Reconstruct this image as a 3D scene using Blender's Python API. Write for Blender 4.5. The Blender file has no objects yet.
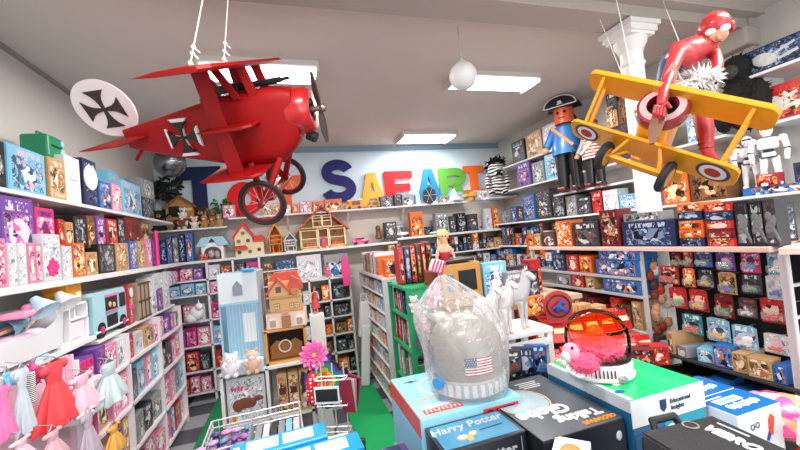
import bpy, bmesh, math, random
from mathutils import Vector, Matrix, Euler, noise
R = random.Random(7)
PI = math.pi
S = bpy.context.scene
COL = S.collection
# ------------------------------------------------------------ camera, world, lights, exposure
F_PX = 366.453
ROT = Matrix(((0.9531305, 0.0826046, -0.2910648), (-0.2870273, -0.0574055, -0.9562008), (-0.0956953, 0.9949277, -0.031005)))
CAM = Vector((0.0, 0.0, 1.70))
cam = bpy.data.cameras.new('camera'); cam_o = bpy.data.objects.new('camera', cam); COL.objects.link(cam_o)
cam.sensor_width = 36.0; cam.lens = F_PX * 36.0 / 800.0; cam.clip_start = 0.02
cam_o.matrix_world = Matrix.Translation(CAM) @ ROT.to_4x4()
S.camera = cam_o
S.view_settings.view_transform = 'Standard'; S.view_settings.look = 'None'
S.view_settings.exposure = 0.66; S.view_settings.gamma = 1.0
S.view_settings.use_curve_mapping = False
S.cycles.use_denoising = True
S.cycles.max_bounces = 6; S.cycles.diffuse_bounces = 4; S.cycles.glossy_bounces = 2
S.cycles.transmission_bounces = 4; S.cycles.transparent_max_bounces = 8
S.cycles.caustics_reflective = False; S.cycles.caustics_refractive = False
S.cycles.sample_clamp_indirect = 4.0
W = bpy.data.worlds.new('world'); S.world = W; W.use_nodes = True
W.node_tree.nodes['Background'].inputs[0].default_value = (0.86, 0.93, 1.0, 1)
W.node_tree.nodes['Background'].inputs[1].default_value = .8
LAMP_W = 25.0
def area(name, x, y, z, sx, sy, w, rot=(0, 0, 0), col=(1, 0.97, 0.92)):
    l = bpy.data.lights.new(name, 'AREA'); l.shape = 'RECTANGLE'; l.size = sx; l.size_y = sy; l.energy = w; l.color = col
    o = bpy.data.objects.new(name, l); o.location = (x, y, z); o.rotation_euler = rot; COL.objects.link(o); return o
# ceiling fixtures: x0, x1, y0, y1 (the first three are in view, the others are unseen, added for even light)
FIX = [(-0.50, 0.30, 2.74, 3.06), (1.50, 2.32, 2.78, 3.08), (1.55, 2.30, 4.52, 4.95), (-0.5, 0.4, 0.4, 0.7), (1.6, 2.5, 0.3, 0.6), (-0.5, 0.4, -1.6, -1.3), (1.5, 2.4, -1.6, -1.3)]
for (a, b, c, d) in FIX:
    area('tube_light', (a + b) / 2, (c + d) / 2, 2.985, (b - a) * .93, (d - c) * .8, LAMP_W * (.5 if d > 4 else 1))
# added soft fill light, unseen, from the shop front side behind the photographer
area('front_fill_light', 0.9, -2.4, 1.6, 3.6, 2.0, 36.0, (PI / 2, 0, 0), (0.85, 0.93, 1.0))
# ------------------------------------------------------------ helpers
def P(px, py, ax, v):
    """the point of the plane (axis ax = v) seen at a place in the photograph"""
    d = ROT @ Vector((px - 400, 225 - py, -F_PX)); t = (v - CAM[ax]) / d[ax]
    return CAM + d * t
def D(px, py, dep):
    return CAM + ROT @ Vector((px - 400, 225 - py, -F_PX)) * (dep / F_PX)
RT = ROT.transposed()
def proj(p):
    c = RT @ (Vector(p) - CAM); return 400 + F_PX * c[0] / -c[2], 225 - F_PX * c[1] / -c[2]
def line_t(p0, dv, px):
    a = RT @ (Vector(p0) - CAM); b = RT @ Vector(dv); k = px - 400
    return (-a[2] * k - F_PX * a[0]) / (F_PX * b[0] + b[2] * k)
def z_at(x, y, py):
    a = RT @ (Vector((x, y, 0)) - CAM); b = RT @ Vector((0, 0, 1)); k = 225 - py
    return (-a[2] * k - F_PX * a[1]) / (F_PX * b[1] + b[2] * k)
def lin(h):
    h = h.lstrip('#'); o = []
    for i in (0, 2, 4):
        c = int(h[i:i + 2], 16) / 255; o.append(c / 12.92 if c <= .04045 else ((c + .055) / 1.055) ** 2.4)
    return (*o, 1)
MATS = {}
def mat(h, rough=.55, metal=0, name=None, emit=0, coat=0, alpha=1, trans=0, bump=0, mottled=0, scale=8, sss=0):
    k = (h, rough, metal, emit, coat, alpha, trans, bump, mottled, scale)
    if k in MATS: return MATS[k]
    m = bpy.data.materials.new(name or 'mat_' + h); m.use_nodes = True; nt = m.node_tree; b = nt.nodes['Principled BSDF']
    b.inputs['Base Color'].default_value = lin(h); b.inputs['Roughness'].default_value = rough; b.inputs['Metallic'].default_value = metal
    b.inputs['Coat Weight'].default_value = coat; b.inputs['Alpha'].default_value = alpha; b.inputs['Transmission Weight'].default_value = trans
    if emit:
        b.inputs['Emission Color'].default_value = lin(h); b.inputs['Emission Strength'].default_value = emit
    if bump or mottled:
        tc = nt.nodes.new('ShaderNodeTexCoord'); n = nt.nodes.new('ShaderNodeTexNoise'); n.inputs['Scale'].default_value = scale; n.inputs['Detail'].default_value = 3
        nt.links.new(tc.outputs['Object'], n.inputs['Vector'])
        if bump:
            bp = nt.nodes.new('ShaderNodeBump'); bp.inputs['Strength'].default_value = bump; bp.inputs['Distance'].default_value = .01
            nt.links.new(n.outputs['Fac'], bp.inputs['Height']); nt.links.new(bp.outputs['Normal'], b.inputs['Normal'])
        if mottled:
            mx = nt.nodes.new('ShaderNodeMix'); mx.data_type = 'RGBA'; c = lin(h)
            mx.inputs['A'].default_value = tuple(x * (1 - mottled) for x in c[:3]) + (1,); mx.inputs['B'].default_value = tuple(min(1, x * (1 + mottled)) for x in c[:3]) + (1,)
            nt.links.new(n.outputs['Fac'], mx.inputs['Factor']); nt.links.new(mx.outputs['Result'], b.inputs['Base Color'])
    MATS[k] = m; return m
PAL = {  # carton colour, then the colours of the printed picture
 'pink': ('dc86a8', ['f9d5e2', 'd8447f', 'fbe9d4', '7b2f4c', 'ffffff', 'f083ae']),
 'magenta': ('cf2f7c', ['f46aa8', 'ffffff', '8e1853', 'f7b7d2', '5a2a6b', 'e8408c']),
 'red': ('b4232a', ['e0453a', '5a0f14', 'f2d7c4', '2b1a1a', 'd9292b', 'f3a33c']),
 'maroon': ('6e1a1e', ['a3262a', '2b1212', 'c79a72', '141010', '842024', 'd9c7b0']),
 'orange': ('dd6a25', ['f59b3d', 'a53416', 'fbe1b0', '3a1c14', 'e8531f', 'ffffff']),
 'yellow': ('eab02c', ['f9d25c', 'b96a16', 'ffffff', '4a2c12', 'f29a2c', 'd8442c']),
 'green': ('2f8f56', ['52b878', '15442c', 'd9efdc', '1c2c20', 'f2d75c', '2aa05c']),
 'teal': ('2a8c97', ['57bcc4', '134850', 'e2f4f4', '1a2b30', 'f0a24c', '2e9aa8']),
 'sky blue': ('7fc1dd', ['b8e2f0', '3c88b4', 'ffffff', '2a5470', 'f2b4c8', '5fb0d8']),
 'blue': ('2768b0', ['4a95d8', '12305c', 'dce9f4', '101c30', 'e2762c', '3478c0']),
 'navy': ('1d2f55', ['35548c', '0c1426', 'b9c6dc', '080c18', '7a8cb0', '20386c']),
 'purple': ('70479a', ['9a74c4', '3c2260', 'f0d5ea', '241238', 'e06aa8', '7f54ac']),
 'black': ('1b1b20', ['3e4148', '0a0a0c', 'a9aeb4', '121216', '5c6470', 'c4cad0']),
 'charcoal': ('33363c', ['5c6068', '15171a', 'd5d8da', '202226', '8b4a3a', '3e5068']),
 'white': ('cfcfd4', ['e6e6e8', 'b4b8c0', 'e9cdd6', '7c8490', 'ffffff', 'cfe2ec']),
 'grey': ('8d9096', ['b4b6ba', '44474c', 'e4e4e4', '26282c', 'a08c7c', '7a8490']),
 'tan': ('c39a6c', ['dcbc90', '7c5230', 'f4e6cc', '3c2818', 'b87040', 'e0c8a4']),
 'brown': ('69452e', ['93643f', '2e1c12', 'd8bc94', '1a100a', 'a8743f', '5c3824']),
}
ARTS = {}
def art(colour, variant):
    """printed picture: patches of colour in metres, a central motif, a title band with blotted lettering"""
    k = (colour, variant)
    if k in ARTS: return ARTS[k]
    base, pal = PAL[colour]; rr = random.Random(hash(colour) % 1 + variant * 31 + len(colour) * 7)
    m = bpy.data.materials.new('print_%s_%d' % (colour.replace(' ', '_'), variant)); m.use_nodes = True; nt = m.node_tree; N = nt.nodes; L = nt.links
    b = N['Principled BSDF']; b.inputs['Roughness'].default_value = .3; b.inputs['Coat Weight'].default_value = .25; b.inputs['Coat Roughness'].default_value = .2
    def nd(t, **kw):
        n = N.new(t)
        for a, v in kw.items(): setattr(n, a, v)
        return n
    def inp(n, i, v):
        if hasattr(v, 'bl_idname') or isinstance(v, bpy.types.NodeSocket): L.new(v, n.inputs[i])
        else: n.inputs[i].default_value = v
    def mth(op, a, c=0.0, d=None):
        n = nd('ShaderNodeMath', operation=op); inp(n, 0, a); inp(n, 1, c)
        if d is not None: inp(n, 2, d)
        return n.outputs[0]
    def mix(f, a, c):
        n = nd('ShaderNodeMix', data_type='RGBA'); inp(n, 'Factor', f); inp(n, 'A', a); inp(n, 'B', c); return n.outputs['Result']
    tc = nd('ShaderNodeTexCoord'); oi = nd('ShaderNodeObjectInfo'); r = oi.outputs['Random']
    off = nd('ShaderNodeCombineXYZ'); inp(off, 0, mth('MULTIPLY', r, 37.0)); inp(off, 1, mth('MULTIPLY', r, 71.0)); inp(off, 2, mth('MULTIPLY', r, 13.0))
    add = nd('ShaderNodeVectorMath', operation='ADD'); L.new(tc.outputs['Object'], add.inputs[0]); L.new(off.outputs[0], add.inputs[1])
    nz = nd('ShaderNodeTexNoise'); inp(nz, 'Scale', 14.0); inp(nz, 'Detail', 3.0); L.new(add.outputs[0], nz.inputs['Vector'])
    sc = nd('ShaderNodeVectorMath', operation='MULTIPLY_ADD'); L.new(nz.outputs['Color'], sc.inputs[0]); sc.inputs[1].default_value = (.09, .09, .09); L.new(add.outputs[0], sc.inputs[2])
    vo = nd('ShaderNodeTexVoronoi'); inp(vo, 'Scale', [30., 46., 24.][variant % 3]); L.new(sc.outputs[0], vo.inputs['Vector'])
    sp = nd('ShaderNodeSeparateColor'); L.new(vo.outputs['Color'], sp.inputs[0])
    def ramp(f, cols, interp='CONSTANT'):
        n = nd('ShaderNodeValToRGB'); n.color_ramp.interpolation = interp; e = n.color_ramp.elements
        while len(e) < len(cols): e.new(.5)
        for i, c in enumerate(cols): e[i].position = i / len(cols); e[i].color = lin(c)
        L.new(f, n.inputs[0]); return n.outputs[0]
    p2 = pal[:]; rr.shuffle(p2)
    pic = ramp(sp.outputs[0], [pal[0], pal[5], p2[0], pal[1], base, p2[1], pal[3]])
    v2 = nd('ShaderNodeTexVoronoi'); inp(v2, 'Scale', 110.0); L.new(sc.outputs[0], v2.inputs['Vector']); s2 = nd('ShaderNodeSeparateColor'); L.new(v2.outputs['Color'], s2.inputs[0])
    fine = ramp(s2.outputs[0], [pal[1], pal[0], pal[3], p2[2], pal[4], base]); nb_ = nd('ShaderNodeTexNoise'); inp(nb_, 'Scale', 30.0); L.new(add.outputs[0], nb_.inputs['Vector'])
    pic = mix(mth('MULTIPLY', mth('GREATER_THAN', nb_.outputs['Fac'], .48), .8), pic, fine)
    # central motif
    g = nd('ShaderNodeSeparateXYZ'); L.new(tc.outputs['Generated'], g.inputs[0]); u, v = g.outputs[0], g.outputs[2]
    du = mth('SUBTRACT', u, .5); dv = mth('SUBTRACT', v, mth('MULTIPLY_ADD', r, .2, .32)); dist = mth('SQRT', mth('ADD', mth('MULTIPLY', du, du), mth('MULTIPLY', dv, dv)))
    dist = mth('ADD', dist, mth('MULTIPLY', mth('SUBTRACT', nz.outputs['Fac'], .5), .5))
    hero = mth('LESS_THAN', dist, .2 + .05 * (variant % 3))
    hc = ramp(sp.outputs[1], [pal[2], pal[4], pal[0], pal[2], pal[3]])
    pic = mix(hero, pic, hc)
    # rim of the carton colour
    inu = mth('MULTIPLY', mth('GREATER_THAN', u, .07), mth('LESS_THAN', u, .93)); inv = mth('MULTIPLY', mth('GREATER_THAN', v, .06), mth('LESS_THAN', v, [.78, .95, .7][variant % 3]))
    col = mix(mth('MULTIPLY', inu, inv), lin(base), pic)
    # title band
    if variant % 3 != 1:
        st = nd('ShaderNodeMapping'); st.inputs['Scale'].default_value = (70, 1, 24); L.new(add.outputs[0], st.inputs['Vector'])
        n2 = nd('ShaderNodeTexNoise'); inp(n2, 'Scale', 1.0); inp(n2, 'Detail', 1.0); L.new(st.outputs[0], n2.inputs['Vector'])
        t = mth('MULTIPLY', mth('GREATER_THAN', n2.outputs['Fac'], .5), mth('MULTIPLY', mth('MULTIPLY', mth('GREATER_THAN', v, .81 if variant % 3 == 0 else .75), mth('LESS_THAN', v, .93)), mth('MULTIPLY', mth('GREATER_THAN', u, .14), mth('LESS_THAN', u, .86))))
        col = mix(t, col, lin(pal[2] if variant % 2 == 0 else pal[4]))
    L.new(col, b.inputs['Base Color']); ARTS[k] = m; return m
def tag(o, label=None, cat=None, group=None, kind=None):
    if label: o['label'] = label
    if cat: o['category'] = cat
    if group: o['group'] = group
    if kind: o['kind'] = kind
    return o
def empty(name, loc=(0, 0, 0), rz=0, label=None, cat=None, group=None):
    o = bpy.data.objects.new(name, None); o.location = loc; o.rotation_euler = (0, 0, rz); o.empty_display_size = .05; COL.objects.link(o)
    return tag(o, label, cat, group)
class B:
    def __init__(s, M=None): s.b = bmesh.new(); s.M = M or Matrix(); s.mi = 0
    def _f(s, geo, M):
        vs = [v for v in geo if isinstance(v, bmesh.types.BMVert)]
        bmesh.ops.transform(s.b, matrix=s.M @ M, verts=vs)
        fs = set()
        for v in vs:
            for f in v.link_faces: fs.add(f)
        for f in fs: f.material_index = s.mi
        return s
    def box(s, c, d, rot=None, bev=0):
        g = bmesh.ops.create_cube(s.b, size=1)['verts']
        if bev:
            bmesh.ops.scale(s.b, vec=d, verts=g); es = list({e for v in g for e in v.link_edges})
            r = bmesh.ops.bevel(s.b, geom=es, offset=bev, segments=2, affect='EDGES', profile=.5)
            g = list({v for f in r['faces'] for v in f.verts} | {v for v in g if v.is_valid})
            fs = {f for v in g for f in v.link_faces}; g = list({v for f in fs for v in f.verts})
            M = Matrix.Translation(c) @ (Euler(rot).to_matrix().to_4x4() if rot else Matrix())
        else: M = Matrix.Translation(c) @ (Euler(rot).to_matrix().to_4x4() if rot else Matrix()) @ Matrix.Diagonal((*d, 1))
        return s._f(g, M)
    def cyl(s, a, b, r, r2=None, n=12, cap=True):
        a, b = Vector(a), Vector(b); v = b - a; q = v.to_track_quat('Z', 'Y').to_matrix().to_4x4()
        g = bmesh.ops.create_cone(s.b, cap_ends=cap, segments=n, radius1=r, radius2=r if r2 is None else r2, depth=v.length)['verts']
        return s._f(g, Matrix.Translation((a + b) / 2) @ q)
    def sph(s, c, r, n=12, rot=None):
        r = (r, r, r) if isinstance(r, (int, float)) else r
        g = bmesh.ops.create_uvsphere(s.b, u_segments=n, v_segments=max(6, n * 2 // 3), radius=1)['verts']
        return s._f(g, Matrix.Translation(c) @ (Euler(rot).to_matrix().to_4x4() if rot else Matrix()) @ Matrix.Diagonal((*r, 1)))
    def tube(s, pts, r, n=8):
        for a, b in zip(pts[:-1], pts[1:]): s.cyl(a, b, r, n=n)
        for p in pts[1:-1]: s.sph(p, r, 8)
        return s
    def prism(s, pts, y0, y1, M=None):
        """outline in x,z extruded along y"""
        M = s.M @ (M or Matrix())
        a = [s.b.verts.new(M @ Vector((x, y0, z))) for x, z in pts]; c = [s.b.verts.new(M @ Vector((x, y1, z))) for x, z in pts]; n = len(pts)
        fs = [s.b.faces.new(a), s.b.faces.new(c[::-1])] + [s.b.faces.new((a[i], c[i], c[(i + 1) % n], a[(i + 1) % n])) for i in range(n)]
        for f in fs: f.material_index = s.mi
        return s
    def lathe(s, prof, n=24, M=None, a0=0, a1=2 * PI):
        """profile (r,z) around z"""
        M = s.M @ (M or Matrix()); full = abs(a1 - a0 - 2 * PI) < 1e-4; k = n if full else n + 1
        rings = [[s.b.verts.new(M @ Vector((r * math.cos(a0 + (a1 - a0) * i / n), r * math.sin(a0 + (a1 - a0) * i / n), z))) for i in range(k)] for r, z in prof]
        for p, q in zip(rings[:-1], rings[1:]):
            for i in range(k if full else k - 1):
                f = s.b.faces.new((p[i], p[(i + 1) % k], q[(i + 1) % k], q[i])); f.material_index = s.mi
        return s
    def ring(s, c, R_, r, axis='Y', n=32, m=8, sy=1):
        vs = []
        for i in range(n):
            a = 2 * PI * i / n
            row = []
            for j in range(m):
                t = 2 * PI * j / m; x = (R_ + r * math.cos(t)) * math.cos(a); z = (R_ + r * math.cos(t)) * math.sin(a); y = r * math.sin(t) * sy
                p = {'Y': (x, y, z), 'X': (y, x, z), 'Z': (x, z, y)}[axis]
                row.append(s.b.verts.new(s.M @ (Vector(p) + Vector(c))))
            vs.append(row)
        for i in range(n):
            for j in range(m):
                f = s.b.faces.new((vs[i][j], vs[(i + 1) % n][j], vs[(i + 1) % n][(j + 1) % m], vs[i][(j + 1) % m])); f.material_index = s.mi
        return s
    def mesh(s, name, mats, smooth=False):
        bmesh.ops.recalc_face_normals(s.b, faces=s.b.faces)
        me = bpy.data.meshes.new(name); s.b.to_mesh(me); s.b.free()
        for m in (mats if isinstance(mats, (list, tuple)) else [mats]): me.materials.append(m)
        if smooth:
            me.shade_smooth()
            try: me.set_sharp_from_angle(angle=math.radians(40))
            except Exception: pass
        return me
    def build(s, name, mats, parent=None, loc=None, rz=0, smooth=False):
        o = bpy.data.objects.new(name, s.mesh(name, mats, smooth)); COL.objects.link(o)
        if parent: o.parent = parent
        if loc is not None: o.location = loc; o.rotation_euler = (0, 0, rz)
        return o
def struct(name, b, m): return tag(b.build(name, m), kind='structure')
def text(s, size, name, m, parent, M, ext=.0012, bold=0, shear=0, res=3, align='CENTER'):
    c = bpy.data.curves.new('t', 'FONT'); c.body = s; c.size = size; c.extrude = ext; c.offset = bold; c.shear = shear; c.align_x = align; c.align_y = 'CENTER'; c.resolution_u = res
    t = bpy.data.objects.new('t', c); COL.objects.link(t); dg = bpy.context.evaluated_depsgraph_get(); dg.update()
    me = bpy.data.meshes.new_from_object(t.evaluated_get(dg)); bpy.data.objects.remove(t); me.name = name
    me.materials.clear(); me.materials.append(m)
    o = bpy.data.objects.new(name, me); COL.objects.link(o); o.parent = parent; o.matrix_local = M; return o
def skin(name, joints, edges, m, parent=None, sub=2, loc=None, rz=0, root=0):
    """joints: list of (pos, radius)"""
    me = bpy.data.meshes.new(name); me.from_pydata([j[0] for j in joints], edges, []); me.materials.append(m)
    o = bpy.data.objects.new(name, me); COL.objects.link(o)
    md = o.modifiers.new('skin', 'SKIN'); md.use_smooth_shade = True
    sv = me.skin_vertices[0].data
    for i, j in enumerate(joints):
        r = j[1]; sv[i].radius = (r, r) if isinstance(r, (int, float)) else r; sv[i].use_root = i == root
    s2 = o.modifiers.new('sub', 'SUBSURF'); s2.levels = sub; s2.render_levels = sub
    dg = bpy.context.evaluated_depsgraph_get(); dg.update()
    me2 = bpy.data.meshes.new_from_object(o.evaluated_get(dg)); o.modifiers.clear(); o.data = me2; bpy.data.meshes.remove(me); me2.name = name; me2.materials.clear(); me2.materials.append(m); me2.shade_smooth()
    if parent: o.parent = parent
    if loc is not None: o.location = loc; o.rotation_euler = (0, 0, rz)
    return o
def fluff(b, c, r, n, ln, rng=R, sub=3):
    """shaggy ball: knobbly core with tufts"""
    c = Vector(c); rv = Vector((r, r, r)) if isinstance(r, (int, float)) else Vector(r)
    g = bmesh.ops.create_icosphere(b.b, subdivisions=sub, radius=1)['verts']; sd = rng.random() * 50
    for v in g:
        d = v.co.normalized(); k = 1 + .16 * noise.noise(d * 3 + Vector((sd, 0, 0))) + .08 * noise.noise(d * 9)
        v.co = b.M @ (c + Vector((d.x * rv.x, d.y * rv.y, d.z * rv.z)) * k)
    for f in {f for v in g for f in v.link_faces}: f.material_index = b.mi
    for _ in range(n):
        d = Vector((rng.gauss(0, 1), rng.gauss(0, 1), rng.gauss(0, 1))).normalized(); p = c + Vector((d.x * rv.x, d.y * rv.y, d.z * rv.z)) * .92
        e = (d + Vector((rng.uniform(-.6, .6), rng.uniform(-.6, .6), rng.uniform(-.9, .2)))).normalized()
        b.cyl(p, p + e * ln * rng.uniform(.5, 1.2), ln * .16, .0004, n=4)
    return b
# ---- automatic labels for stock on the shelves
AUTO = []
ORD = ['first', 'second', 'third', 'fourth', 'fifth', 'sixth', 'seventh', 'eighth', 'ninth', 'tenth', 'eleventh', 'twelfth', 'thirteenth', 'fourteenth', 'fifteenth', 'sixteenth', 'seventeenth', 'eighteenth', 'nineteenth', 'twentieth']
def auto(o, colour, kindw, cat, where, grp):
    AUTO.append((o, colour, kindw, where)); o['category'] = cat; o['group'] = grp
def finish_labels():
    rows = {}; used = set()
    bpy.context.view_layer.update()
    for o, c, k, w in AUTO: rows.setdefault(w, []).append((proj(o.location)[0], o, c, k))
    for w, it in rows.items():
        it.sort(key=lambda t: t[0]); n = len(it)
        cnt = {}
        for _, o, c, k in it: cnt[(c, k)] = cnt.get((c, k), 0) + 1
        seen = {}
        for i, (_, o, c, k) in enumerate(it):
            q = (c, k); seen[q] = seen.get(q, 0) + 1; art_ = '%s %s' % (c, k)
            if cnt[q] == 1: lab = '%s %s' % (art_, w)
            elif seen[q] == 1: lab = 'leftmost %s %s' % (art_, w)
            elif seen[q] == cnt[q]: lab = 'rightmost %s %s' % (art_, w)
            elif seen[q] <= 20: lab = '%s %s from left, %s' % (ORD[seen[q] - 1], art_, w)
            else: lab = '%s %s from right, %s' % (ORD[min(19, cnt[q] - seen[q])], art_, w)
            if len(lab.split()) > 16: lab = ' '.join(lab.split()[:16])
            o['label'] = lab
            if o.name.startswith('toy_box'):
                o.name = 'doll_box' if 'left wall' in w or 'left unit' in w or 'corner unit' in w or 'trunk' in w else 'animal_unit_box' if 'animal' in w else 'vehicle_box' if 'gondola' in w or 'peg wall' in w else 'right_toy_box' if 'right' in w or 'robots' in w else 'toy_box'  # plain boxed toys named by shelf region, not by contents
# ---- stock items; each local frame: x across, -y towards the shopper, z up, base at z=0
MESHC = {}
def carton_mesh(w, d, h, colour):
    k = ('c', round(w, 2), round(d, 2), round(h, 2), colour)
    if k not in MESHC: MESHC[k] = B().box((0, 0, h / 2), (w, d, h), bev=min(.003, w / 8)).mesh('carton', mat(PAL[colour][0], .45))
    return MESHC[k]
def it_box(w, d, h, colour, name='toy_box', v=None, window=False):
    o = bpy.data.objects.new(name, B().box((0, 0, h / 2), (w, d, h), bev=min(.002, w / 8)).mesh(name, mat(PAL[colour][0], .45))); COL.objects.link(o)
    v = R.randrange(6) if v is None else v
    B().box((0, 0, 0), (w * .97, .003, h * .975)).build('printed_front', art(colour, v), o, (0, -d / 2 - .0005, h / 2))
    return o
def it_book(w, d, h, colour, name='book'):
    o = bpy.data.objects.new(name, B().box((0, 0, h / 2), (w * .82, d * .97, h * .97)).mesh(name, mat('efe9dc', .8))); COL.objects.link(o)
    b = B().box((-w / 2 + w * .05, 0, h / 2), (w * .1, d, h)).box((w / 2 - w * .05, 0, h / 2), (w * .1, d, h)).box((0, -d / 2, h / 2), (w, .004, h))
    b.build('cover', art(colour, R.choice([0, 2])), o)
    return o
def it_blister(w, h, colour, v=None):
    o = bpy.data.objects.new('blister_pack', B().prism([(-w / 2, 0), (w / 2, 0), (w / 2, h * .93), (w * .3, h), (-w * .3, h), (-w / 2, h * .93)], -.001, .001).mesh('card', art(colour, R.choice([0, 2, 3, 5]) if v is None else v))); COL.objects.link(o)
    c = R.choice(['d9292b', '2f6fc0', 'e9b52c', 'dddddd', '30343a', 'e2762c', '3c9a5c'])
    t = B().box((0, -.014, h * .27), (w * .58, .018, h * .1), bev=.003).box((0, -.014, h * .34), (w * .3, .014, h * .07), bev=.003)
    for s in (-1, 1): t.cyl((s * w * .18, -.026, h * .22), (s * w * .18, -.003, h * .22), h * .04, n=8)
    t.build('toy_car', mat(c, .25, coat=.6), o)
    B().box((0, -.017, h * .29), (w * .76, .032, h * .34), bev=.006).build('plastic_bubble', mat('ffffff', .08, alpha=.16, coat=1), o)
    return o
def it_doll(h, dress, hair, skinc='e2b296', name='doll'):
    r = h * .055
    J = [((0, 0, h * .5), h * .07), ((0, 0, h * .62), h * .055), ((0, 0, h * .76), h * .06), ((0, 0, h * .83), h * .022), ((0, -.002, h * .92), h * .06), ((0, 0, h * .98), h * .04)]
    E = [(0, 1), (1, 2), (2, 3), (3, 4), (4, 5)]
    for s in (-1, 1):
        n = len(J); J += [((s * h * .09, 0, h * .77), h * .026), ((s * h * .13, -.01 * h, h * .62), h * .02), ((s * h * .13, -h * .05, h * .5), h * .018)]; E += [(2, n), (n, n + 1), (n + 1, n + 2)]
        n = len(J); J += [((s * h * .045, 0, h * .42), h * .04), ((s * h * .045, 0, h * .23), h * .03), ((s * h * .045, 0, h * .03), h * .02), ((s * h * .045, -h * .06, h * .015), h * .018)]; E += [(0, n), (n, n + 1), (n + 1, n + 2), (n + 2, n + 3)]
    o = skin(name, J, E, mat(skinc, .5), sub=1)
    if dress: B().lathe([(h * .07, h * .8), (h * .075, h * .7), (h * .06, h * .62), (h * .12, h * .45), (h * .17, h * .22)], 14).build('dress', mat(dress, .6), o, smooth=True)
    if hair: B().sph((0, h * .02, h * .94), (h * .075, h * .07, h * .07), 12).sph((0, h * .05, h * .83), (h * .08, h * .03, h * .12), 10).build('hair', mat(hair, .6), o, smooth=True)
    e = B()
    for s in (-1, 1): e.sph((s * h * .022, -h * .058, h * .925), h * .009, 6)
    e.build('eyes', mat('2a1c18', .3), o)
    return o
def it_plush(h, c, muzzle='efe0cc', ears='round', name='plush_bear'):
    b = B().sph((0, 0, h * .33), (h * .26, h * .22, h * .33), 14).sph((0, -h * .03, h * .76), (h * .24, h * .21, h * .22), 14)
    for s in (-1, 1):
        b.sph((s * h * .17, -h * .2, h * .1), (h * .11, h * .2, h * .1), 10).sph((s * h * .26, -h * .1, h * .42), (h * .08, h * .1, h * .2), 10, (0, s * .5, 0))
        if ears == 'round': b.sph((s * h * .19, 0, h * .95), (h * .09, h * .05, h * .09), 10)
        elif ears == 'long': b.sph((s * h * .11, 0, h * 1.12), (h * .06, h * .04, h * .2), 10, (0, s * .2, 0))
        else: b.cyl((s * h * .14, 0, h * .88), (s * h * .17, 0, h * 1.06), h * .07, .002, n=6)
    o = b.build(name, mat(c, .95, bump=.8, scale=120, mottled=.25), smooth=True)
    B().sph((0, -h * .22, h * .7), (h * .1, h * .08, h * .08), 10).build('muzzle', mat(muzzle, .9), o, smooth=True)
    e = B().sph((0, -h * .3, h * .72), h * .028, 8)
    for s in (-1, 1): e.sph((s * h * .09, -h * .22, h * .8), h * .026, 8)
    e.build('eyes', mat('15110f', .2), o)
    return o
def it_robot(h, c='e9eaec', dark='17181b', name='toy_robot', big=False):
    """generic jointed white robot figure"""
    b = B().sph((0, 0, h * .9), (h * .085, h * .09, h * .1), 16).cyl((0, 0, h * .8), (0, 0, h * .84), h * .05).box((0, 0, h * .68), (h * .26, h * .15, h * .2), bev=h * .05).box((0, 0, h * .5), (h * .17, h * .12, h * .09), bev=h * .03)
    for s in (-1, 1):
        b.sph((s * h * .175, 0, h * .74), h * .06, 12).cyl((s * h * .19, 0, h * .7), (s * h * .21, 0, h * .58), h * .042).cyl((s * h * .21, 0, h * .55), (s * h * .2, -h * .03, h * .44), h * .038).sph((s * h * .2, -h * .035, h * .41), h * .035, 10)
        b.cyl((s * h * .065, 0, h * .46), (s * h * .08, 0, h * .28), h * .055, h * .048).sph((s * h * .08, -.01 * h, h * .26), h * .046, 10).cyl((s * h * .082, 0, h * .24), (s * h * .085, 0, h * .06), h * .047, h * .04).box((s * h * .085, -h * .03, h * .025), (h * .085, h * .16, h * .05), bev=h * .015)
    o = b.build(name, mat(c, .22, coat=.7), smooth=True)
    B().box((0, -h * .082, h * .915), (h * .12, h * .02, h * .028), bev=h * .008).build('visor', mat(dark, .15), o)
    j = B().cyl((0, 0, h * .54), (0, 0, h * .58), h * .065).box((0, -h * .01, h * .455), (h * .19, h * .125, h * .018))
    for s in (-1, 1): j.cyl((s * h * .211, 0, h * .585), (s * h * .211, 0, h * .545), h * .036).cyl((s * h * .08, 0, h * .29), (s * h * .08, 0, h * .235), h * .043)
    j.build('joints', mat(dark, .5), o)
    return o
def it_car(l, c, name='toy_car', h=None):
    h = h or l * .42; w = l * .42
    o = B().box((0, 0, h * .45), (l, w, h * .42), bev=h * .12).box((-l * .03, 0, h * .78), (l * .52, w * .85, h * .4), bev=h * .14).build(name, mat(c, .25, coat=.8), smooth=True)
    B().box((-l * .03, 0, h * .8), (l * .42, w * .87, h * .22), bev=.002).build('windows', mat('232a33', .1), o)
    for sx in (-1, 1):
        for sy in (-1, 1): B().cyl((sx * l * .3, sy * w * .42, h * .2), (sx * l * .3, sy * w * .52, h * .2), h * .2, n=14).build('wheel', mat('191919', .6), o)
    return o
KINDS = {'box': ('boxed toy', 'box'), 'book': ('book', 'book'), 'doll': ('doll', 'doll'), 'blister': ('carded toy', 'toy'), 'plush': ('plush animal', 'plush toy'), 'robot': ('toy robot', 'toy'), 'car': ('toy car', 'toy')}
HEXN = {'pink': 'ee9cba', 'white': 'ececec', 'tan': 'c39a6c', 'brown': '69452e', 'black': '1b1b20', 'blue': '2768b0', 'red': 'c4282c', 'grey': '8d9096'}
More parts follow.
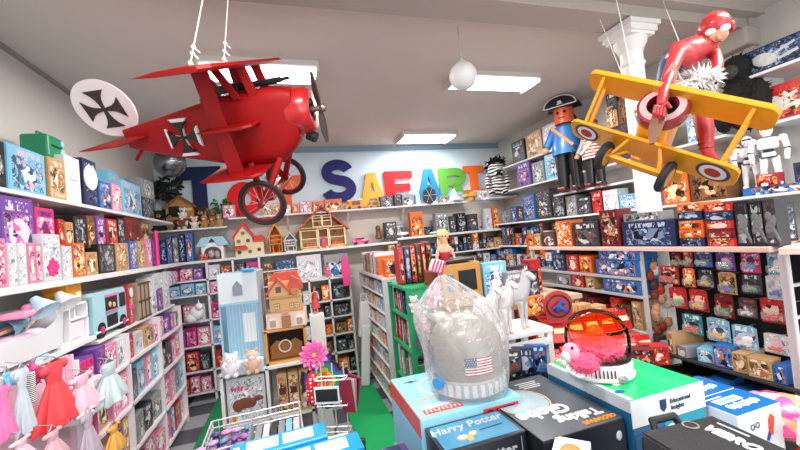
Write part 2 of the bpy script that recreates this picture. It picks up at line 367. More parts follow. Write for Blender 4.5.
def make(kind, w, d, h, colour, name=None):
    if kind == 'box': return it_box(w, d, h, colour)
    if kind == 'book': return it_book(w, d, h, colour)
    if kind == 'blister': return it_blister(w, h, colour)
    if kind == 'doll': return it_doll(h, PAL[colour][0], R.choice(['d9b36a', '5a3420', '2a1a14', 'e9d8a0']))
    if kind == 'plush': return it_plush(h / 1.05, PAL[colour][0], ears=R.choice(['round', 'round', 'long', 'point']), name='plush_animal')
    if kind == 'robot': return it_robot(h, PAL[colour][0], name='toy_robot')
    if kind == 'car': return it_car(w, PAL[colour][0], h=h)
SIDES = {'left': PI / 2, 'back': 0.0, 'right': -PI / 2}
def put(side, fixed, t, z, o, jit=.05):
    o.location = {'left': (fixed, t, z), 'right': (fixed, t, z), 'back': (t, fixed, z)}[side]
    o.rotation_euler = (0, 0, SIDES[side] + R.uniform(-jit, jit)); return o
def row(side, fixed, z, depth, items, where, grp, jit=.04):
    """stock whose front edges were read off the photograph: (left px, right px, top py, kind, colour[, depth])"""
    p0 = (fixed, 0, z) if side != 'back' else (0, fixed, z); dv = (0, 1, 0) if side != 'back' else (1, 0, 0); out = []
    for it in items:
        a, b, top, kind, colour = it[:5]; d = it[5] if len(it) > 5 else depth; zz = it[6] if len(it) > 6 else z
        p0 = (fixed, 0, zz) if side != 'back' else (0, fixed, zz)
        t0, t1 = line_t(p0, dv, a), line_t(p0, dv, b); t = (t0 + t1) / 2; w = abs(t1 - t0) * .97
        q = (fixed, t) if side != 'back' else (t, fixed); h = max(.03, z_at(q[0], q[1], top) - zz)
        if kind in ('robot', 'doll', 'plush'): d = 0.12
        o = make(kind, w, d, h, colour); off = d / 2 + .004
        f = fixed + {'left': -off, 'right': off, 'back': off}[side]
        put(side, f, t, zz, o, jit if kind in ('box',) and w < .3 else .01)
        kw, cat = KINDS[kind]; auto(o, colour, kw, cat, where, grp); out.append(o)
    return out
def fill(side, fixed, z, t0, t1, hr, wr, colours, where, grp, depth=(.08, .16), kinds=('box',), top=None, gap=.006, jit=.05):
    t = t0; out = []
    while t < t1 - wr[0] * .6:
        w = min(R.uniform(*wr), t1 - t); kind = R.choice(kinds); d = R.uniform(*depth); zz = z; hh = R.uniform(*hr)
        if kind == 'book': w = R.uniform(.012, .03)
        if kind in ('doll', 'plush', 'robot'): w = max(w * .0 + hh * .5, .05); d = hh * .4
        lim = top or hr[1]
        while True:
            c = R.choice(colours); o = make(kind, w * .95, d, hh, c); off = d / 2 + R.uniform(.004, .02)
            put(side, fixed + {'left': -off, 'right': off, 'back': off}[side], t + w / 2, zz, o, jit)
            kw, cat = KINDS[kind]; auto(o, c, kw, cat, where, grp); out.append(o); zz += hh + .001
            if not top or kind != 'box' or zz + hh > z + lim: break
        t += w + gap
    return out
# ============================================================ STRUCTURE
XL, XR, YB, YF, H = -1.55, 3.38, 5.22, -2.6, 3.07
def tiles():
    m = bpy.data.materials.new('floor_tiles'); m.use_nodes = True; nt = m.node_tree; L = nt.links; b = nt.nodes['Principled BSDF']; b.inputs['Roughness'].default_value = .35
    tc = nt.nodes.new('ShaderNodeTexCoord'); mp = nt.nodes.new('ShaderNodeMapping'); mp.inputs['Location'].default_value = (.03, .09, .5)
    ck = nt.nodes.new('ShaderNodeTexChecker'); ck.inputs['Scale'].default_value = 1 / .305; ck.inputs['Color1'].default_value = lin('a9afb3'); ck.inputs['Color2'].default_value = lin('54595f')
    nz = nt.nodes.new('ShaderNodeTexNoise'); nz.inputs['Scale'].default_value = 25; nz.inputs['Detail'].default_value = 4
    mx = nt.nodes.new('ShaderNodeMix'); mx.data_type = 'RGBA'; mx.blend_type = 'MULTIPLY'; mx.inputs['Factor'].default_value = .35
    L.new(tc.outputs['Object'], mp.inputs[0]); L.new(mp.outputs[0], ck.inputs['Vector']); L.new(tc.outputs['Object'], nz.inputs['Vector'])
    L.new(ck.outputs['Color'], mx.inputs['A']); L.new(nz.outputs['Color'], mx.inputs['B']); L.new(mx.outputs['Result'], b.inputs['Base Color']); return m
struct('floor', B().box(((XL + XR) / 2, (YB + YF) / 2, -.05), (XR - XL + .4, YB - YF + .4, .1)), tiles())
WALL = mat('cfcbc5', .85, bump=.15, mottled=.03, scale=3)
struct('ceiling', B().box(((XL + XR) / 2, (YB + YF) / 2, H + .05), (XR - XL + .4, YB - YF + .4, .1)), mat('dad2ca', .9, mottled=.04, scale=2))
struct('wall_left', B().box((XL - .05, (YB + YF) / 2, H / 2), (.1, YB - YF + .2, H)), WALL)
struct('wall_right', B().box((XR + .05, (YB + YF) / 2, H / 2), (.1, YB - YF + .2, H)), WALL)
struct('wall_back', B().box(((XL + XR) / 2, YB + .05, H / 2), (XR - XL + .2, .1, H)), mat('d6e9f4', .85, mottled=.03, scale=2))
# unseen shop front behind the photographer: low wall, opening left for sky fill, lintel
b = B().box(((XL + XR) / 2, YF - .05, .3), (XR - XL + .2, .1, .6)).box(((XL + XR) / 2, YF - .05, 2.9), (XR - XL + .2, .1, .4)).box((XL + .2, YF - .05, 1.6), (.5, .1, 2.3)).box((XR - .2, YF - .05, 1.6), (.5, .1, 2.3))
struct('wall_front', b, WALL)
struct('trim_5', B().box(((XL + XR) / 2, YB - .012, 1.06), (XR - XL, .024, 2.12)), mat('d3cbc2', .85))
struct('trim_1', B().box((XL + .012, (YB + YF) / 2, H - .012), (.024, YB - YF, .024)), mat('9b948c', .8))
struct('wall_top_band', B().box(((XL + XR) / 2, YB - .01, H - .04), (XR - XL, .02, .08)), mat('8fa9bb', .85))  # darker blue-grey band along the top of the back wall
# downstand beam with a small step, resting on the column
struct('trim_3', B().box(((XL + XR) / 2, 1.85, H - .05), (XR - XL, .21, .1)).box(((XL + XR) / 2, 1.85, H - .015), (XR - XL, .36, .03)), mat('b8aea6', .9))
struct('trim_4', B().box((XR - .03, 1.85, 2.2), (.08, .24, 1.74)).box((XR - .07, 1.85, 2.90), (.16, .28, .14), bev=.02), mat('b8aea6', .9))
# column
cx, cy = 2.32, 1.865
b = B(); b.M = Matrix.Translation((cx, cy, 0)) @ Matrix.Translation((0, 0, .088)) @ Matrix.Diagonal((.86, .86, 1, 1))
b.lathe([(.001, -.088), (.12, -.088), (.12, .12), (.1, .14), (.1, .18), (.086, .2), (.084, 1.4), (.076, 2.60), (.084, 2.605), (.09, 2.615), (.084, 2.63), (.078, 2.635), (.078, 2.70), (.086, 2.705), (.1, 2.735), (.112, 2.75), (.116, 2.77), (.116, 2.785), (.001, 2.785)], 28)
b.box((0, 0, 2.825), (.27, .27, .045), bev=.008).box((0, 0, 2.795), (.235, .235, .02)).box((0, 0, 2.858), (.3, .3, .03))
tag(b.build('column', mat('efedea', .5, bump=.05), smooth=True), kind='structure')
struct('floor_mat_1', B().box((.60, 3.85, .006), (.38, 3.3, .012)), mat('12a35c', .9, bump=.3, scale=200))
bpy.data.objects['floor_mat_1'].name = 'floor_mat'
o = bpy.data.objects['floor_mat']; del o['kind']; tag(o, 'long green runner mat in the aisle before the white card stand', 'mat', 'green aisle mats')
tag(B().box((-.78, 3.4, .006), (.36, 3.4, .012)).build('floor_mat', mat('12804c', .9, bump=.3, scale=200)), 'long green runner mat in the left aisle beside the doll shelves', 'mat', 'green aisle mats')
# ceiling light fixtures
LB = ['behind the red triplane wing', 'beside the hanging white globe lamp', 'nearest the blue back wall', 'unseen, added over the left of the shop front', 'unseen, added over the right of the shop front', 'unseen, added at left by the front opening', 'unseen, added at right by the front opening']
for i, (x0, x1, y0, y1) in enumerate(FIX):
    t = empty('ceiling_light', ((x0 + x1) / 2, (y0 + y1) / 2, H), 0, 'white fluorescent ceiling light with wraparound diffuser, ' + LB[i], 'ceiling light', 'fluorescent ceiling lights')
    w, d = x1 - x0, y1 - y0
    B().box((0, 0, -.02), (w + .03, d + .02, .04)).box((w / 2 + .01, 0, -.04), (.02, d + .01, .07)).box((-w / 2 - .01, 0, -.04), (.02, d + .01, .07)).build('housing', mat('d9d6d0', .5), t)
    B().box((0, 0, -.055), (w, d * .62, .035), bev=.012).build('diffuser', mat('f6f8ff', .4, emit=5.5), t)
# ============================================================ SHELVES
SW = mat('e4e2e2', .45); PK = mat('e9c9bd', .5)
def shelf(side, front, z, t0, t1, depth, label, m=SW, th=.022, brackets=(), lip=.0):
    n = 'wall_shelf'
    if side == 'left': c = (front - depth / 2, (t0 + t1) / 2, z - th / 2); d = (depth, t1 - t0, th)
    elif side == 'right': c = (front + depth / 2, (t0 + t1) / 2, z - th / 2); d = (depth, t1 - t0, th)
    else: c = ((t0 + t1) / 2, front + depth / 2, z - th / 2); d = (t1 - t0, depth, th)
    e = empty(n, c, 0, label, 'shelf', 'white wall shelves')
    B().box((0, 0, 0), d, bev=.003).build('board', m, e)
    if brackets:
        for t in brackets:
            bb = B()
            if side == 'back': bb.prism([(0, 0), (0, -.18), (.0, -.18), (.0, 0)], -.01, .01) if 0 else bb.box((t - c[0], depth / 2 - .01, -.1), (.02, .02, .2)).box((t - c[0], 0, -.09), (.02, depth * .9, .02), (-.7, 0, 0))
            else:
                s = -1 if side == 'left' else 1
                bb.M = Matrix.Translation((0, t - c[1], 0)); bb.prism([(s * (depth / 2 - .01), -.012), (s * (depth / 2 - .01), -.2), (s * (depth / 2 - .03), -.2), (-s * (depth / 2 - .08), -.03), (-s * (depth / 2 - .08), -.012)], -.009, .009)
            bb.build('bracket', m, e)
    return e
LS = -1.25
shelf('left', -1.25, 2.105, .8, 4.75, .3, 'high white wall shelf along the left wall under playset boxes', brackets=(1.7, 2.55, 3.3, 4.1))
shelf('left', -1.20, 1.642, .8, 4.85, .35, 'long white shelf on the left wall under the pink doll boxes', th=.035)
shelf('left', -1.20, 1.268, .8, 2.78, .35, 'white shelf on the left wall carrying cradle and desk lamps', th=.025)
shelf('back', 4.88, 2.03, -1.55, -.72, .34, 'short white corner shelf under the teddy bears', th=.02)
shelf('back', 4.93, 2.13, -.70, 2.62, .29, 'high white shelf on the back wall below the coloured letters', brackets=(0, .8, 1.6))
shelf('back', 4.85, 1.64, -1.2, 1.42, .37, 'white back wall shelf carrying the dollhouses', th=.03)
shelf('back', 4.85, 1.68, 1.42, 3.38, .37, 'white back wall shelf under the science fiction toys', th=.03)
shelf('back', 4.85, 1.40, 1.25, 3.38, .37, 'back wall shelf behind the blonde doll', th=.02)
shelf('back', 4.85, 1.13, 1.25, 3.38, .37, 'low back wall shelf behind the white horses', th=.02)
shelf('back', 4.85, 0.85, 1.25, 3.38, .37, 'lowest back wall shelf on the right', th=.02)
shelf('right', 3.08, 2.56, 2.9, 5.2, .3, 'topmost white shelf on the far right wall', th=.02)
shelf('right', 3.08, 2.215, 1.83, 5.2, .3, 'second white shelf on the far right wall', th=.02, brackets=(2.3,))
shelf('right', 3.08, 2.02, 2.2, 3.7, .3, 'short white shelf under the pirate figures', th=.02)
shelf('right', 3.0, 1.745, .6, 5.2, .38, 'long white right wall shelf behind the column', th=.02)
shelf('right', 3.08, 2.56, .5, 1.68, .3, 'topmost near shelf on the right wall under a starship box', th=.02, brackets=(1.62,))
shelf('right', 3.08, 2.215, .5, 1.6, .3, 'near right wall shelf above the white robot figures', th=.02)
shelf('right', 3.0, 1.42, 2.9, 5.2, .38, 'right wall shelf in the far corner under toy boxes', th=.02)
shelf('right', 3.0, 1.12, 2.9, 5.2, .38, 'low right wall shelf in the far corner', th=.02)
# ---- left wall doll bays (upright dividers and shelves, one unit)
def bay_unit(name, label, cat, side, front, depth, ts, zs, z1, m=SW, back=True, z0=0.02):
    e = empty(name, (0, 0, 0), 0, label, cat)
    def bx(t0, t1, za, zb, d0=0, d1=depth):
        if side == 'left': return (((front - d0) + (front - d1)) / 2, (t0 + t1) / 2, (za + zb) / 2), (abs(d1 - d0), abs(t1 - t0), abs(zb - za))
        if side == 'right': return (((front + d0) + (front + d1)) / 2, (t0 + t1) / 2, (za + zb) / 2), (abs(d1 - d0), abs(t1 - t0), abs(zb - za))
        return ((t0 + t1) / 2, ((front + d0) + (front + d1)) / 2, (za + zb) / 2), (abs(t1 - t0), abs(d1 - d0), abs(zb - za))
    for t in ts: B().box(*bx(t - .011, t + .011, 0, z1)).build('upright', m, e)
    for z in zs: B().box(*bx(ts[0], ts[-1], z - .018, z)).build('shelf_board', m, e)
    if back: B().box(*bx(ts[0], ts[-1], 0, z1, depth - .012, depth)).build('back_panel', m, e)
    return e
LU = bay_unit('shelving_unit', 'tall white shelving unit of doll boxes along the left wall', 'shelving unit', 'left', -1.15, .38, [2.45, 3.1, 3.75, 4.4], [.07, .38, .70, 1.0], 1.2, m=mat('e9e2e6', .5))
bay_unit('shelving_unit', 'white cubby unit of dolls in the back left corner', 'shelving unit', 'back', 4.85, .35, [-1.4, -.965, -.68, -.38], [.11, .36, .65, .94, 1.245, 1.42], 1.62, m=mat('e6e4ea', .5))
bay_unit('shelving_unit', 'white shelving unit of small boxed animals on the back wall', 'shelving unit', 'back', 4.60, .35, [-.10, .185, .43, .68], [.1, .36, .585, .80, 1.005, 1.275], 1.29, m=mat('dedcdc', .5))
# ============================================================ STOCK, LEFT WALL
W_ = 'on the left wall top shelf'
G_ = 'boxes on the left wall top shelf'
row('left', -1.27, 2.106, .22, [(-22, 8, 137, 'box', 'black'), (9, 48, 149, 'box', 'sky blue'), (50, 68, 159, 'box', 'tan'), (86, 99, 160, 'box', 'navy'), (100, 113, 182, 'box', 'blue'), (114, 123, 184, 'box', 'pink'), (124, 143, 183, 'box', 'sky blue'), (144, 155, 198, 'box', 'black')], W_, G_)
row('left', -1.40, 2.106, .12, [(112, 122, 171, 'box', 'sky blue')], 'in the back row of the left wall top shelf', G_)
row('left', -1.27, 2.106, .16, [(144, 155, 180, 'box', 'grey', .14, 2.28)], 'stacked atop another at the far end of the left wall top shelf', G_)
def plain_box(a, b, top, colhex, label, detail=None):
    t0, t1 = line_t((-1.27, 0, 2.106), (0, 1, 0), a), line_t((-1.27, 0, 2.106), (0, 1, 0), b); t = (t0 + t1) / 2; w = (t1 - t0) * .97; h = z_at(-1.27, t, top) - 2.106
    o = B().box((0, 0, h / 2), (w, .1, h), bev=.003).build('toy_box', mat(colhex, .4), None, (-1.33, t, 2.106), PI / 2); tag(o, label, 'box', G_)
    return o, w, h
o, w, h = plain_box(69, 84, 157, 'f0eeea', 'plain white box with tiny grey caption on the left wall top shelf')
B().box((0, -.051, h * .5), (w * .5, .003, .014)).build('caption_strip', mat('b9bdc6', .6), o)
# moon disc on the navy box
nb = [a for a in AUTO if a[1] == 'navy'][0][0]
B().cyl((0, -.112, .2), (0, -.118, .2), .085, n=24).build('moon_disc', mat('dfe4ea', .5, mottled=.3, scale=30), nb)
# green carry case on top of the playset boxes
e = empty('carry_case', P(43, 160, 0, -1.40), PI / 2, 'green plastic carry case stacked above the playset boxes on the left', 'case')
B().box((0, 0, .09), (.26, .2, .18), bev=.02).build('shell', mat('1d8a5e', .4), e); B().box((0, -.1, .1), (.15, .012, .014)).build('slot', mat('0c3a2a', .6), e)
B().tube([(-.07, 0, .18), (-.07, 0, .205), (.07, 0, .205), (.07, 0, .18)], .009).build('handle', mat('17795a', .4), e)
B().box((.10, -.103, .06), (.06, .006, .07)).box((.10, -.103, .14), (.05, .006, .04)).build('label_panel', mat('9fd4e2', .4), e); e.scale = (.62, .7, .8)
# second shelf, lower layer then upper layer
W_ = 'on the left wall second shelf, lower row'
G_ = 'doll boxes on the left wall second shelf'
lowr = row('left', -1.22, 1.643, .2, [(-14, 9, 238, 'box', 'pink'), (10, 19, 243, 'box', 'white'), (20, 29, 243, 'box', 'white'), (30, 37, 243, 'box', 'pink'), (38, 44, 243, 'box', 'pink'), (45, 63, 234, 'box', 'white'), (64, 74, 246, 'box', 'white'), (75, 87, 243, 'box', 'orange'), (88, 99, 252, 'box', 'tan'), (100, 117, 244, 'box', 'black'), (118, 130, 243, 'box', 'tan'), (131, 139, 241, 'box', 'blue'), (140, 147, 241, 'box', 'tan'), (148, 153, 239, 'box', 'pink'), (154, 159, 239, 'box', 'purple')], W_, G_)
W_ = 'on the left wall second shelf, upper row'
row('left', -1.26, 1.643, .18, [(3, 37, 197, 'box', 'purple', .16, 1.80), (38, 57, 208, 'box', 'magenta', .16, 1.80), (60, 66, 219, 'box', 'red', .16, 1.82), (67, 75, 222, 'box', 'tan', .16, 1.82), (76, 88, 217, 'box', 'black', .16, 1.82), (89, 97, 216, 'box', 'brown', .16, 1.82), (98, 107, 217, 'box', 'purple', .16, 1.83), (108, 119, 219, 'box', 'red', .16, 1.83), (120, 126, 218, 'box', 'black', .16, 1.83), (127, 141, 218, 'box', 'maroon', .16, 1.83), (142, 151, 222, 'box', 'brown', .16, 1.83)], W_, G_)
fill('left', -1.44, 1.643, 1.9, 4.6, (.16, .18), (.1, .16), ['white', 'pink', 'tan', 'brown'], 'in the left wall second shelf back row', G_, depth=(.06, .08))
# magenta sparkle tube near the corner
tag(B().cyl((0, 0, 0), (0, 0, .33), .018).build('toy_wand', mat('d92a86', .3), None, (-1.2, 3.98, 1.643)), 'tall magenta tube standing at the far end of the left shelf', 'wand')
# rose on the white box
rb = B(); rm = Random = random.Random(3)
for k in range(22):
    a = k * 2.4; r = .006 * math.sqrt(k) * 1.6
    rb.sph((r * math.cos(a), -.104, .07 + r * math.sin(a)), (.012, .004, .012), 8, (0, a, 0))
whites = [o for o in lowr if o.data.materials[0] == mat(PAL['white'][0], .45)]
rb.build('rose_motif', mat('cf3a80', .5, mottled=.4, scale=60), whites[2])
# third level: cradle, lamps, cubby, camper van, boxes
def at(px, y_or_z, fixed=-1.2): return line_t((fixed, 0, y_or_z), (0, 1, 0), px)
e = empty('doll_cradle', (-1.34, 2.17, 1.27), PI / 2, 'grey-white toy cradle with a sleeping baby doll on the left shelf', 'cradle')
B().prism([(-.27, .02), (.27, .02), (.30, .20), (.22, .15), (.12, .125), (0, .12), (-.12, .125), (-.22, .15), (-.30, .2)], -.13, -.118).build('side_panel', mat('d8dade', .5), e)
B().prism([(-.27, .02), (.27, .02), (.30, .20), (-.30, .2)], .118, .13).build('side_panel', mat('d8dade', .5), e)
for s in (-1, 1): B().box((s * .28, 0, .13), (.015, .24, .22), (0, -s * .12, 0)).build('end_panel', mat('e6e4e6', .5), e)
B().box((0, 0, .03), (.53, .24, .02)).build('base', mat('dcdcdc', .5), e)
B().box((0, 0, .09), (.5, .22, .1), bev=.04).build('mattress', mat('e9cfe0', .9, mottled=.2, scale=30), e)
d = it_doll(.34, '8fc6dc', '8a5a34', name='baby_doll'); d.location = (-1.31, 2.10, 1.425); d.rotation_euler = (PI / 2 - .1, 0, PI / 2 + 1.57); tag(d, 'baby doll in pale blue clothes lying in the toy cradle', 'doll')
def lamp(loc, shade, yaw, label, h=.26):
    e = empty('desk_lamp', loc, yaw, label, 'lamp', 'toy desk lamps on the left shelf')
    B().cyl((0, 0, 0), (0, 0, .014), .05, n=20).build('base', mat(shade, .3), e)
    B().tube([(0, 0, .01), (0, .04, h * .55), (0, -.03, h)], .006).build('arm', mat('c9c9cf', .3), e)
    B(Matrix.Translation((0, -.04, h)) @ Euler((-.7, 0, 0)).to_matrix().to_4x4()).lathe([(.018, .05), (.025, .03), (.062, -.04), (.058, -.04), (.02, .028)], 20).build('lamp_shade', mat(shade, .25), e, smooth=True)
lamp((-1.24, 2.28, 1.27), 'bfe0f0', 1.3, 'small toy desk lamp with pale blue shade beside the cradle'); lamp((-1.25, 2.50, 1.27), 'f3f3f3', 1.2, 'small toy desk lamp with glossy white shade, left shelf')
o = B().box((0, 0, .015), (.16, .1, .03), bev=.01).box((.1, 0, .03), (.1, .05, .05), bev=.015).build('toy_hairdryer', mat('f09cc0', .4), None, (-1.24, 2.20, 1.49), 1.7); tag(o, 'pink plastic toy lying across the top of the cradle', 'toy')
for i, (c, lab) in enumerate([('d4286e', 'slanting magenta book leaning at the near end of the cradle shelf'), ('3d6db0', 'blue book behind the leaning magenta book')]):
    tag(B().box((0, 0, .12), (.04, .12, .24), (0, .35, 0), bev=.004).build('picture_book', mat(c, .4), None, (-1.36 - .06 * i, 1.99 + .09 * i, 1.28), PI / 2), lab, 'book')
e = empty('toy_cubby', (-1.33, 2.665, 1.27), PI / 2, 'small white toy cubby shelf with two compartments beside the camper van', 'toy shelf')
B().box((-.095, 0, .11), (.012, .2, .22)).box((.095, 0, .11), (.012, .2, .22)).box((0, 0, .006), (.2, .2, .012)).box((0, 0, .215), (.2, .2, .012)).box((0, 0, .13), (.19, .2, .01)).box((0, .01, .17), (.01, .18, .09)).build('frame', mat('f2f1f4', .4), e)
B().box((.0, -.04, .065), (.15, .1, .1), bev=.01).build('drawer', mat('f6dfe6', .5), e)
tag(B().box((0, 0, .06), (.15, .12, .12), bev=.006).box((-.09, 0, .07), (.05, .06, .03), bev=.01).build('toy_mixer', mat('f2a41e', .35), None, (-1.30, 2.66, 1.492), PI / 2), 'orange-yellow toy box standing on the white toy cubby', 'toy')
B().box((.03, -.0615, .045), (.05, .002, .035)).build('label_patch', mat('f8ead0', .5), bpy.data.objects['toy_mixer'])
# camper van
def van(loc, rz):
    e = empty('camper_van', loc, rz, 'pale blue toy camper van with black windows on the left shelf', 'toy vehicle')
    b = B().prism([(-.25, .03), (.25, .03), (.255, .12), (.245, .2), (.225, .285), (.2, .3), (-.22, .3), (-.245, .28), (-.25, .2)], -.1, .1); b.build('body', mat('aedbe6', .3, coat=.5), e)
    f = B().box((-.0, -.102, .21), (.17, .006, .11)).box((0, -.102, .09), (.15, .006, .08)).box((.17, -.102, .21), (.09, .006, .1)); f.build('window_opening', mat('1f1b22', .3), e)
    B().box((0, -.106, .262), (.18, .01, .02), bev=.003).box((0, -.107, .158), (.18, .012, .008)).build('awning', mat('e57fae', .4), e)
    B().box((-.252, 0, .21), (.006, .16, .1)).build('windscreen', mat('3a4650', .1), e); B().box((-.253, 0, .10), (.006, .1, .05), bev=.002).build('front_badge', mat('7fc89a', .4), e)
    B().sph((-.03, -.104, .2), (.02, .01, .02), 8).sph((.03, -.104, .19), (.018, .01, .02), 8).build('passengers', mat('d9a98a', .6), e)
    for x in (-.16, .16):
        for s in (-1, 1):
            w = B().cyl((x, s * .085, .05), (x, s * .108, .05), .05, n=20).build('wheel', mat('1d1d1f', .5), e); B().cyl((x, s * .104, .05), (x, s * .112, .05), .025, n=14).build('hubcap', mat('d0467e', .3), w)
    B().box((0, -.104, .045), (.5, .01, .012)).build('bumper', mat('eeeeee', .3), e)
shelf('left', -1.20, 1.225, 2.80, 4.4, .33, 'white shelf on the left wall under the pale blue camper van', th=.02)
van((-1.32, 3.05, 1.226), PI / 2)
e = it_box(.13, .12, .30, 'red', v=1); e.location = (-1.27, 3.345, 1.226); e.rotation_euler = (0, 0, PI / 2 + .1); tag(e, 'tall red box with round dog badge beside the camper van', 'box')
B().cyl((0, -.063, .24), (0, -.068, .24), .038, n=20).build('round_badge', mat('f3e9dd', .5, mottled=.3, scale=60), e); B().box((0, -.064, .13), (.1, .004, .04)).build('title_strip', mat('e8559b', .5), e)
e = empty('toy_wardrobe', (-1.28, 3.60, 1.226), PI / 2, 'taupe toy trunk with brown straps between red box and corner', 'toy trunk')
B().box((0, 0, .15), (.26, .16, .3), bev=.008).build('trunk_body', mat('a3907c', .6), e)
b = B()
for x in (-.085, 0, .085): b.box((x, -.082, .15), (.012, .006, .3))
for z in (.01, .15, .29): b.box((0, -.082, z), (.26, .006, .014))
b.build('straps', mat('5e4a3c', .6), e)
row('left', -1.2, 1.226, .12, [(151, 158, 289, 'box', 'white'), (159, 164, 288, 'box', 'purple'), (165, 171, 285, 'box', 'white')], 'right of the taupe trunk, left wall', 'doll boxes beside the trunk')
fill('left', -1.2, 1.42, 3.75, 4.6, (.12, .16), (.08, .12), ['pink', 'white', 'magenta', 'sky blue'], 'in the bright left corner under the shelf', 'boxes in the bright corner')
# bays
cols = ['pink', 'magenta', 'white', 'purple', 'pink', 'red', 'grey', 'pink', 'tan', 'sky blue', 'charcoal']
for k, (z, zt, nm) in enumerate([(1.0, .2, 'first'), (.70, .27, 'second'), (.38, .28, 'third'), (.07, .27, 'bottom')]):
    for j, (a, c) in enumerate([(2.47, 3.09), (3.12, 3.74), (3.77, 4.39)]):
        bn = ['near', 'middle', 'far'][j]
        fill('left', -1.165, z + .001, a, c, (zt * .7, zt * .93), (.07, .2), cols, 'on the %s shelf of the left unit, %s bay' % (nm, bn), 'boxes in the left wall unit, %s shelf' % nm, depth=(.08, .2), kinds=('box', 'box', 'box', 'book') if k != 3 else ('box', 'book'), jit=.12)
o = it_box(.14, .2, .17, 'magenta', v=2); o.location = (-1.26, 2.56, 1.002); o.rotation_euler = (0, 0, PI / 2); tag(o, 'magenta polka dot box below the camper van shelf', 'box')
o = it_box(.11, .2, .2, 'purple', v=1); o.location = (-1.26, 2.72, 1.002); o.rotation_euler = (0, 0, PI / 2); tag(o, 'plain purple box beside the magenta box, below the van', 'box')
# ============================================================ BACK LEFT CORNER
cc = ['pink', 'white', 'magenta', 'sky blue', 'black', 'pink', 'purple', 'red']
for z, zt, nm in [(1.421, .17, 'top'), (1.246, .15, 'upper'), (.941, .24, 'second'), (.651, .24, 'third'), (.361, .24, 'fourth'), (.111, .2, 'bottom')]:
    for (a, c, bn) in [(-1.385, -.98, 'left'), (-.95, -.7, 'middle'), (-.67, -.4, 'right')]:
        fill('back', 4.855, z, a, c, (zt * .75, zt * .93), (.1, .15), cc, 'on the %s corner unit shelf, %s bay' % (nm, bn), 'doll boxes in the corner unit', kinds=('box',))
# white winged unicorn head ornament in the corner
o = B().sph((0, 0, .1), (.07, .05, .08), 14).sph((.03, -.03, .17), (.04, .05, .04), 12, (.3, 0, 0)).cyl((.03, -.02, .2), (.03, -.04, .26), .01, .001).sph((-.05, 0, .05), (.06, .04, .06), 12).build('unicorn_plush', mat('f1eef2', .8, bump=.3, scale=80), None, (-1.10, 4.80, .945), 0.3, True); tag(o, 'white plush unicorn in front of the corner doll boxes', 'plush toy')
row('back', 4.855, 1.64, .1, [(161, 167, 240, 'box', 'navy'), (168, 173, 236, 'box', 'blue'), (174, 179, 238, 'box', 'grey'), (180, 186, 234, 'box', 'navy'), (187, 194, 233, 'box', 'blue')], 'left of the blue-roofed dollhouse', 'blue boxes beside the dollhouses')
# ============================================================ BACK WALL
G_ = 'toy boxes on the high back shelf'
row('back', 4.96, 2.131, .12, [(262, 272, 204, 'box', 'tan'), (273, 281, 203, 'box', 'tan'), (284, 291, 205, 'box', 'white'), (293, 299, 204, 'box', 'orange'), (300, 312, 201, 'box', 'pink'), (313, 324, 201, 'box', 'orange'), (325, 343, 199, 'box', 'orange'), (381, 394, 196, 'box', 'charcoal'), (395, 402, 194, 'box', 'black'), (403, 415, 194, 'box', 'grey'), (416, 421, 194, 'box', 'sky blue'), (441, 450, 195, 'box', 'grey'), (452, 464, 192, 'box', 'sky blue'), (475, 494, 190, 'box', 'white')], 'on the high back shelf below the letters', G_)
def minivan(px, y, z, c, l, lab):
    q = line_t((0, y, z), (1, 0, 0), px); e = empty('toy_van', (q, y, z), 0, lab, 'toy van')
    B().prism([(-.5 * l, .08 * l), (.5 * l, .08 * l), (.5 * l, .55 * l), (-.3 * l, .55 * l), (-.42 * l, .5 * l), (-.5 * l, .3 * l)], -.2 * l, .2 * l).build('body', mat(c, .35, coat=.4), e)
    B().box((-.36 * l, -.203 * l, .4 * l), (.12 * l, .01, .14 * l)).box((.12 * l, -.203 * l, .36 * l), (.46 * l, .01, .22 * l)).build('window', mat('6b4a3a', .3), e)
    for x in (-.28, .28): B().cyl((x * l, -.16 * l, .09 * l), (x * l, -.22 * l, .09 * l), .09 * l, n=14).build('wheel', mat('221f1f', .5), e)
minivan(354, 5.02, 2.131, 'e8951c', .24, 'orange toy camper van on the high back shelf left of the tan van')
minivan(374, 5.02, 2.131, 'c98a4c', .17, 'tan toy van with dark windows on the high back shelf')
# coloured wall letters
def glyph(ch, wm, h):
    w = wm / 2; t = h * .27
    if ch == 'T': return [[(-w, h), (-w, h - t), (-t / 2, h - t), (-t / 2, 0), (t / 2, 0), (t / 2, h - t), (w, h - t), (w, h)]]
    if ch == 'I': return [[(-w, 0), (-w, t * .8), (-t / 2, t * .8), (-t / 2, h - t * .8), (-w, h - t * .8), (-w, h), (w, h), (w, h - t * .8), (t / 2, h - t * .8), (t / 2, t * .8), (w, t * .8), (w, 0)]]
    if ch == 'F': return [[(-w, 0), (-w, h), (w, h), (w, h - t * .85), (-w + t * 1.2, h - t * .85), (-w + t * 1.2, h * .6), (w * .8, h * .6), (w * .8, h * .36), (-w + t * 1.2, h * .36), (-w + t * 1.2, 0)]]
    if ch == 'Y': return [[(-w, h), (-w * .35, h), (0, h * .68), (w * .35, h), (w, h), (t * .5, h * .45), (t * .5, 0), (-t * .5, 0), (-t * .5, h * .45)]]
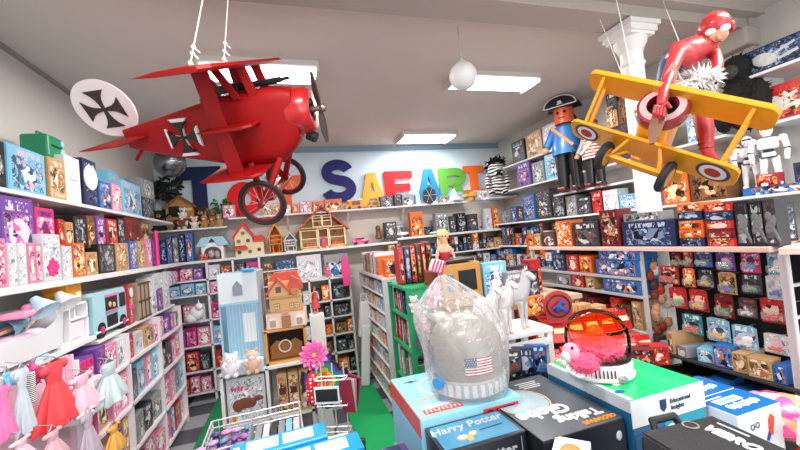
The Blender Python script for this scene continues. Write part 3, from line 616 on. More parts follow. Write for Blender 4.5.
def rib(path, wd):
    """fat stroke along a path as overlapping quads turned into one outline"""
    L_, R2 = [], []
    for i, p in enumerate(path):
        a = path[max(0, i - 1)]; c = path[min(len(path) - 1, i + 1)]; dx, dz = c[0] - a[0], c[1] - a[1]; n = math.hypot(dx, dz) or 1
        k = wd(i / (len(path) - 1)) / 2 if callable(wd) else wd / 2
        L_.append((p[0] - dz / n * k, p[1] + dx / n * k)); R2.append((p[0] + dz / n * k, p[1] - dx / n * k))
    return L_ + R2[::-1]
def letter(ch, a, b_, top, bot, colhex, cname, z0=None):
    y = YB - .035; xl = P(a, (top + bot) / 2, 1, y)[0]; xr = P(b_, (top + bot) / 2, 1, y)[0]; zt = P((a + b_) / 2, top, 1, y)[2]; zb = P((a + b_) / 2, bot, 1, y)[2]
    w, h = xr - xl, zt - zb; bb = B(); m = [mat(colhex, .8)]; y0, y1 = -.02, .02
    if ch == 'O':
        n = 32; o1 = [(w / 2 * math.cos(2 * PI * i / n), h / 2 + h / 2 * math.sin(2 * PI * i / n)) for i in range(n)]; o2 = [(w / 5 * math.cos(2 * PI * i / n), h / 2 + h / 5 * math.sin(2 * PI * i / n)) for i in range(n)]
        for i in range(n): j = (i + 1) % n; bb.prism([o1[i], o1[j], o2[j], o2[i]], y0, y1)
    elif ch == 'A':
        t = w * .3
        bb.prism([(-w / 2, 0), (-w * .16, h), (w * .16, h), (w / 2, 0), (w / 2 - t, 0), (w * .13, h * .2), (-w * .13, h * .2), (-w / 2 + t, 0)], y0, y1) if 0 else None
        P1 = [(-w / 2, 0), (-w * .17, h), (0, h), (0, h * .76), (-w * .09, h * .43), (0, h * .43), (0, h * .22), (-w * .14, h * .22), (-w * .2, 0)]
        bb.prism(P1, y0, y1); bb.prism([(-x, z) for x, z in P1][::-1], y0, y1)
    elif ch == 'R':
        bb.prism([(-w / 2, 0), (-w / 2, h), (-w / 2 + w * .3, h), (-w / 2 + w * .3, 0)], y0, y1)
        n = 14; arc = [(w * .08 + w * .3 * math.cos(t), h * .7 + h * .17 * math.sin(t)) for t in [PI / 2 - PI * i / n for i in range(n + 1)]]
        path = [(-w * .2, h * .86)] + [(x, z * 1.0) for x, z in arc] + [(-w * .2, h * .53)]
        o = rib(path, h * .26); k = len(o) // 2
        for i in range(k - 1): bb.prism([o[i], o[i + 1], o[-2 - i], o[-1 - i]], y0, y1)
        bb.prism([(-w * .05, h * .42), (w * .25, h * .42), (w / 2, 0), (w * .16, 0)], y0, y1)
    elif ch == 'S':
        pts = []
        for i in range(25):
            t = math.radians(15 + 255 * i / 24); pts.append((w * .29 * math.cos(t), h * .715 + h * .175 * math.sin(t)))
        for i in range(25):
            t = math.radians(90 - 255 * i / 24); pts.append((w * .33 * math.cos(t), h * .325 + h * .2 * math.sin(t)) if i else (0, h * .53))
        o = rib(pts, lambda q: h * .23); k = len(o) // 2
        for i in range(k - 1): bb.prism([o[i], o[i + 1], o[-2 - i], o[-1 - i]], y0, y1)
    else:
        for pl in glyph(ch, w, h): bb.prism(pl, y0, y1)
    o = bb.build('wall_letter', m, None, ((xl + xr) / 2, y, zb)); return tag(o, '%s letter %s of the shop sign on the blue back wall' % (cname, ch), 'letter', 'coloured wall letters')
letter('T', 177, 222, 167, 214, '142452', 'navy', )
letter('O', 227, 262, 182, 216, 'f01c1c', 'red'); letter('Y', 266, 305, 176, 214, 'f2703a', 'orange')
letter('S', 319, 357, 160, 203, '26246c', 'deep indigo'); letter('A', 359, 385, 173, 206, 'f2b04a', 'amber'); letter('F', 385, 413, 171, 203, 'ee1c24', 'red')
letter('A', 417, 440, 169, 197, '1c78b8', 'blue'); letter('R', 439, 466, 168, 198, '5ca23c', 'green'); letter('I', 464, 484, 166, 196, 'f26a1c', 'orange')
# dollhouses on the 1.64 shelf
def house(px0, px1, top, wall, roof, lab, y=4.95, z=1.641, chimney=False, d=.22, arch=False):
    x0, x1 = line_t((0, y, z), (1, 0, 0), px0), line_t((0, y, z), (1, 0, 0), px1); w = x1 - x0; xc = (x0 + x1) / 2; h = z_at(xc, y, top) - z
    e = empty('dollhouse', (xc, y + d / 2, z), 0, lab, 'dollhouse'); hw = h * .58
    b = B().box((-w * .4, 0, hw / 2), (w * .06, d, hw)).box((w * .4, 0, hw / 2), (w * .06, d, hw)).box((0, d / 2 - .005, hw / 2), (w * .8, .01, hw)).box((0, 0, .006), (w * .86, d, .012)).box((0, 0, hw * .52), (w * .8, d, .01)).prism([(-w * .4, hw), (w * .4, hw), (0, h * .94)], d / 2 - .012, d / 2)
    b.build('walls', mat(wall, .6), e)
    r = B().prism([(-w * .52, hw * .9), (0, h), (0, h * .93), (-w * .48, hw * .86)], -d * .55, d * .55).prism([(w * .52, hw * .9), (w * .48, hw * .86), (0, h * .93), (0, h)], -d * .55, d * .55); r.build('roof', mat(roof, .55), e)
    f = B()
    for sx in (-1, 1):
        f.box((sx * w * .2, -d * .42, hw * .25), (w * .05, .01, hw * .5)).box((sx * w * .2, -d * .42, hw * .75), (w * .3, .01, .012))
    f.box((0, -d * .42, hw), (w * .8, .012, .014)).box((0, -d * .42, hw * .5), (w * .8, .012, .014)); f.build('front_frame', mat(wall, .6), e)
    g = B().box((-w * .2, 0, hw * .12), (w * .14, d * .3, hw * .2), bev=.004).box((w * .18, 0, hw * .66), (w * .16, d * .3, hw * .18), bev=.004); g.build('furniture', mat('b8503c', .6), e)
    return e
# blue-roofed stable, red-roofed cottage, frames, A-frame
def stable():
    x0, x1 = line_t((0, 4.9, 1.64), (1, 0, 0), 197), line_t((0, 4.9, 1.64), (1, 0, 0), 229); w = x1 - x0
    e = empty('dollhouse', ((x0 + x1) / 2, 5.0, 1.641), 0, 'white arched dollhouse stable with a pale blue roof on the back shelf', 'dollhouse')
    h = .27
    b = B(); n = 10; ir = w * .27
    pts = [(-w * .34, 0), (-w * .34, h * .75), (w * .34, h * .75), (w * .34, 0), (ir, 0)] + [(ir * math.cos(PI * i / n), h * .3 + ir * .75 * math.sin(PI * i / n)) for i in range(n + 1)] + [(-ir, 0)]
    b.prism(pts, -.1, -.085).box((-w * .33, 0, h * .36), (.012, .18, h * .72)).box((w * .33, 0, h * .36), (.012, .18, h * .72)).build('arched_front', mat('f1f0ee', .5), e)
    B().prism([(-w * .5, h * .62), (-w * .3, h), (-w * .06, h), (0, h * 1.05), (w * .06, h), (w * .36, h), (w * .52, h * .6), (w * .2, h * .6), (0, h * .96), (-w * .2, h * .6)], -.12, .1).build('roof', mat('a9d2e6', .5), e)
    it = B().sph((-.03, -.02, .07), (.04, .03, .05), 8).sph((.04, -.03, .06), (.03, .03, .05), 8); it.build('toy_figures', mat('cbb9ae', .7, mottled=.5, scale=60), e)
stable()
tag(it_box(.09, .06, .07, 'red', v=0), 'small red box at the left foot of the blue-roofed stable', 'box').location = (-.99, 4.90, 1.641)
def cottage():
    x0, x1 = line_t((0, 4.9, 1.64), (1, 0, 0), 233), line_t((0, 4.9, 1.64), (1, 0, 0), 266); w = x1 - x0; xc = (x0 + x1) / 2; h = z_at(xc, 4.9, 222) - 1.64
    e = empty('dollhouse', (xc, 5.0, 1.641), 0, 'cream cottage dollhouse with scarlet roofs on the back shelf', 'dollhouse')
    B().prism([(-w * .42, 0), (-w * .42, h * .6), (-w * .15, h * .93), (w * .12, h * .6), (w * .12, h * .42), (w * .45, h * .42), (w * .45, 0)], -.08, .08).build('walls', mat('e6d6b0', .6), e)
    B().prism([(-w * .5, h * .55), (-w * .15, h), (w * .2, h * .55), (w * .15, h * .53), (-w * .15, h * .9), (-w * .45, h * .53)], -.11, .1).prism([(w * .12, h * .4), (w * .2, h * .58), (w * .42, h * .58), (w * .52, h * .4)], -.1, .09).prism([(-w * .46, h * .22), (-w * .38, h * .32), (-w * .1, h * .32), (-w * .02, h * .22)], -.13, -.08).build('roof', mat('d9332c', .5), e)
    k = 0
    for x, z in [(-.3, .45), (-.02, .45), (-.16, .68), (-.3, .12), (.02, .12), (.3, .16)]: k += 1; B().cyl((x * w, -.075, z * h), (x * w, -.086, z * h), h * .055, n=12).build('window', mat('5f7a3c' if k % 2 else '4a3428', .4), e)
cottage()
house(269, 284, 223, 'e9943a', 'f0a030', 'narrow orange open-front dollhouse beside the red-roofed cottage')
house(284, 298, 232, 'e9e6e2', 'dcd8d6', 'small white open-frame dollhouse left of the big A-frame house')
def aframe():
    y = 4.88; z = 1.641; x0, x1 = line_t((0, y, z), (1, 0, 0), 301), line_t((0, y, z), (1, 0, 0), 347); w = x1 - x0; xc = (x0 + x1) / 2; h = z_at(xc, y, 206) - z
    e = empty('dollhouse', (xc, 5.01, z), 0, 'large wooden A-frame dollhouse with maroon roof edge on the back shelf', 'dollhouse'); m = mat('e3bf7e', .6); hw = h * .5; d = .25
    b = B().box((0, 0, .01), (w, d, .02)).box((0, d / 2, hw / 2), (w, .01, hw)).prism([(-w * .5, hw), (w * .5, hw), (0, h)], d / 2 - .008, d / 2)
    for x in (-.49, -.12, .12, .49): b.box((x * w, 0, hw / 2), (.014, d, hw))
    b.box((0, 0, hw), (w, d, .012)).box((-.02, 0, hw * 1.45), (w * .5, d, .01)); b.build('walls', m, e)
    B().prism([(-w * .6, hw * .82), (0, h * 1.03), (0, h * .98), (-w * .56, hw * .8)], -d * .56, d * .56).prism([(w * .6, hw * .82), (w * .56, hw * .8), (0, h * .98), (0, h * 1.03)], -d * .56, d * .56).build('roof', mat('b5523e', .6), e)
    f = B(); L_ = mat('f3e6c6', .5)
    for x0_, x1_, z0, z1 in [(-.47, -.14, .06, .44), (.14, .47, .06, .44), (-.1, .1, .04, .46), (-.2, -.01, .52, .78), (.01, .2, .52, .78)]:
        for x in (x0_, x1_): f.box((x * w, -d / 2, (z0 + z1) / 2 * h), (.01, .012, (z1 - z0) * h))
        for zz in (z0, z1, (z0 + z1) / 2): f.box(((x0_ + x1_) / 2 * w, -d / 2, zz * h), ((x1_ - x0_) * w, .01, .008))
    f.build('window_frame', L_, e)
    g = B().box((-.3 * w, 0, .05), (.1, .08, .07), bev=.006).box((.3 * w, 0, .05), (.12, .1, .09), bev=.006).box((.0, 0, h * .6), (.1, .08, .06), bev=.006).cyl((.3 * w, .05, h * .3), (.3 * w, .05, h * .42), .02); g.build('furniture', mat('d86c4a', .6, mottled=.5, scale=30), e)
    B().box((0, -d / 2 - .004, .085), (.05, .01, .15), bev=.006).build('front_door', mat('d8467f', .5), e)
aframe()
def at_back(px, y, z): return (line_t((0, y, z), (1, 0, 0), px), y, z)
o = it_car(.24, 'f0468c', 'toy_convertible', h=.10); o.location = at_back(361, 4.96, 1.641); tag(o, 'hot pink toy convertible beside the A-frame dollhouse', 'toy car')
o = skin('head_bust', [((0, 0, 0), .06), ((0, 0, .05), .045), ((0, 0, .09), .025), ((0, -.005, .14), .04), ((0, 0, .18), .03)], [(0, 1), (1, 2), (2, 3), (3, 4)], mat('7c4c26', .35, bump=.3, scale=60), sub=2); o.location = at_back(379, 5.0, 1.681); o.scale = (1.1, 1.1, 1.15); tag(o, 'bronze coloured bust statuette on the back shelf near the pink car', 'bust')
row('back', 4.90, 1.681, .12, [(386, 398, 222, 'box', 'charcoal'), (412, 425, 212, 'box', 'orange'), (437, 450, 213, 'box', 'grey'), (451, 457, 216, 'box', 'charcoal'), (458, 467, 213, 'box', 'black'), (468, 479, 214, 'box', 'charcoal'), (487, 493, 208, 'box', 'white'), (494, 500, 207, 'box', 'orange')], 'on the back shelf left of the white robots', 'science fiction boxes on the back shelf')
fill('back', 5.08, 1.681, .95 + .5, 3.1, (.1, .2), (.1, .2), ['charcoal', 'grey', 'black', 'white'], 'in the back row behind the robots', 'science fiction boxes on the back shelf', depth=(.06, .09))
# spacecraft-like models
def ship(px, y, z, l, lab, yaw=.3):
    o = B().sph((0, 0, l * .2), (l * .5, l * .22, l * .09), 16).box((l * .2, 0, l * .25), (l * .3, l * .1, l * .1), bev=.006).box((-l * .35, 0, l * .22), (l * .12, l * .5, l * .06), bev=.004).cyl((0, 0, 0), (0, 0, l * .2), l * .06).sph((0, 0, l * .01), (l * .14, l * .1, l * .015), 10).build('model_spaceship', mat('d6d6d4', .5, mottled=.3, scale=70), None, at_back(px, y, z), yaw)
    return tag(o, lab, 'model spaceship')
ship(402, 4.98, 1.681, .26, 'pale grey model spaceship left of the orange box on back shelf', .2)
ship(425 + 9, 4.93, 1.681, .14, 'tiny grey model spaceship right of the orange box')
o = B().cyl((-.13, 0, .12), (-.10, 0, .12), .13, n=6).cyl((.10, 0, .12), (.13, 0, .12), .13, n=6).sph((0, 0, .12), .05, 14).cyl((-.1, 0, .12), (.1, 0, .12), .016).build('toy_starfighter', mat('202226', .5), None, at_back(430, 5.0, 2.131), 1.25); o.scale = (.8, .8, 1); tag(o, 'black toy spacecraft with hexagonal side panels on the high back shelf', 'toy')
s = B()
for a in range(6): s.box((-.132, .06 * math.cos(a * PI / 3), .12 + .06 * math.sin(a * PI / 3)), (.004, .12, .006), (a * PI / 3, 0, 0))
s.build('panel_ribs', mat('9aa0a8', .4), o)
o = B().prism([(-.12, 0), (.13, .02), (.04, .06), (-.02, .2), (-.08, .06)], -.03, .03).box((0, 0, .03), (.12, .16, .01)).build('toy_shuttle', mat('d9d9db', .4), None, at_back(456, 4.96, 2.131)); tag(o, 'white toy shuttle with a tall fin on the high back shelf', 'toy')
o = B().cyl((0, 0, 0), (0, 0, .05), .06).box((0, 0, .08), (.2, .12, .05), bev=.015).box((.07, 0, .12), (.08, .08, .04), bev=.01).build('toy_tank', mat('d9a35c', .5), None, at_back(470, 4.95, 2.131)); tag(o, 'tan toy vehicle left of the white box on the high back shelf', 'toy')
for i, px in enumerate([507, 516, 525]):
    o = it_robot(.25 + .01 * i, ['b9bdc2', 'e6e7e9', 'dfe0e2'][i]); o.location = at_back(px, 4.93, 1.681); tag(o, ['grey toy robot figure at the left of three on the back shelf', 'white toy robot figure between two others on the back shelf', 'white toy robot figure right of the other two, back shelf'][i], 'toy robot', 'robots on the back shelf')
gg = ['charcoal', 'black', 'grey', 'maroon', 'brown', 'red', 'charcoal', 'black', 'orange', 'white', 'blue', 'navy', 'tan']
for z, nm in [(1.401, 'upper'), (1.131, 'middle'), (.851, 'lower')]:
    fill('back', 4.86, z, 1.28, 3.3, (.07, .16), (.05, .12), gg, 'on the %s right back wall shelf' % nm, 'toy boxes on the right back wall', top=.25)
# corner shelf: plush, wooden kennel
for i, (px, c, h, er, nm) in enumerate([(171, '8c6a4c', .12, 'round', 'brown'), (184, 'e8d3bb', .18, 'round', 'cream'), (195, 'ead9d2', .15, 'round', 'white'), (205, 'b98a5c', .16, 'long', 'tan'), (213, 'a87848', .14, 'round', 'honey brown'), (220, 'c9a070', .17, 'point', 'golden')]):
    o = it_plush(h, c, ears=er); o.location = at_back(px, 4.98 if px < 217 else 5.02, 2.031 if px < 217 else 2.031); o.rotation_euler = (0, 0, R.uniform(-.3, .3)); tag(o, '%s plush animal sitting on the corner shelf, %s' % (nm, ['leftmost in the front row', 'with a red bow', 'right of the red-bowed bear', 'with long ears', 'beside the long-eared one', 'at the right end'][i]), 'plush toy', 'plush animals on the corner shelf')
    if i == 1: B().sph((-.02, -.05, .1), (.022, .012, .014), 8).sph((.02, -.05, .1), (.022, .012, .014), 8).build('bow', mat('c8202a', .6), o)
o = it_plush(.13, '8fb4cc', ears='long'); o.location = at_back(177, 5.1, 2.031); tag(o, 'pale blue plush animal behind the teddy bears', 'plush toy', 'plush animals on the corner shelf')
for i, (px, h, c) in enumerate([(160, .27, '2b2420'), (171, .24, '171412'), (201, .28, '4e3524'), (213, .25, '8a6a50')]):
    o = it_plush(h, c, muzzle='b0835e' if i != 1 else '9a7a60', name='plush_monkey'); o.location = at_back(px, 5.12 if px > 180 else 5.08, 2.031); o.rotation_euler = (0, 0, .2); tag(o, ['dark brown plush monkey at the far left of the corner shelf', 'black plush gorilla left of the wooden kennel', 'dark brown plush monkey right of the wooden kennel', 'light brown plush monkey at the right of the corner shelf'][i], 'plush toy', 'plush monkeys in the corner')
e = empty('wooden_kennel', at_back(182, 5.10, 2.16), 0, 'wooden toy kennel with dark doorway above the teddy bears', 'toy kennel')
B().box((0, 0, -.065), (.3, .16, .13)).build('stand', mat('3a2c22', .7), e)
B().prism([(-.15, 0), (-.15, .16), (0, .27), (.15, .16), (.15, 0)], -.07, .07).build('kennel_body', mat('b07a44', .7, mottled=.3, scale=20), e)
B().box((-.06, -.072, .1), (.12, .004, .13)).build('doorway', mat('161210', .8), e)
B().prism([(-.19, .15), (0, .3), (0, .27), (-.17, .13)], -.09, .09).prism([(.19, .15), (.17, .13), (0, .27), (0, .3)], -.09, .09).build('roof', mat('7c4f2a', .7), e)
B().box((.09, -.074, .12), (.09, .006, .03)).build('name_board', mat('e0c28e', .6), e)
o = it_plush(.13, 'e9e9e6', muzzle='222222', name='plush_panda'); o.location = at_back(183, 4.98, 2.16); o.location[2] = 2.165; tag(o, 'black and white plush panda sitting in front of the kennel doorway', 'plush toy')
B().box((0, .0, -.065), (.08, .08, .13)).build('stand', mat('5a4636', .8), o)
def foliage(name, c, r, n, colhex, lab, seed, leaf=.045):
    rg = random.Random(seed); b = B()
    for _ in range(n):
        d = Vector((rg.gauss(0, 1), rg.gauss(0, .5), rg.gauss(0, 1))).normalized() * r * rg.uniform(.3, 1); b.sph((d.x, d.y, d.z), (leaf, leaf * .3, leaf * .45), 6, (rg.uniform(-1, 1), rg.uniform(-1, 1), rg.uniform(-1, 1)))
    for _ in range(7): b.cyl((0, 0, -r), (rg.uniform(-r, r) * .7, 0, rg.uniform(0, r) * .8), .004, n=5)
    return tag(b.build(name, mat(colhex, .6, mottled=.5, scale=20), None, c), lab, 'plant', kind=None)
foliage('artificial_plant', (-1.38, 5.08, 2.55), .17, 90, '1c2620', 'dark artificial foliage above the kennel in the back left corner', 3)
foliage('artificial_plant', (-.80, 5.12, 2.28), .14, 50, '2c6a38', 'green leafy artificial plant right of the kennel below the plane', 4, .03)
row('back', 4.93, 2.131, .1, [(223, 236, 205, 'box', 'pink')], 'at the left end of the high back shelf', G_)
o = it_plush(.16, 'd8281e', muzzle='ffffff', name='plush_bird'); o.location = at_back(243, 4.98, 2.131); tag(o, 'red plush bird with white face below the red letter', 'plush toy')
tag(B().sph((0, 0, 0), .16, 32).cyl((0, 0, .15), (0, 0, .2), .02).cyl((0, 0, .2), (0, 0, H - 2.74), .003).build('mirror_ball', mat('8a8c92', .08, metal=1, bump=.4, scale=50), None, (-1.17, 4.5, 2.74), 0, True), 'dark shiny mirror ball hanging in the back left corner', 'mirror ball')
# zebra plush with black mane in the right corner
def stripes(a, b_, sc=26, dist=3):
    m = bpy.data.materials.new('zebra_stripes'); m.use_nodes = True; nt = m.node_tree; b = nt.nodes['Principled BSDF']; b.inputs['Roughness'].default_value = .9
    tc = nt.nodes.new('ShaderNodeTexCoord'); w = nt.nodes.new('ShaderNodeTexWave'); w.bands_direction = 'Z'; w.inputs['Scale'].default_value = sc; w.inputs['Distortion'].default_value = dist; w.inputs['Detail'].default_value = 1
    r = nt.nodes.new('ShaderNodeValToRGB'); r.color_ramp.interpolation = 'CONSTANT'; r.color_ramp.elements[1].position = .5; r.color_ramp.elements[0].color = lin(a); r.color_ramp.elements[1].color = lin(b_)
    nt.links.new(tc.outputs['Object'], w.inputs[0]); nt.links.new(w.outputs[0], r.inputs[0]); nt.links.new(r.outputs[0], b.inputs['Base Color']); return m
zx = at_back(503, 4.78, 2.215)
tag(B().box((0, 0, 0), (.5, .34, .02)).build('wall_shelf', SW, None, (zx[0], 4.95, 2.14)), 'small white corner shelf under the zebra plush', 'shelf')
e = empty('plush_zebra', (zx[0] - .03, 4.86, 2.175), -.5, 'black and white striped plush zebra with dark mane, back right corner', 'plush toy')
b = B().sph((0, 0, .16), (.13, .12, .18), 18).sph((0, -.06, .38), (.13, .12, .12), 18).sph((.02, -.17, .33), (.07, .09, .065), 14)
for s in (-1, 1): b.sph((s * .1, -.12, .05), (.05, .14, .05), 12).sph((s * .14, -.08, .2), (.04, .06, .12), 12).sph((s * .1, -.03, .5), (.03, .02, .06), 10)
b.build('body', stripes('efefec', '141416', 7, 4), e, smooth=True)
fluff(B(), (0, .0, .48), (.13, .12, .08), 140, .09, random.Random(5)).build('mane', mat('0e0e10', .9), e)
B().sph((.02, -.26, .33), (.04, .02, .03), 10).build('nose', mat('141416', .5), e)
# items hung on the back wall beneath the 1.64 shelf, centre
row('back', 4.86, 1.246, .03, [(298, 323, 255, 'box', 'white'), (325, 350, 254, 'box', 'grey')], 'above the small animal boxes', 'picture boxes on the back wall')
row('back', 4.86, 1.246, .04, [(264, 275, 262, 'box', 'brown'), (276, 297, 259, 'box', 'navy'), (253, 262, 262, 'box', 'magenta')], 'behind the tan dollhouse tower', 'picture boxes on the back wall')
shelf('back', 4.85, 1.245, -.36, .78, .36, 'white shelf board behind the dollhouse tower', th=.018)
shelf('back', 4.85, 1.43, -.36, .1, .36, 'short upper board under the dollhouse shelf', th=.015)
# small animal boxes
for z, zt, nm in [(1.006, .22, 'upper'), (.801, .17, 'second'), (.586, .18, 'third'), (.361, .18, 'fourth'), (.101, .2, 'bottom')]:
    for a, c, bn in [(-.08, .175, 'left'), (.20, .42, 'middle'), (.45, .67, 'right')]:
        fill('back', 4.61, z, a, c, (zt * .6, zt * .85), (.1, .2), ['black', 'brown', 'orange', 'charcoal', 'purple'] if bn != 'left' else ['purple', 'white', 'sky blue', 'pink'], 'on the %s shelf of the animal unit, %s column' % (nm, bn), 'boxed animals in the white unit', depth=(.1, .16))
for i, px in enumerate([328, 336, 344]):
    o = it_plush(.12, ['e86aa0', '3a8ad0', '4a5a70'][i], ears='long'); o.location = at_back(px, 4.66, 1.277 if 0 else 1.291); tag(o, ['pink', 'blue', 'slate'][i] + ' small plush animal atop the animal box unit', 'plush toy')
tag(B().prism([(-.04, 0), (.04, 0), (.05, .2), (.03, .34), (0, .38), (-.03, .34), (-.05, .2)], -.02, .02).build('toy_bag', mat('e2408c', .4), None, (at_back(347, 4.55, 1.16)[0], 4.55, 1.16)), 'hot pink hanging toy bag at the right of the animal unit', 'toy bag')
tag(B().box((0, 0, .2), (.16, .08, .42), (0, .12, 0), bev=.02).tube([(-.04, 0, .41), (-.03, 0, .5), (.03, 0, .5), (.04, 0, .41)], .006).build('carry_bag', mat('e9e9ea', .5), None, (.80, 4.42, .55)), 'white carry bag hanging beside the white card stand', 'bag')
tag(B().box((0, 0, .35), (.1, .07, .7), (.0, .1, 0), bev=.02).tube([(-.03, 0, .7), (-.02, 0, .8), (.03, 0, .8)], .008).build('doll_stroller', mat('e4e4e6', .4), None, (.74, 4.3, .01)), 'folded white toy stroller standing at the end of the green mat', 'toy stroller')
# ============================================================ RIGHT WALL
G_ = 'boxes on the right wall shelves'
row('right', 3.10, 2.561, .12, [(513, 525, 141, 'box', 'charcoal'), (527, 543, 132, 'box', 'tan'), (544, 563, 123, 'box', 'white')], 'on the topmost right wall shelf left of the pirate', G_)
row('right', 3.10, 2.561, .15, [(607, 618, 106, 'box', 'tan'), (619, 634, 98, 'box', 'brown')], 'seen between the yellow plane wings', G_)
row('right', 3.10, 2.561, .1, [(607, 618, 93, 'box', 'charcoal', .1, 2.72), (619, 634, 86, 'box', 'brown', .1, 2.74)], 'stacked high between the yellow plane wings', G_)
row('right', 3.10, 2.216, .12, [(518, 531, 163, 'box', 'purple'), (533, 545, 162, 'box', 'grey'), (546, 566, 153, 'box', 'sky blue'), (622, 636, 122, 'box', 'charcoal'), (643, 660, 122, 'box', 'brown'), (688, 700, 118, 'box', 'sky blue')], 'on the second right wall shelf', G_)
fill('right', 3.08, 2.021, 3.72, 4.9, (.1, .16), (.1, .16), gg, 'on the right wall shelf in the far corner', G_) if 0 else None
row('right', 3.02, 1.746, .14, [(524, 536, 195, 'box', 'blue'), (537, 552, 190, 'box', 'charcoal'), (553, 566, 196, 'box', 'black'), (567, 577, 196, 'box', 'grey'), (578, 592, 197, 'box', 'charcoal'), (593, 603, 191, 'box', 'red'), (604, 619, 190, 'box', 'white'), (620, 641, 194, 'box', 'sky blue'), (664, 690, 172, 'box', 'orange'), (691, 732, 168, 'box', 'brown')], 'on the long right wall shelf', G_)
fill('right', 3.2, 1.746, 3.2, 4.8, (.18, .24), (.12, .2), ['charcoal', 'navy', 'black', 'blue'], 'in the long right wall shelf back row', G_, depth=(.08, .1))
for z, nm in [(1.421, 'upper'), (1.121, 'lower')]:
    fill('right', 3.02, z, 2.95, 4.8, (.08, .18), (.05, .12), gg, 'on the %s shelf of the far right corner' % nm, G_, top=.28)
row('right', 3.10, 2.561, .16, [(743, 812, 42, 'box', 'navy')], 'on the topmost near shelf', G_)
row('right', 3.10, 2.216, .16, [(757, 812, 84, 'box', 'red')], 'on the near right shelf above the white robots', G_)
# saucer relief on the red ship box, ship silhouettes on the navy one
for o, c, w, k, lab in [x[:4] + ('',) for x in AUTO if x[3] in ('on the topmost near shelf', 'on the near right shelf above the white robots')]:
    w_, h_ = o.dimensions.x, o.dimensions.z
    bb = B().sph((-w_ * .15, 0, h_ * .45), (w_ * .2, .004, h_ * .25), 20, (0, .3, 0)).box((w_ * .1, 0, h_ * .6), (w_ * .45, .005, h_ * .08), (0, -.3, 0)).box((w_ * .2, 0, h_ * .35), (w_ * .3, .005, h_ * .1), (0, -.2, 0))
    bb.build('ship_picture', mat('cfd0cc', .4, mottled=.4, scale=30), o, (0, -.083, 0))
# white robot figures (near right)
for i, (px, h, x) in enumerate([(752, .37, 3.12), (772, .41, 3.08), (741, .34, 3.2)]):
    y = line_t((x, 0, 1.85), (0, 1, 0), px); o = it_robot(h, 'f2f2f2'); o.location = (x, y, 1.80); o.rotation_euler = (0, 0, -PI / 2 + .4); tag(o, ['white toy robot figure left of the tallest robot, near right shelf', 'tallest white toy robot figure with black visor, near right shelf', 'white toy robot figure partly behind, nearest the yellow wing'][i], 'toy robot', 'white robots on the near right shelf')
o = it_box(.6, .22, .052, 'blue', v=1); o.location = (3.16, 1.45, 1.746); o.rotation_euler = (0, 0, -PI / 2); tag(o, 'long blue game box under the white robot figures', 'box')
o = it_box(.12, .06, .08, 'red', v=0); o.location = (3.07, 1.60, 1.80); o.rotation_euler = (0, 0, -PI / 2); tag(o, 'small red box between the legs of the white robots', 'box')
o = it_box(.2, .08, .12, 'navy', v=3); o.location = (3.07, 1.36, 1.80); o.rotation_euler = (0, 0, -PI / 2); tag(o, 'navy box right of the tallest white robot', 'box')
# black gorilla plush behind the yellow plane
e = empty('plush_gorilla', (3.14, 1.72, 2.216), -PI / 2, 'large shaggy black plush gorilla on the right wall shelf behind the pilot', 'plush toy')
b = B(); fluff(b, (0, 0, .2), (.13, .11, .2), 160, .05, random.Random(8)); fluff(b, (.0, -.04, .42), (.09, .09, .1), 80, .04, random.Random(9)); fluff(b, (-.12, -.05, .15), (.05, .06, .15), 40, .04, random.Random(10)); fluff(b, (.12, -.05, .15), (.05, .06, .15), 40, .04, random.Random(11)); b.build('fur', mat('08080a', .85), e)
B().sph((0, -.12, .4), (.05, .03, .05), 12).build('face', mat('3a3430', .6), e)
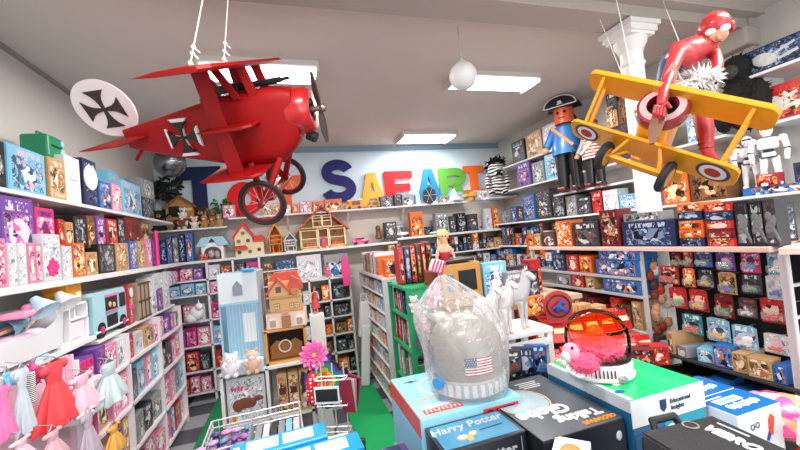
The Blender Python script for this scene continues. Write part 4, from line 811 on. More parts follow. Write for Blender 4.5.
# pirates
def pirate(base, h, rz, coat, lab, hat=True, shirt=None):
    e = empty('pirate_figure', base, rz, lab, 'toy figure'); k = h
    l = B()
    for s in (-1, 1): l.cyl((s * k * .07, 0, k * .03), (s * k * .06, 0, k * .42), k * .052, k * .075, n=16)
    l.build('legs', mat('17171a', .35, coat=.4), e, smooth=True)
    for s in (-1, 1): B().box((s * k * .075, -k * .03, k * .02), (k * .09, k * .17, k * .05), bev=k * .015).build('shoe', mat('5c1c16', .3), e)
    B().lathe([(k * .001, k * .38), (k * .15, k * .38), (k * .15, k * .44), (k * .13, k * .56), (k * .115, k * .66), (k * .06, k * .7), (.001, k * .7)], 20).build('coat', mat(coat, .4, coat=.3) if not shirt else stripes('e9e6e2', 'a82a2a', 10, 0), e, smooth=True)
    for s in (-1, 1):
        a = B().cyl((s * k * .12, 0, k * .64), (s * k * .19, -k * .05, k * .48), k * .045, k * .04).sph((s * k * .12, 0, k * .64), k * .05, 12).build('arm', mat(coat, .4), e, smooth=True)
        B().sph((s * k * .2, -k * .07, k * .45), k * .035, 12).build('hand', mat('d89a72', .4), a)
    B().cyl((-k * .10, -k * .10, k * .66), (k * .10, -k * .15, k * .44), k * .018, n=8).build('sash', mat('c98a5c', .5), e)
    hd = B().cyl((0, 0, k * .7), (0, 0, k * .86), k * .095, n=24).sph((0, 0, k * .86), (k * .095, k * .095, k * .05), 20).build('head', mat('d4552c' if hat else 'c88a66', .4), e, smooth=True)
    B().sph((-k * .035, -k * .088, k * .81), k * .016, 10).sph((k * .035, -k * .088, k * .81), k * .016, 10).build('eyes', mat('141210', .2), hd)
    B().box((0, -k * .092, k * .755), (k * .06, k * .01, k * .012), bev=.002).build('mouth', mat('3a1410', .5), hd)
    if hat:
        b = B(); n = 16; pts = [(k * .17 * math.cos(PI * i / n), k * .86 + k * .12 * math.sin(PI * i / n)) for i in range(n + 1)]
        b.prism(pts, -k * .11, -k * .085).prism(pts, k * .05, k * .07).box((0, -k * .02, k * .87), (k * .2, k * .16, k * .03), bev=.005)
        ht = b.build('hat', mat('121214', .4), e)
        t = [(p[0] * .93, k * .87 + (p[1] - k * .86) * .88) for p in pts]; bb = B()
        for p, q in zip(t[:-1], t[1:]): bb.cyl((p[0], -k * .113, p[1]), (q[0], -k * .113, q[1]), k * .006, n=6)
        bb.cyl((t[0][0], -k * .113, t[0][1]), (t[-1][0], -k * .113, t[-1][1]), k * .006, n=6); bb.build('hat_trim', mat('e6e6e6', .4), ht)
        B().sph((0, -k * .112, k * .91), (k * .022, k * .005, k * .02), 12).cyl((-k * .03, -k * .112, k * .89), (k * .03, -k * .112, k * .895), k * .004).build('skull_badge', mat('e6e6e6', .4), ht)
        B().sph((0, k * .06, k * .74), (k * .11, k * .06, k * .1), 14).build('hair', mat('151316', .6, bump=.5, scale=40), e, smooth=True)
    else:
        B().sph((0, 0, k * .9), (k * .1, k * .1, k * .05), 16).build('bandana', mat('a82420', .6), e, smooth=True)
        B().cyl((k * .10, -k * .11, k * .66), (-k * .11, -k * .15, k * .46), k * .02).build('shoulder_belt', mat('dcdcd8', .5), e)
    return e
bx = (3.02, line_t((3.02, 0, 2.021), (0, 1, 0), 572)); hh = z_at(*bx, 96) - 2.021
pirate((3.02, bx[1], 2.021), hh, -1.0, '2a6fb0', 'toy pirate figure with black skull hat and blue coat on the right wall')
by = line_t((2.98, 0, 2.021), (0, 1, 0), 594); hh = z_at(2.98, by, 116) - 2.021
pirate((3.02, by, 2.021), hh, -1.2, '8c8c90', 'toy pirate figure with checked shirt and red bandana behind the yellow plane', False, True)
tag(B().cyl((0, 0, 0), (0, -.02, .42), .008).box((0, 0, .02), (.02, .03, .1)).build('toy_musket', mat('2a1a14', .4), None, (2.93, bx[1] - .17, 2.022), -1), 'toy musket standing beside the blue-coated pirate', 'toy musket')
# ============================================================ RED TRIPLANE
RED = mat('98060b', .5, mottled=.12, scale=6); REDW = mat('960709', .5, mottled=.1, scale=8)
for m_ in (RED, REDW): m_.node_tree.nodes['Principled BSDF'].inputs['Specular IOR Level'].default_value = .3; BLK = mat('141416', .5); WHT = mat('ece6e2', .45)
def airframe(name, loc, eul, lab, cat):
    e = empty(name, (0, 0, 0), 0, lab, cat); e.location = loc; e.rotation_euler = eul; return e
T = airframe('model_triplane', (-.316, 1.95, 2.337), (.482, -.024, -.352), 'large red model triplane with black crosses hanging from the ceiling', 'model aeroplane')
def loft(b, secs, n=16, sq=2.6):
    """superelliptic sections (x, half width, z top, z bottom)"""
    rings = []
    for x, w, zt, zb in secs:
        r = []
        for i in range(n):
            a = 2 * PI * i / n; c, s = math.cos(a), math.sin(a)
            yy = math.copysign(abs(c) ** (2 / sq), c) * w; zz = (zt + zb) / 2 + math.copysign(abs(s) ** (2 / sq), s) * (zt - zb) / 2
            r.append(b.b.verts.new((x, yy, zz)))
        rings.append(r)
    for p, q in zip(rings[:-1], rings[1:]):
        for i in range(n): b.b.faces.new((p[i], p[(i + 1) % n], q[(i + 1) % n], q[i]))
    b.b.faces.new(rings[0][::-1]); b.b.faces.new(rings[-1]); return b
def wing(b, x, z, span, chord, th=.022, y0=None, dih=0):
    prof = [(chord * .5, 0), (chord * .47, th * .5), (chord * .2, th * .7), (-chord * .2, th * .5), (-chord * .5, 0), (-chord * .2, -th * .3), (chord * .47, -th * .45)]
    ys = [-span, -span + .03, 0, span - .03, span] if y0 is None else [y0, span]
    rings = []
    for y in ys:
        k = .75 if abs(y) == span and y0 is None else 1
        rings.append([b.b.verts.new((x + px * k, y, z + pz * k)) for px, pz in prof])
    for p, q in zip(rings[:-1], rings[1:]):
        for i in range(7): b.b.faces.new((p[i], p[(i + 1) % 7], q[(i + 1) % 7], q[i]))
    b.b.faces.new(rings[0][::-1]); b.b.faces.new(rings[-1]); return b
loft(B(), [(.44, .100, .108, -.112), (.40, .105, .12, -.16), (.33, .11, .13, -.215), (.12, .105, .12, -.215), (-.05, .085, .095, -.17), (-.25, .05, .06, -.12), (-.44, .012, .03, -.06)], 20, 5).build('fuselage', RED, T, smooth=True)
b = B(); b.M = Matrix.Translation((0, 0, 0)) @ Matrix.Rotation(PI / 2, 4, 'Y')
b.lathe([(.108, .40), (.112, .45), (.108, .49), (.09, .51), (.055, .505), (.05, .48), (.001, .48)], 28).build('cowl', mat('b01016', .3, coat=.5), T, smooth=True)
b = B()
for k in range(7): a = k * 2 * PI / 7; b.cyl((.49, .03 * math.cos(a), .03 * math.sin(a)), (.49, .08 * math.cos(a), .08 * math.sin(a)), .013, n=8)
b.build('engine', mat('2a2a2c', .4, metal=.6), T)
wing(B(), .137, .237, .45, .31, .024).build('top_wing', REDW, T); wing(B(), .15, -.01, .235, .26, .018).build('middle_wing', REDW, T); wing(B(), .12, -.221, .26, .30, .02).build('bottom_wing', REDW, T)
for s in (-1, 1):
    B().prism([(.10, -.22), (.17, -.22), (.155, .236), (.085, .236)], s * .185 - .006, s * .185 + .006).build('wing_strut', REDW, T)
    B().prism([(.26, .1), (.30, .1), (.275, .236), (.235, .236)], s * .09 - .006, s * .09 + .006).build('cabin_strut', REDW, T)
    B().prism([(.19, .1), (.225, .1), (.16, .236), (.125, .236)], s * .10 - .006, s * .10 + .006).build('cabin_strut', REDW, T)
# guns
for s in (-1, 1):
    g = B().cyl((.14, s * .035, .145), (.38, s * .035, .15), .013, n=12).cyl((.38, s * .035, .15), (.42, s * .035, .152), .008).box((.15, s * .035, .145), (.1, .03, .035), bev=.004)
    g.build('machine_gun', mat('232529', .35, metal=.5), T)
# dark cockpit with a teddy-like pilot head peeking out
B().cyl((.05, 0, .09), (.05, 0, .118), .06, n=20).build('cockpit', mat('0c0b0b', .6), T)
B().sph((.05, 0, .165), .035, 14).sph((.05, 0, .115), (.04, .045, .04), 12).build('pilot_head', mat('8a5a34', .8), T, smooth=True)
# tail: stabiliser, rudder disc, skid
wing(B(), -.40, -.01, .26, .20, .010).build('tailplane', REDW, T)
def cross(b, c, s, M, th=.002):
    """cross pattee in the local x,z plane"""
    for k in range(4):
        a = k * PI / 2; pts = []
        n = 5
        p0 = [(.06, .06), (.16, .14), (.32, .24), (.5, .36)]
        out = [(x, y) for x, y in p0] + [(.5, -.36), (.32, -.24), (.16, -.14), (.06, -.06), ]
        p0 = [(.04, .04), (.14, .055), (.26, .085), (.38, .15), (.5, .27)]; out = [(0, 0)] + [(x * .999, -y) for x, y in p0] + [(x, y) for x, y in p0[::-1]]
        pts = [(s * (x * math.cos(a) - y * math.sin(a)), s * (x * math.sin(a) + y * math.cos(a))) for x, y in out]
        b.prism(pts, -th, th, M)
    return b
rc = (-.48, 0, .135)
rd = B(); rd.M = Matrix.Translation(rc) @ Matrix.Rotation(.25, 4, 'X'); rd.cyl((0, -.006, 0), (0, .006, 0), .14, n=48).build('rudder', mat('eadfdc', .45), T)
rdo = T.children[-1]
for s in (-1, 1): cross(B(), None, .18, Matrix.Translation(rc) @ Matrix.Rotation(.25, 4, 'X') @ Matrix.Translation((0, s * .009, 0))).build('cross_marking', mat('2e241e', .5), rdo)
B().cyl((-.36, 0, -.05), (-.43, -.02, -.12), .008).build('tail_skid', REDW, T)
# fuselage crosses: white border then black
for s in (-1, 1):
    M = Matrix.Translation((-.11, s * .080, -.035)) @ Matrix.Rotation(s * .18, 4, 'Z')
    w = cross(B(), None, .175, M, .006).build('cross_border', WHT, T); cross(B(), None, .145, M @ Matrix.Translation((0, s * .004, 0)), .006).build('cross_marking', mat('1c1413', .5), w)
# propeller
B().cyl((.49, 0, 0), (.56, 0, 0), .014).sph((.555, 0, 0), .02, 12).build('propeller_hub', mat('8f7f74', .3, metal=.7), T)
def blade(L_, w, M): return B(M).prism([(0, -.008), (L_ * .3, -w * .5), (L_ * .7, -w * .5), (L_, -.006), (L_, .006), (L_ * .7, w * .4), (L_ * .3, w * .5), (0, .008)], -.004, .004)
for k in (0, 1):
    M = Matrix.Translation((.54, 0, 0)) @ Matrix.Rotation(.05 + PI * k, 4, 'X') @ Matrix.Rotation(-PI / 2, 4, 'Y') @ Matrix.Rotation(PI / 2 + .9, 4, 'X')
    blade(.165, .034, M).build('propeller_blade', mat('4c4542', .35, metal=.3), T)
# landing gear
for s in (-1, 1):
    c = (.215, s * .205, -.368); wv = B(); wv.ring(c, .105, .011, 'Y', 36, 8)
    wo = wv.build('wheel_tyre', mat('191416', .6), T, smooth=True)
    B().ring(c, .09, .007, 'Y', 36, 6).build('rim', mat('6e1620', .4), wo, smooth=True)
    B().cyl((c[0], c[1] - .03, c[2]), (c[0], c[1] + .03, c[2]), .016, n=14).build('wheel_hub', mat('7a1218', .4), wo)
    sp = B()
    for k in range(14): a = k * 2 * PI / 14; sp.cyl((c[0], c[1] + (.018 if k % 2 else -.018), c[2]), (c[0] + .09 * math.cos(a), c[1], c[2] + .09 * math.sin(a)), .0013, n=4)
    sp.build('spokes', mat('c9b9b4', .3, metal=.5), wo)
    B().cyl((.32, s * .09, -.19), (.215, s * .18, -.368), .016).cyl((.17, s * .09, -.2), (.215, s * .18, -.368), .016).build('gear_leg', REDW, T)
B().cyl((.215, -.2, -.368), (.215, .2, -.368), .012).box((.215, 0, -.368), (.09, .33, .016), bev=.004).build('axle', REDW, T)
B().cyl((.46, -.02, -.11), (.50, -.03, -.13), .026, n=10).build('exhaust', mat('101010', .6), T)
TM = Matrix.Translation((-.316, 1.95, 2.337)) @ Euler((.482, -.024, -.352)).to_matrix().to_4x4()
def cord(a, b_, lab, r=.003, knots=(), m=None):
    a, b_ = Vector(a), Vector(b_); q = B().cyl((0, 0, 0), b_ - a, r, n=6)
    for t in knots: q.sph((b_ - a) * t, r * 3.2, 8).cyl((b_ - a) * t, (b_ - a) * t + Vector((.02, 0, -.02)), r)
    return tag(q.build('hanging_cord', m or mat('dcdad6', .6), None, a), lab, 'cord', 'cords holding the model aeroplanes')
a = TM @ Vector((.20, -.40, .245)); cord(a, P(216, -70, 2, H - .001), 'white knotted cord holding the red triplane, left one', knots=(.03, .09, .13))
a = TM @ Vector((.22, -.16, .245)); cord(a, P(232, -60, 2, H - .001), 'white knotted cord holding the red triplane, right one', knots=(.04, .1, .16))
# ============================================================ YELLOW BIPLANE
YEL = mat('e59a18', .35, coat=.35, mottled=.06, scale=10)
yl = (1.24, .908, 2.05); ye = (-.631, -.441, -2.373)
Y = airframe('model_biplane', yl, ye, 'yellow model biplane with roundels and wooden propeller hanging by the column', 'model aeroplane')
YM = Matrix.Translation(yl) @ Euler(ye).to_matrix().to_4x4()
def slab(x, z, span, chord, th):
    b = B(); n = 5; pts = []
    for sx, sy in ((1, -1), (1, 1), (-1, 1), (-1, -1)):
        for i in range(n):
            a = PI / 2 * i / (n - 1); r = .03; ca = {(1, -1): -PI / 2 + a, (1, 1): a, (-1, 1): PI / 2 + a, (-1, -1): PI + a}[(sx, sy)]
            pts.append((x + sx * (chord / 2 - r) + r * math.cos(ca), sy * (span - r) + r * math.sin(ca)))
    M = Matrix.Rotation(PI / 2, 4, 'X')
    b.prism([(p[0], p[1]) for p in pts], z - th / 2, z + th / 2, M @ Matrix.Diagonal((1, 1, -1, 1))); return b
slab(-.006, .051, .285, .10, .018).build('top_wing', YEL, Y); slab(-.116, -.097, .280, .11, .012).build('bottom_wing', YEL, Y)
for s in (-1, 1):
    for x in (-.03, .03): B().prism([(x - .118, -.097), (x - .102, -.097), (x + .008, .05), (x - .008, .05)], s * .225 - .005, s * .225 + .005).build('wing_strut', YEL, Y)
    rd = B().cyl((-.116, s * .215, -.1035), (-.116, s * .215, -.1045), .048, n=32).build('roundel_outer', mat('2b3a5c', .5), Y)
    for r_, c_, k in ((.038, 'e8e4e0', 1), (.023, 'b02a2a', 2)): B().cyl((-.116, s * .215, -.1045), (-.116, s * .215, -.1045 - .0008 * k), r_, n=32).build('roundel_ring', mat(c_, .5), rd)
loft(B(), [(-.02, .052, .05, -.07), (-.12, .05, .05, -.095), (-.25, .04, .03, -.07), (-.42, .012, .01, -.02)], 16, 4).build('fuselage', YEL, Y, smooth=True)
B().box((-.40, 0, .0), (.08, .2, .01)).build('tailplane', YEL, Y); B().box((-.41, 0, .05), (.06, .01, .1)).build('fin', YEL, Y)
b = B(); b.M = Matrix.Rotation(PI / 2, 4, 'Y'); b.lathe([(.062, -.04), (.076, -.03), (.08, -.008), (.074, .008), (.046, .012), (.04, .0), (.04, -.02), (.001, -.02)], 32).build('cowl', mat('8c1f28', .22, coat=.8), Y, smooth=True)
b = B(); b.M = Matrix.Rotation(PI / 2, 4, 'Y'); b.lathe([(.046, .0125), (.066, .0105), (.066, .0115), (.046, .0135)], 32).build('cowl_ring', mat('d4a8ac', .25, coat=.6), Y, smooth=True)
B().cyl((-.019, 0, 0), (-.018, 0, 0), .04, n=24).build('engine_opening', mat('0b0a0a', .7), Y)
PW = mat('7c5340', .35, coat=.5, mottled=.3, scale=14)
B().cyl((-.01, 0, 0), (.035, 0, 0), .013, n=14).build('propeller_hub', mat('8a6a50', .35, metal=.3), Y)
YI = YM.to_3x3().inverted(); hubp = Vector(yl) ; tipd = YI @ (D(651, 146, 1.17) - (YM @ Vector((.025, 0, 0)))); ang = math.atan2(tipd.z, tipd.y)
for k in (0, 1):
    M = Matrix.Translation((.025, 0, 0)) @ Matrix.Rotation(ang + PI * k, 4, 'X') @ Matrix.Rotation(PI / 2, 4, 'Z') @ Matrix.Rotation(.35, 4, 'X')
    blade(.165, .042, M).build('propeller_blade', PW, Y)
for s in (-1, 1):
    c = (-.128, s * .108, -.166)
    w = B().cyl((c[0], c[1] - .012, c[2]), (c[0], c[1] + .012, c[2]), .05, n=28); w.ring(c, .046, .011, 'Y', 28, 8)
    wo = w.build('wheel_tyre', mat('17181b', .6), Y, smooth=True); B().cyl((c[0], c[1] - .0135, c[2]), (c[0], c[1] + .0135, c[2]), .034, n=24).build('wheel_disc', mat('c98a3a', .5), wo)
    for x in (-.16, -.07): B().cyl((x, s * .045, -.09), (-.128, s * .095, -.166), .006, n=8).build('gear_leg', YEL, Y)
B().box((-.128, 0, -.166), (.03, .19, .008)).box((-.128, 0, -.155), (.012, .18, .008)).build('axle', YEL, Y)
cord(YM @ Vector((-.03, .10, .06)), P(660, -6, 2, H - .001), 'thin white cord holding the yellow biplane, right of the column', .0018)
cord(YM @ Vector((-.03, -.12, .06)), P(610, -30, 2, H - .001), 'thin white cord holding the yellow biplane, left of the column', .0018)
cord(YM @ Vector((-.38, 0, .02)), P(560, 20, 2, H - .001) if 0 else P(600, 20, 2, H - .2), 'thin white cord holding the tail of the yellow biplane', .0018)
# ============================================================ PILOT FIGURE (red and blue flying suit)
D0 = D
def D(px, py, d): return D0(px, py, d - .055)
J = [(D(657, 80, 1.52), .062, 1), (D(666, 68, 1.50), .060, 1), (D(682, 57, 1.48), .068, 0), (D(695, 47, 1.46), .056, 0), (D(706, 40, 1.45), .032, 0), (D(713, 32, 1.44), .040, 2), (D(717, 25, 1.44), .034, 2)]
E = [(0, 1), (1, 2), (2, 3), (3, 4), (4, 5), (5, 6)]
def limb(root, pts):
    p = root
    for q in pts: J.append(q); E.append((p, len(J) - 1)); p = len(J) - 1
limb(2, [(D(678, 53, 1.40), .028, 0), (D(670, 72, 1.33), .023, 0), (D(667, 82, 1.30), .020, 0), (D(662, 98, 1.262), .015, 0), (D(661, 106, 1.25), .013, 0)])
limb(3, [(D(712, 50, 1.47), .027, 0), (D(718, 64, 1.44), .021, 0), (D(714, 80, 1.40), .016, 0)])
limb(0, [(D(668, 90, 1.49), .042, 1), (D(696, 92, 1.42), .033, 1), (D(702, 112, 1.36), .029, 3), (D(705, 130, 1.335), .029, 3), (D(707, 152, 1.31), .019, 3), (D(717, 163, 1.29), .014, 3)])
limb(0, [(D(662, 92, 1.56), .042, 1), (D(690, 96, 1.58), .032, 1), (D(698, 108, 1.60), .026, 3)])
pm = skin('person', [(tuple(j[0]), j[1]) for j in J], E, mat('b3262c', .45, coat=.2, bump=.3, scale=60), sub=2)
for c in (mat('27497c', .55, bump=.3, scale=60), mat('cf9a7c', .5), mat('9c2326', .5)): pm.data.materials.append(c)
for p in pm.data.polygons:
    c = Vector(p.center); k = min(range(len(J)), key=lambda i: (c - J[i][0]).length - J[i][1] * .5); p.material_index = J[k][2]
tag(pm, 'pilot figure in red jacket, blue trousers and red laced boots crouching on the yellow biplane', 'person')
hc = D(715, 29, 1.44); fw = (D(722, 36, 1.36) - hc).normalized(); rt = fw.cross(Vector((0, 0, 1))).normalized(); up = rt.cross(fw)
b = B(); b.M = Matrix(((rt.x, fw.x, up.x, hc.x), (rt.y, fw.y, up.y, hc.y), (rt.z, fw.z, up.z, hc.z), (0, 0, 0, 1))); MH = b.M
b.sph((0, -.008, .008), (.050, .053, .052), 24).sph((.048, 0, -.008), (.010, .02, .022), 10).sph((-.048, 0, -.008), (.010, .02, .022), 10).build('flying_helmet', mat('b5262e', .35, coat=.4, bump=.3, scale=50), pm, smooth=True)
b = B(MH); b.sph((0, .040, -.018), (.033, .014, .026), 16).sph((0, .056, -.018), (.007, .010, .010), 10).build('face', mat('cf9a7c', .5), pm, smooth=True)
for s in (-1, 1):
    gg_ = B(MH).sph((s * .021, .046, .006), (.016, .008, .013), 16).build('goggle', mat('e9e9ea', .15), pm, smooth=True)
B(MH).box((0, .0575, -.034), (.016, .004, .003)).build('mouth', mat('7a2c28', .5), pm)
# gloved hand with fingers round the propeller blade
hp = D(661, 107, 1.243)
for i in range(4):
    o_ = D(655 + i * 3.2, 106 + i * .8, 1.238); o2 = D(654 + i * 3.2, 113 + i * 1.0, 1.232); o3 = D(656 + i * 2.8, 118 - (i == 3) * 2, 1.238)
    B().tube([tuple(hp), tuple(o_), tuple(o2), tuple(o3)], .0042, 8).build('finger', mat('b3262c', .45), pm, smooth=True)
B().tube([tuple(hp), tuple(D(667, 103, 1.238)), tuple(D(671, 108, 1.235))], .0048, 8).build('thumb', mat('b3262c', .45), pm, smooth=True)
# boot lacing
b = B()
for i in range(9):
    t = i / 8; c = D(703 + 3 * t, 112 + 36 * t, 1.365 - .05 * t); b.ring((0, 0, 0), .031 - .010 * t, .0016, 'Z', 16, 4); vs = list(b.b.verts)[-64:]
    for v in vs: v.co = v.co + c
b.build('boot_laces', mat('6a1618', .5), pm)
# fluffy plush held by the pilot
b = B(); c = D(700, 82, 1.42); fluff(b, c, (.035, .035, .035), 140, .045, random.Random(21)); fluff(b, D(684, 88, 1.42), (.04, .03, .025), 70, .04, random.Random(22)); fluff(b, D(709, 79, 1.40), .022, 60, .03, random.Random(23))
pf = b.build('plush_dog', mat('d9d9da', .9, mottled=.4, scale=40)); tag(pf, 'shaggy grey and white plush dog lying on the upper yellow wing before the pilot', 'plush toy')
B().sph(D(713, 79, 1.372), .004, 8).sph(D(716, 83, 1.37), .005, 8).build('eyes', mat('15110f', .2), pf)
D = D0
# hanging white globe lamp
gp = D(463, 76, 2.45)
e = empty('globe_lamp', gp, 0, 'white frosted globe hanging from the ceiling on a thin cord', 'globe')
B().sph((0, 0, 0), .092, 32).build('globe', mat('e6e7ea', .35), e, smooth=True); B().cyl((0, 0, .088), (0, 0, .105), .02).cyl((0, 0, .1), (-.0, .0, H - gp.z), .0035, n=6).build('cord', mat('c9c4bc', .6), e)
# ============================================================ WHITE CARD STAND (gondola)
GX, GY0, GY1, GZ = .82, 3.46, 4.70, 1.29
e = empty('card_stand', (GX, GY0, 0), 0, 'white card stand with grey end panel, open shelves facing the green mat', 'display stand')
n = 8; pts = [(0, .04), (0, GZ), (.46, GZ + .02), (.46, 0), (.05, 0)] ; pts = [(.06 - .06 * math.cos(a), .06 - .06 * math.sin(a)) for a in [PI / 2 * i / 6 for i in range(7)]] + [(.46, 0), (.46, GZ + .02), (0, GZ)]
B().prism(pts, 0, .025).build('end_panel', mat('bdbfc4', .45), e)
B().box((.42, (GY1 - GY0) / 2, GZ / 2), (.02, GY1 - GY0, GZ)).build('back_panel', mat('c4c6ca', .5), e)
B().box((.23, GY1 - GY0, GZ / 2), (.46, .02, GZ)).build('end_panel', mat('bdbfc4', .45), e)
B().box((.23, (GY1 - GY0) / 2, GZ + .01), (.46, GY1 - GY0, .02)).build('top_board', mat('d9d9da', .45), e)
for k in range(7): B().box((.16, (GY1 - GY0) / 2, .06 + k * .175), (.3, GY1 - GY0 - .03, .012), (0, .1, 0)).build('tier', mat('e9e8e6', .45), e)
# column of dark scribbled lettering on the end panel
sg = B(); rg = random.Random(4)
for k in range(11):
    z = 1.18 - k * .095; x = .10 + .01 * math.sin(k)
    p = [(x + rg.uniform(-.02, .03) , z + j * -.016 + rg.uniform(-.008, .008)) for j in range(5)]
    for a, c in zip(p[:-1], p[1:]): sg.cyl((a[0] + .05, -.002, a[1]), (c[0] + .05, -.002, c[1]), .004, n=5)
sg.build('handwriting', mat('2e2e33', .5), e)
for k in range(7):
    nm = ['bottom', 'sixth', 'fifth', 'fourth', 'third', 'second', 'top'][k]
    fill('left', GX + .02 + 0 * k, .085 + k * .175, GY0 + .05, GY1 - .06, (.10, .14), (.10, .16), ['white', 'orange', 'white', 'sky blue', 'tan', 'brown'], 'on the %s tier of the white card stand' % nm, 'cards on the white stand', depth=(.015, .03)) if 0 else None
    t = GY0 + .05; i = 0
    while t < GY1 - .12:
        w = R.uniform(.09, .15); h = R.uniform(.10, .14); c = R.choice(['white', 'orange', 'white', 'sky blue', 'tan', 'grey'])
        o = it_box(w * .95, .02, h, c, name='craft_card'); o.location = (GX + .03 + .012, t + w / 2, .075 + k * .175); o.rotation_euler = (0, 0, -PI / 2); auto(o, c, 'craft pack', 'craft pack', 'on the %s tier of the card stand' % nm, 'craft packs on the card stand'); t += w + .005; i += 1
# books on top of the card stand
fill('right', GX + .04, GZ + .021, GY0 + .35, GY1 - .02, (.18, .24), (.02, .03), ['white', 'orange', 'red', 'grey', 'brown', 'tan'], 'standing on top of the card stand', 'books on the card stand', depth=(.2, .24), kinds=('book',))
o = it_box(.20, .22, .17, 'orange', v=4); o.location = (GX + .16, GY0 + .13, GZ + .021); o.rotation_euler = (0, 0, -.1); tag(o, 'orange and red box with dark picture at the near end of the card stand', 'box')
B().cyl((0, -.115, .08), (0, -.125, .08), .055, n=20).build('dark_picture', mat('1b1416', .5), o)
# tall narrow stacks of striped boxes behind the green rack
for i, (a, b_, top, c) in enumerate([(401, 406, 248, 'red'), (407, 412, 247, 'navy'), (413, 418, 246, 'red'), (419, 423, 244, 'brown'), (424, 428, 243, 'red'), (429, 434, 242, 'brown')]):
    y = 2.52; z = 1.361; x0, x1 = line_t((0, y, z), (1, 0, 0), a), line_t((0, y, z), (1, 0, 0), b_); h = z_at((x0 + x1) / 2, y, top) - z
    o = it_box((x1 - x0) * .96, .12, h, c, name='game_box', v=[1, 2, 0][i % 3]); o.location = ((x0 + x1) / 2, y + .06, z); auto(o, c, 'tall narrow box', 'box', 'standing on the green rack', 'tall boxes on the green rack')
# ============================================================ GREEN RACK
gm = mat('16935a', .5); gx, gy = .71, 2.29
e = empty('green_rack', (gx, gy, 0), 0, 'green painted wooden rack with open shelves of books', 'rack')
W2, D2, Z2 = .24, .46, 1.36
for x in (0, W2):
    for y in (0, D2): B().box((x, y, Z2 / 2), (.03, .03, Z2)).build('post', gm, e)
for z in (.15, .42, .68, .93, 1.15, 1.345): B().box((W2 / 2, D2 / 2, z), (W2 + .02, D2 + .02, .018)).build('shelf_board', gm, e)
B().box((W2, D2 / 2, Z2 / 2), (.012, D2, Z2)).build('side_panel', gm, e)
B().box((W2 / 2, .0, 1.25), (W2, .014, .19)).build('front_board', mat('2aa56c', .5), e)
for z, nm in [(.431, 'third'), (.691, 'second'), (.941, 'top'), (1.161, 'highest')]: fill('right', gx + .005, z, gy + .03, gy + D2 - .02, (.13, .2) if z < 1.1 else (.12, .16), (.02, .03), ['charcoal', 'brown', 'navy', 'grey', 'green', 'red', 'white'], 'on the %s shelf of the green rack' % nm, 'books in the green rack', depth=(.1, .13), kinds=('book',))
# doll-like clutter in front of the green rack
for i, (px, py, dp, kind, c) in enumerate([(414, 304, 2.25, 'plush', 'e8d6dc'), (421, 312, 2.2, 'plush', 'b9c8d8'), (430, 300, 2.15, 'plush', 'e07aa8'), (437, 292, 2.12, 'plush', 'e8a0b8'), (424, 325, 2.15, 'plush', 'cfa8b8')]):
    q = D(px, py, dp); o = it_plush(.10, c, ears=['round', 'long', 'point'][i % 3]); o.location = (q.x, 2.2 - .04 * i, 1.0 + .0 * i); o.location = (q.x, q.y, q.z - .05); tag(o, ['cream', 'pale blue', 'pink', 'light pink', 'mauve'][i] + ' small plush toy in the heap beside the green rack' + [', top left', ', middle', ', right', ', far right', ', lowest'][i], 'plush toy', 'plush toys beside the green rack')
tag(B().box((0, 0, .56), (.05, .02, 1.12)).box((0, 0, .01), (.12, .12, .02)).build('display_post', mat('d9d2d0', .5), None, (.76, 2.17, 0)), 'narrow post carrying the small plush toys beside the green rack', 'display post')
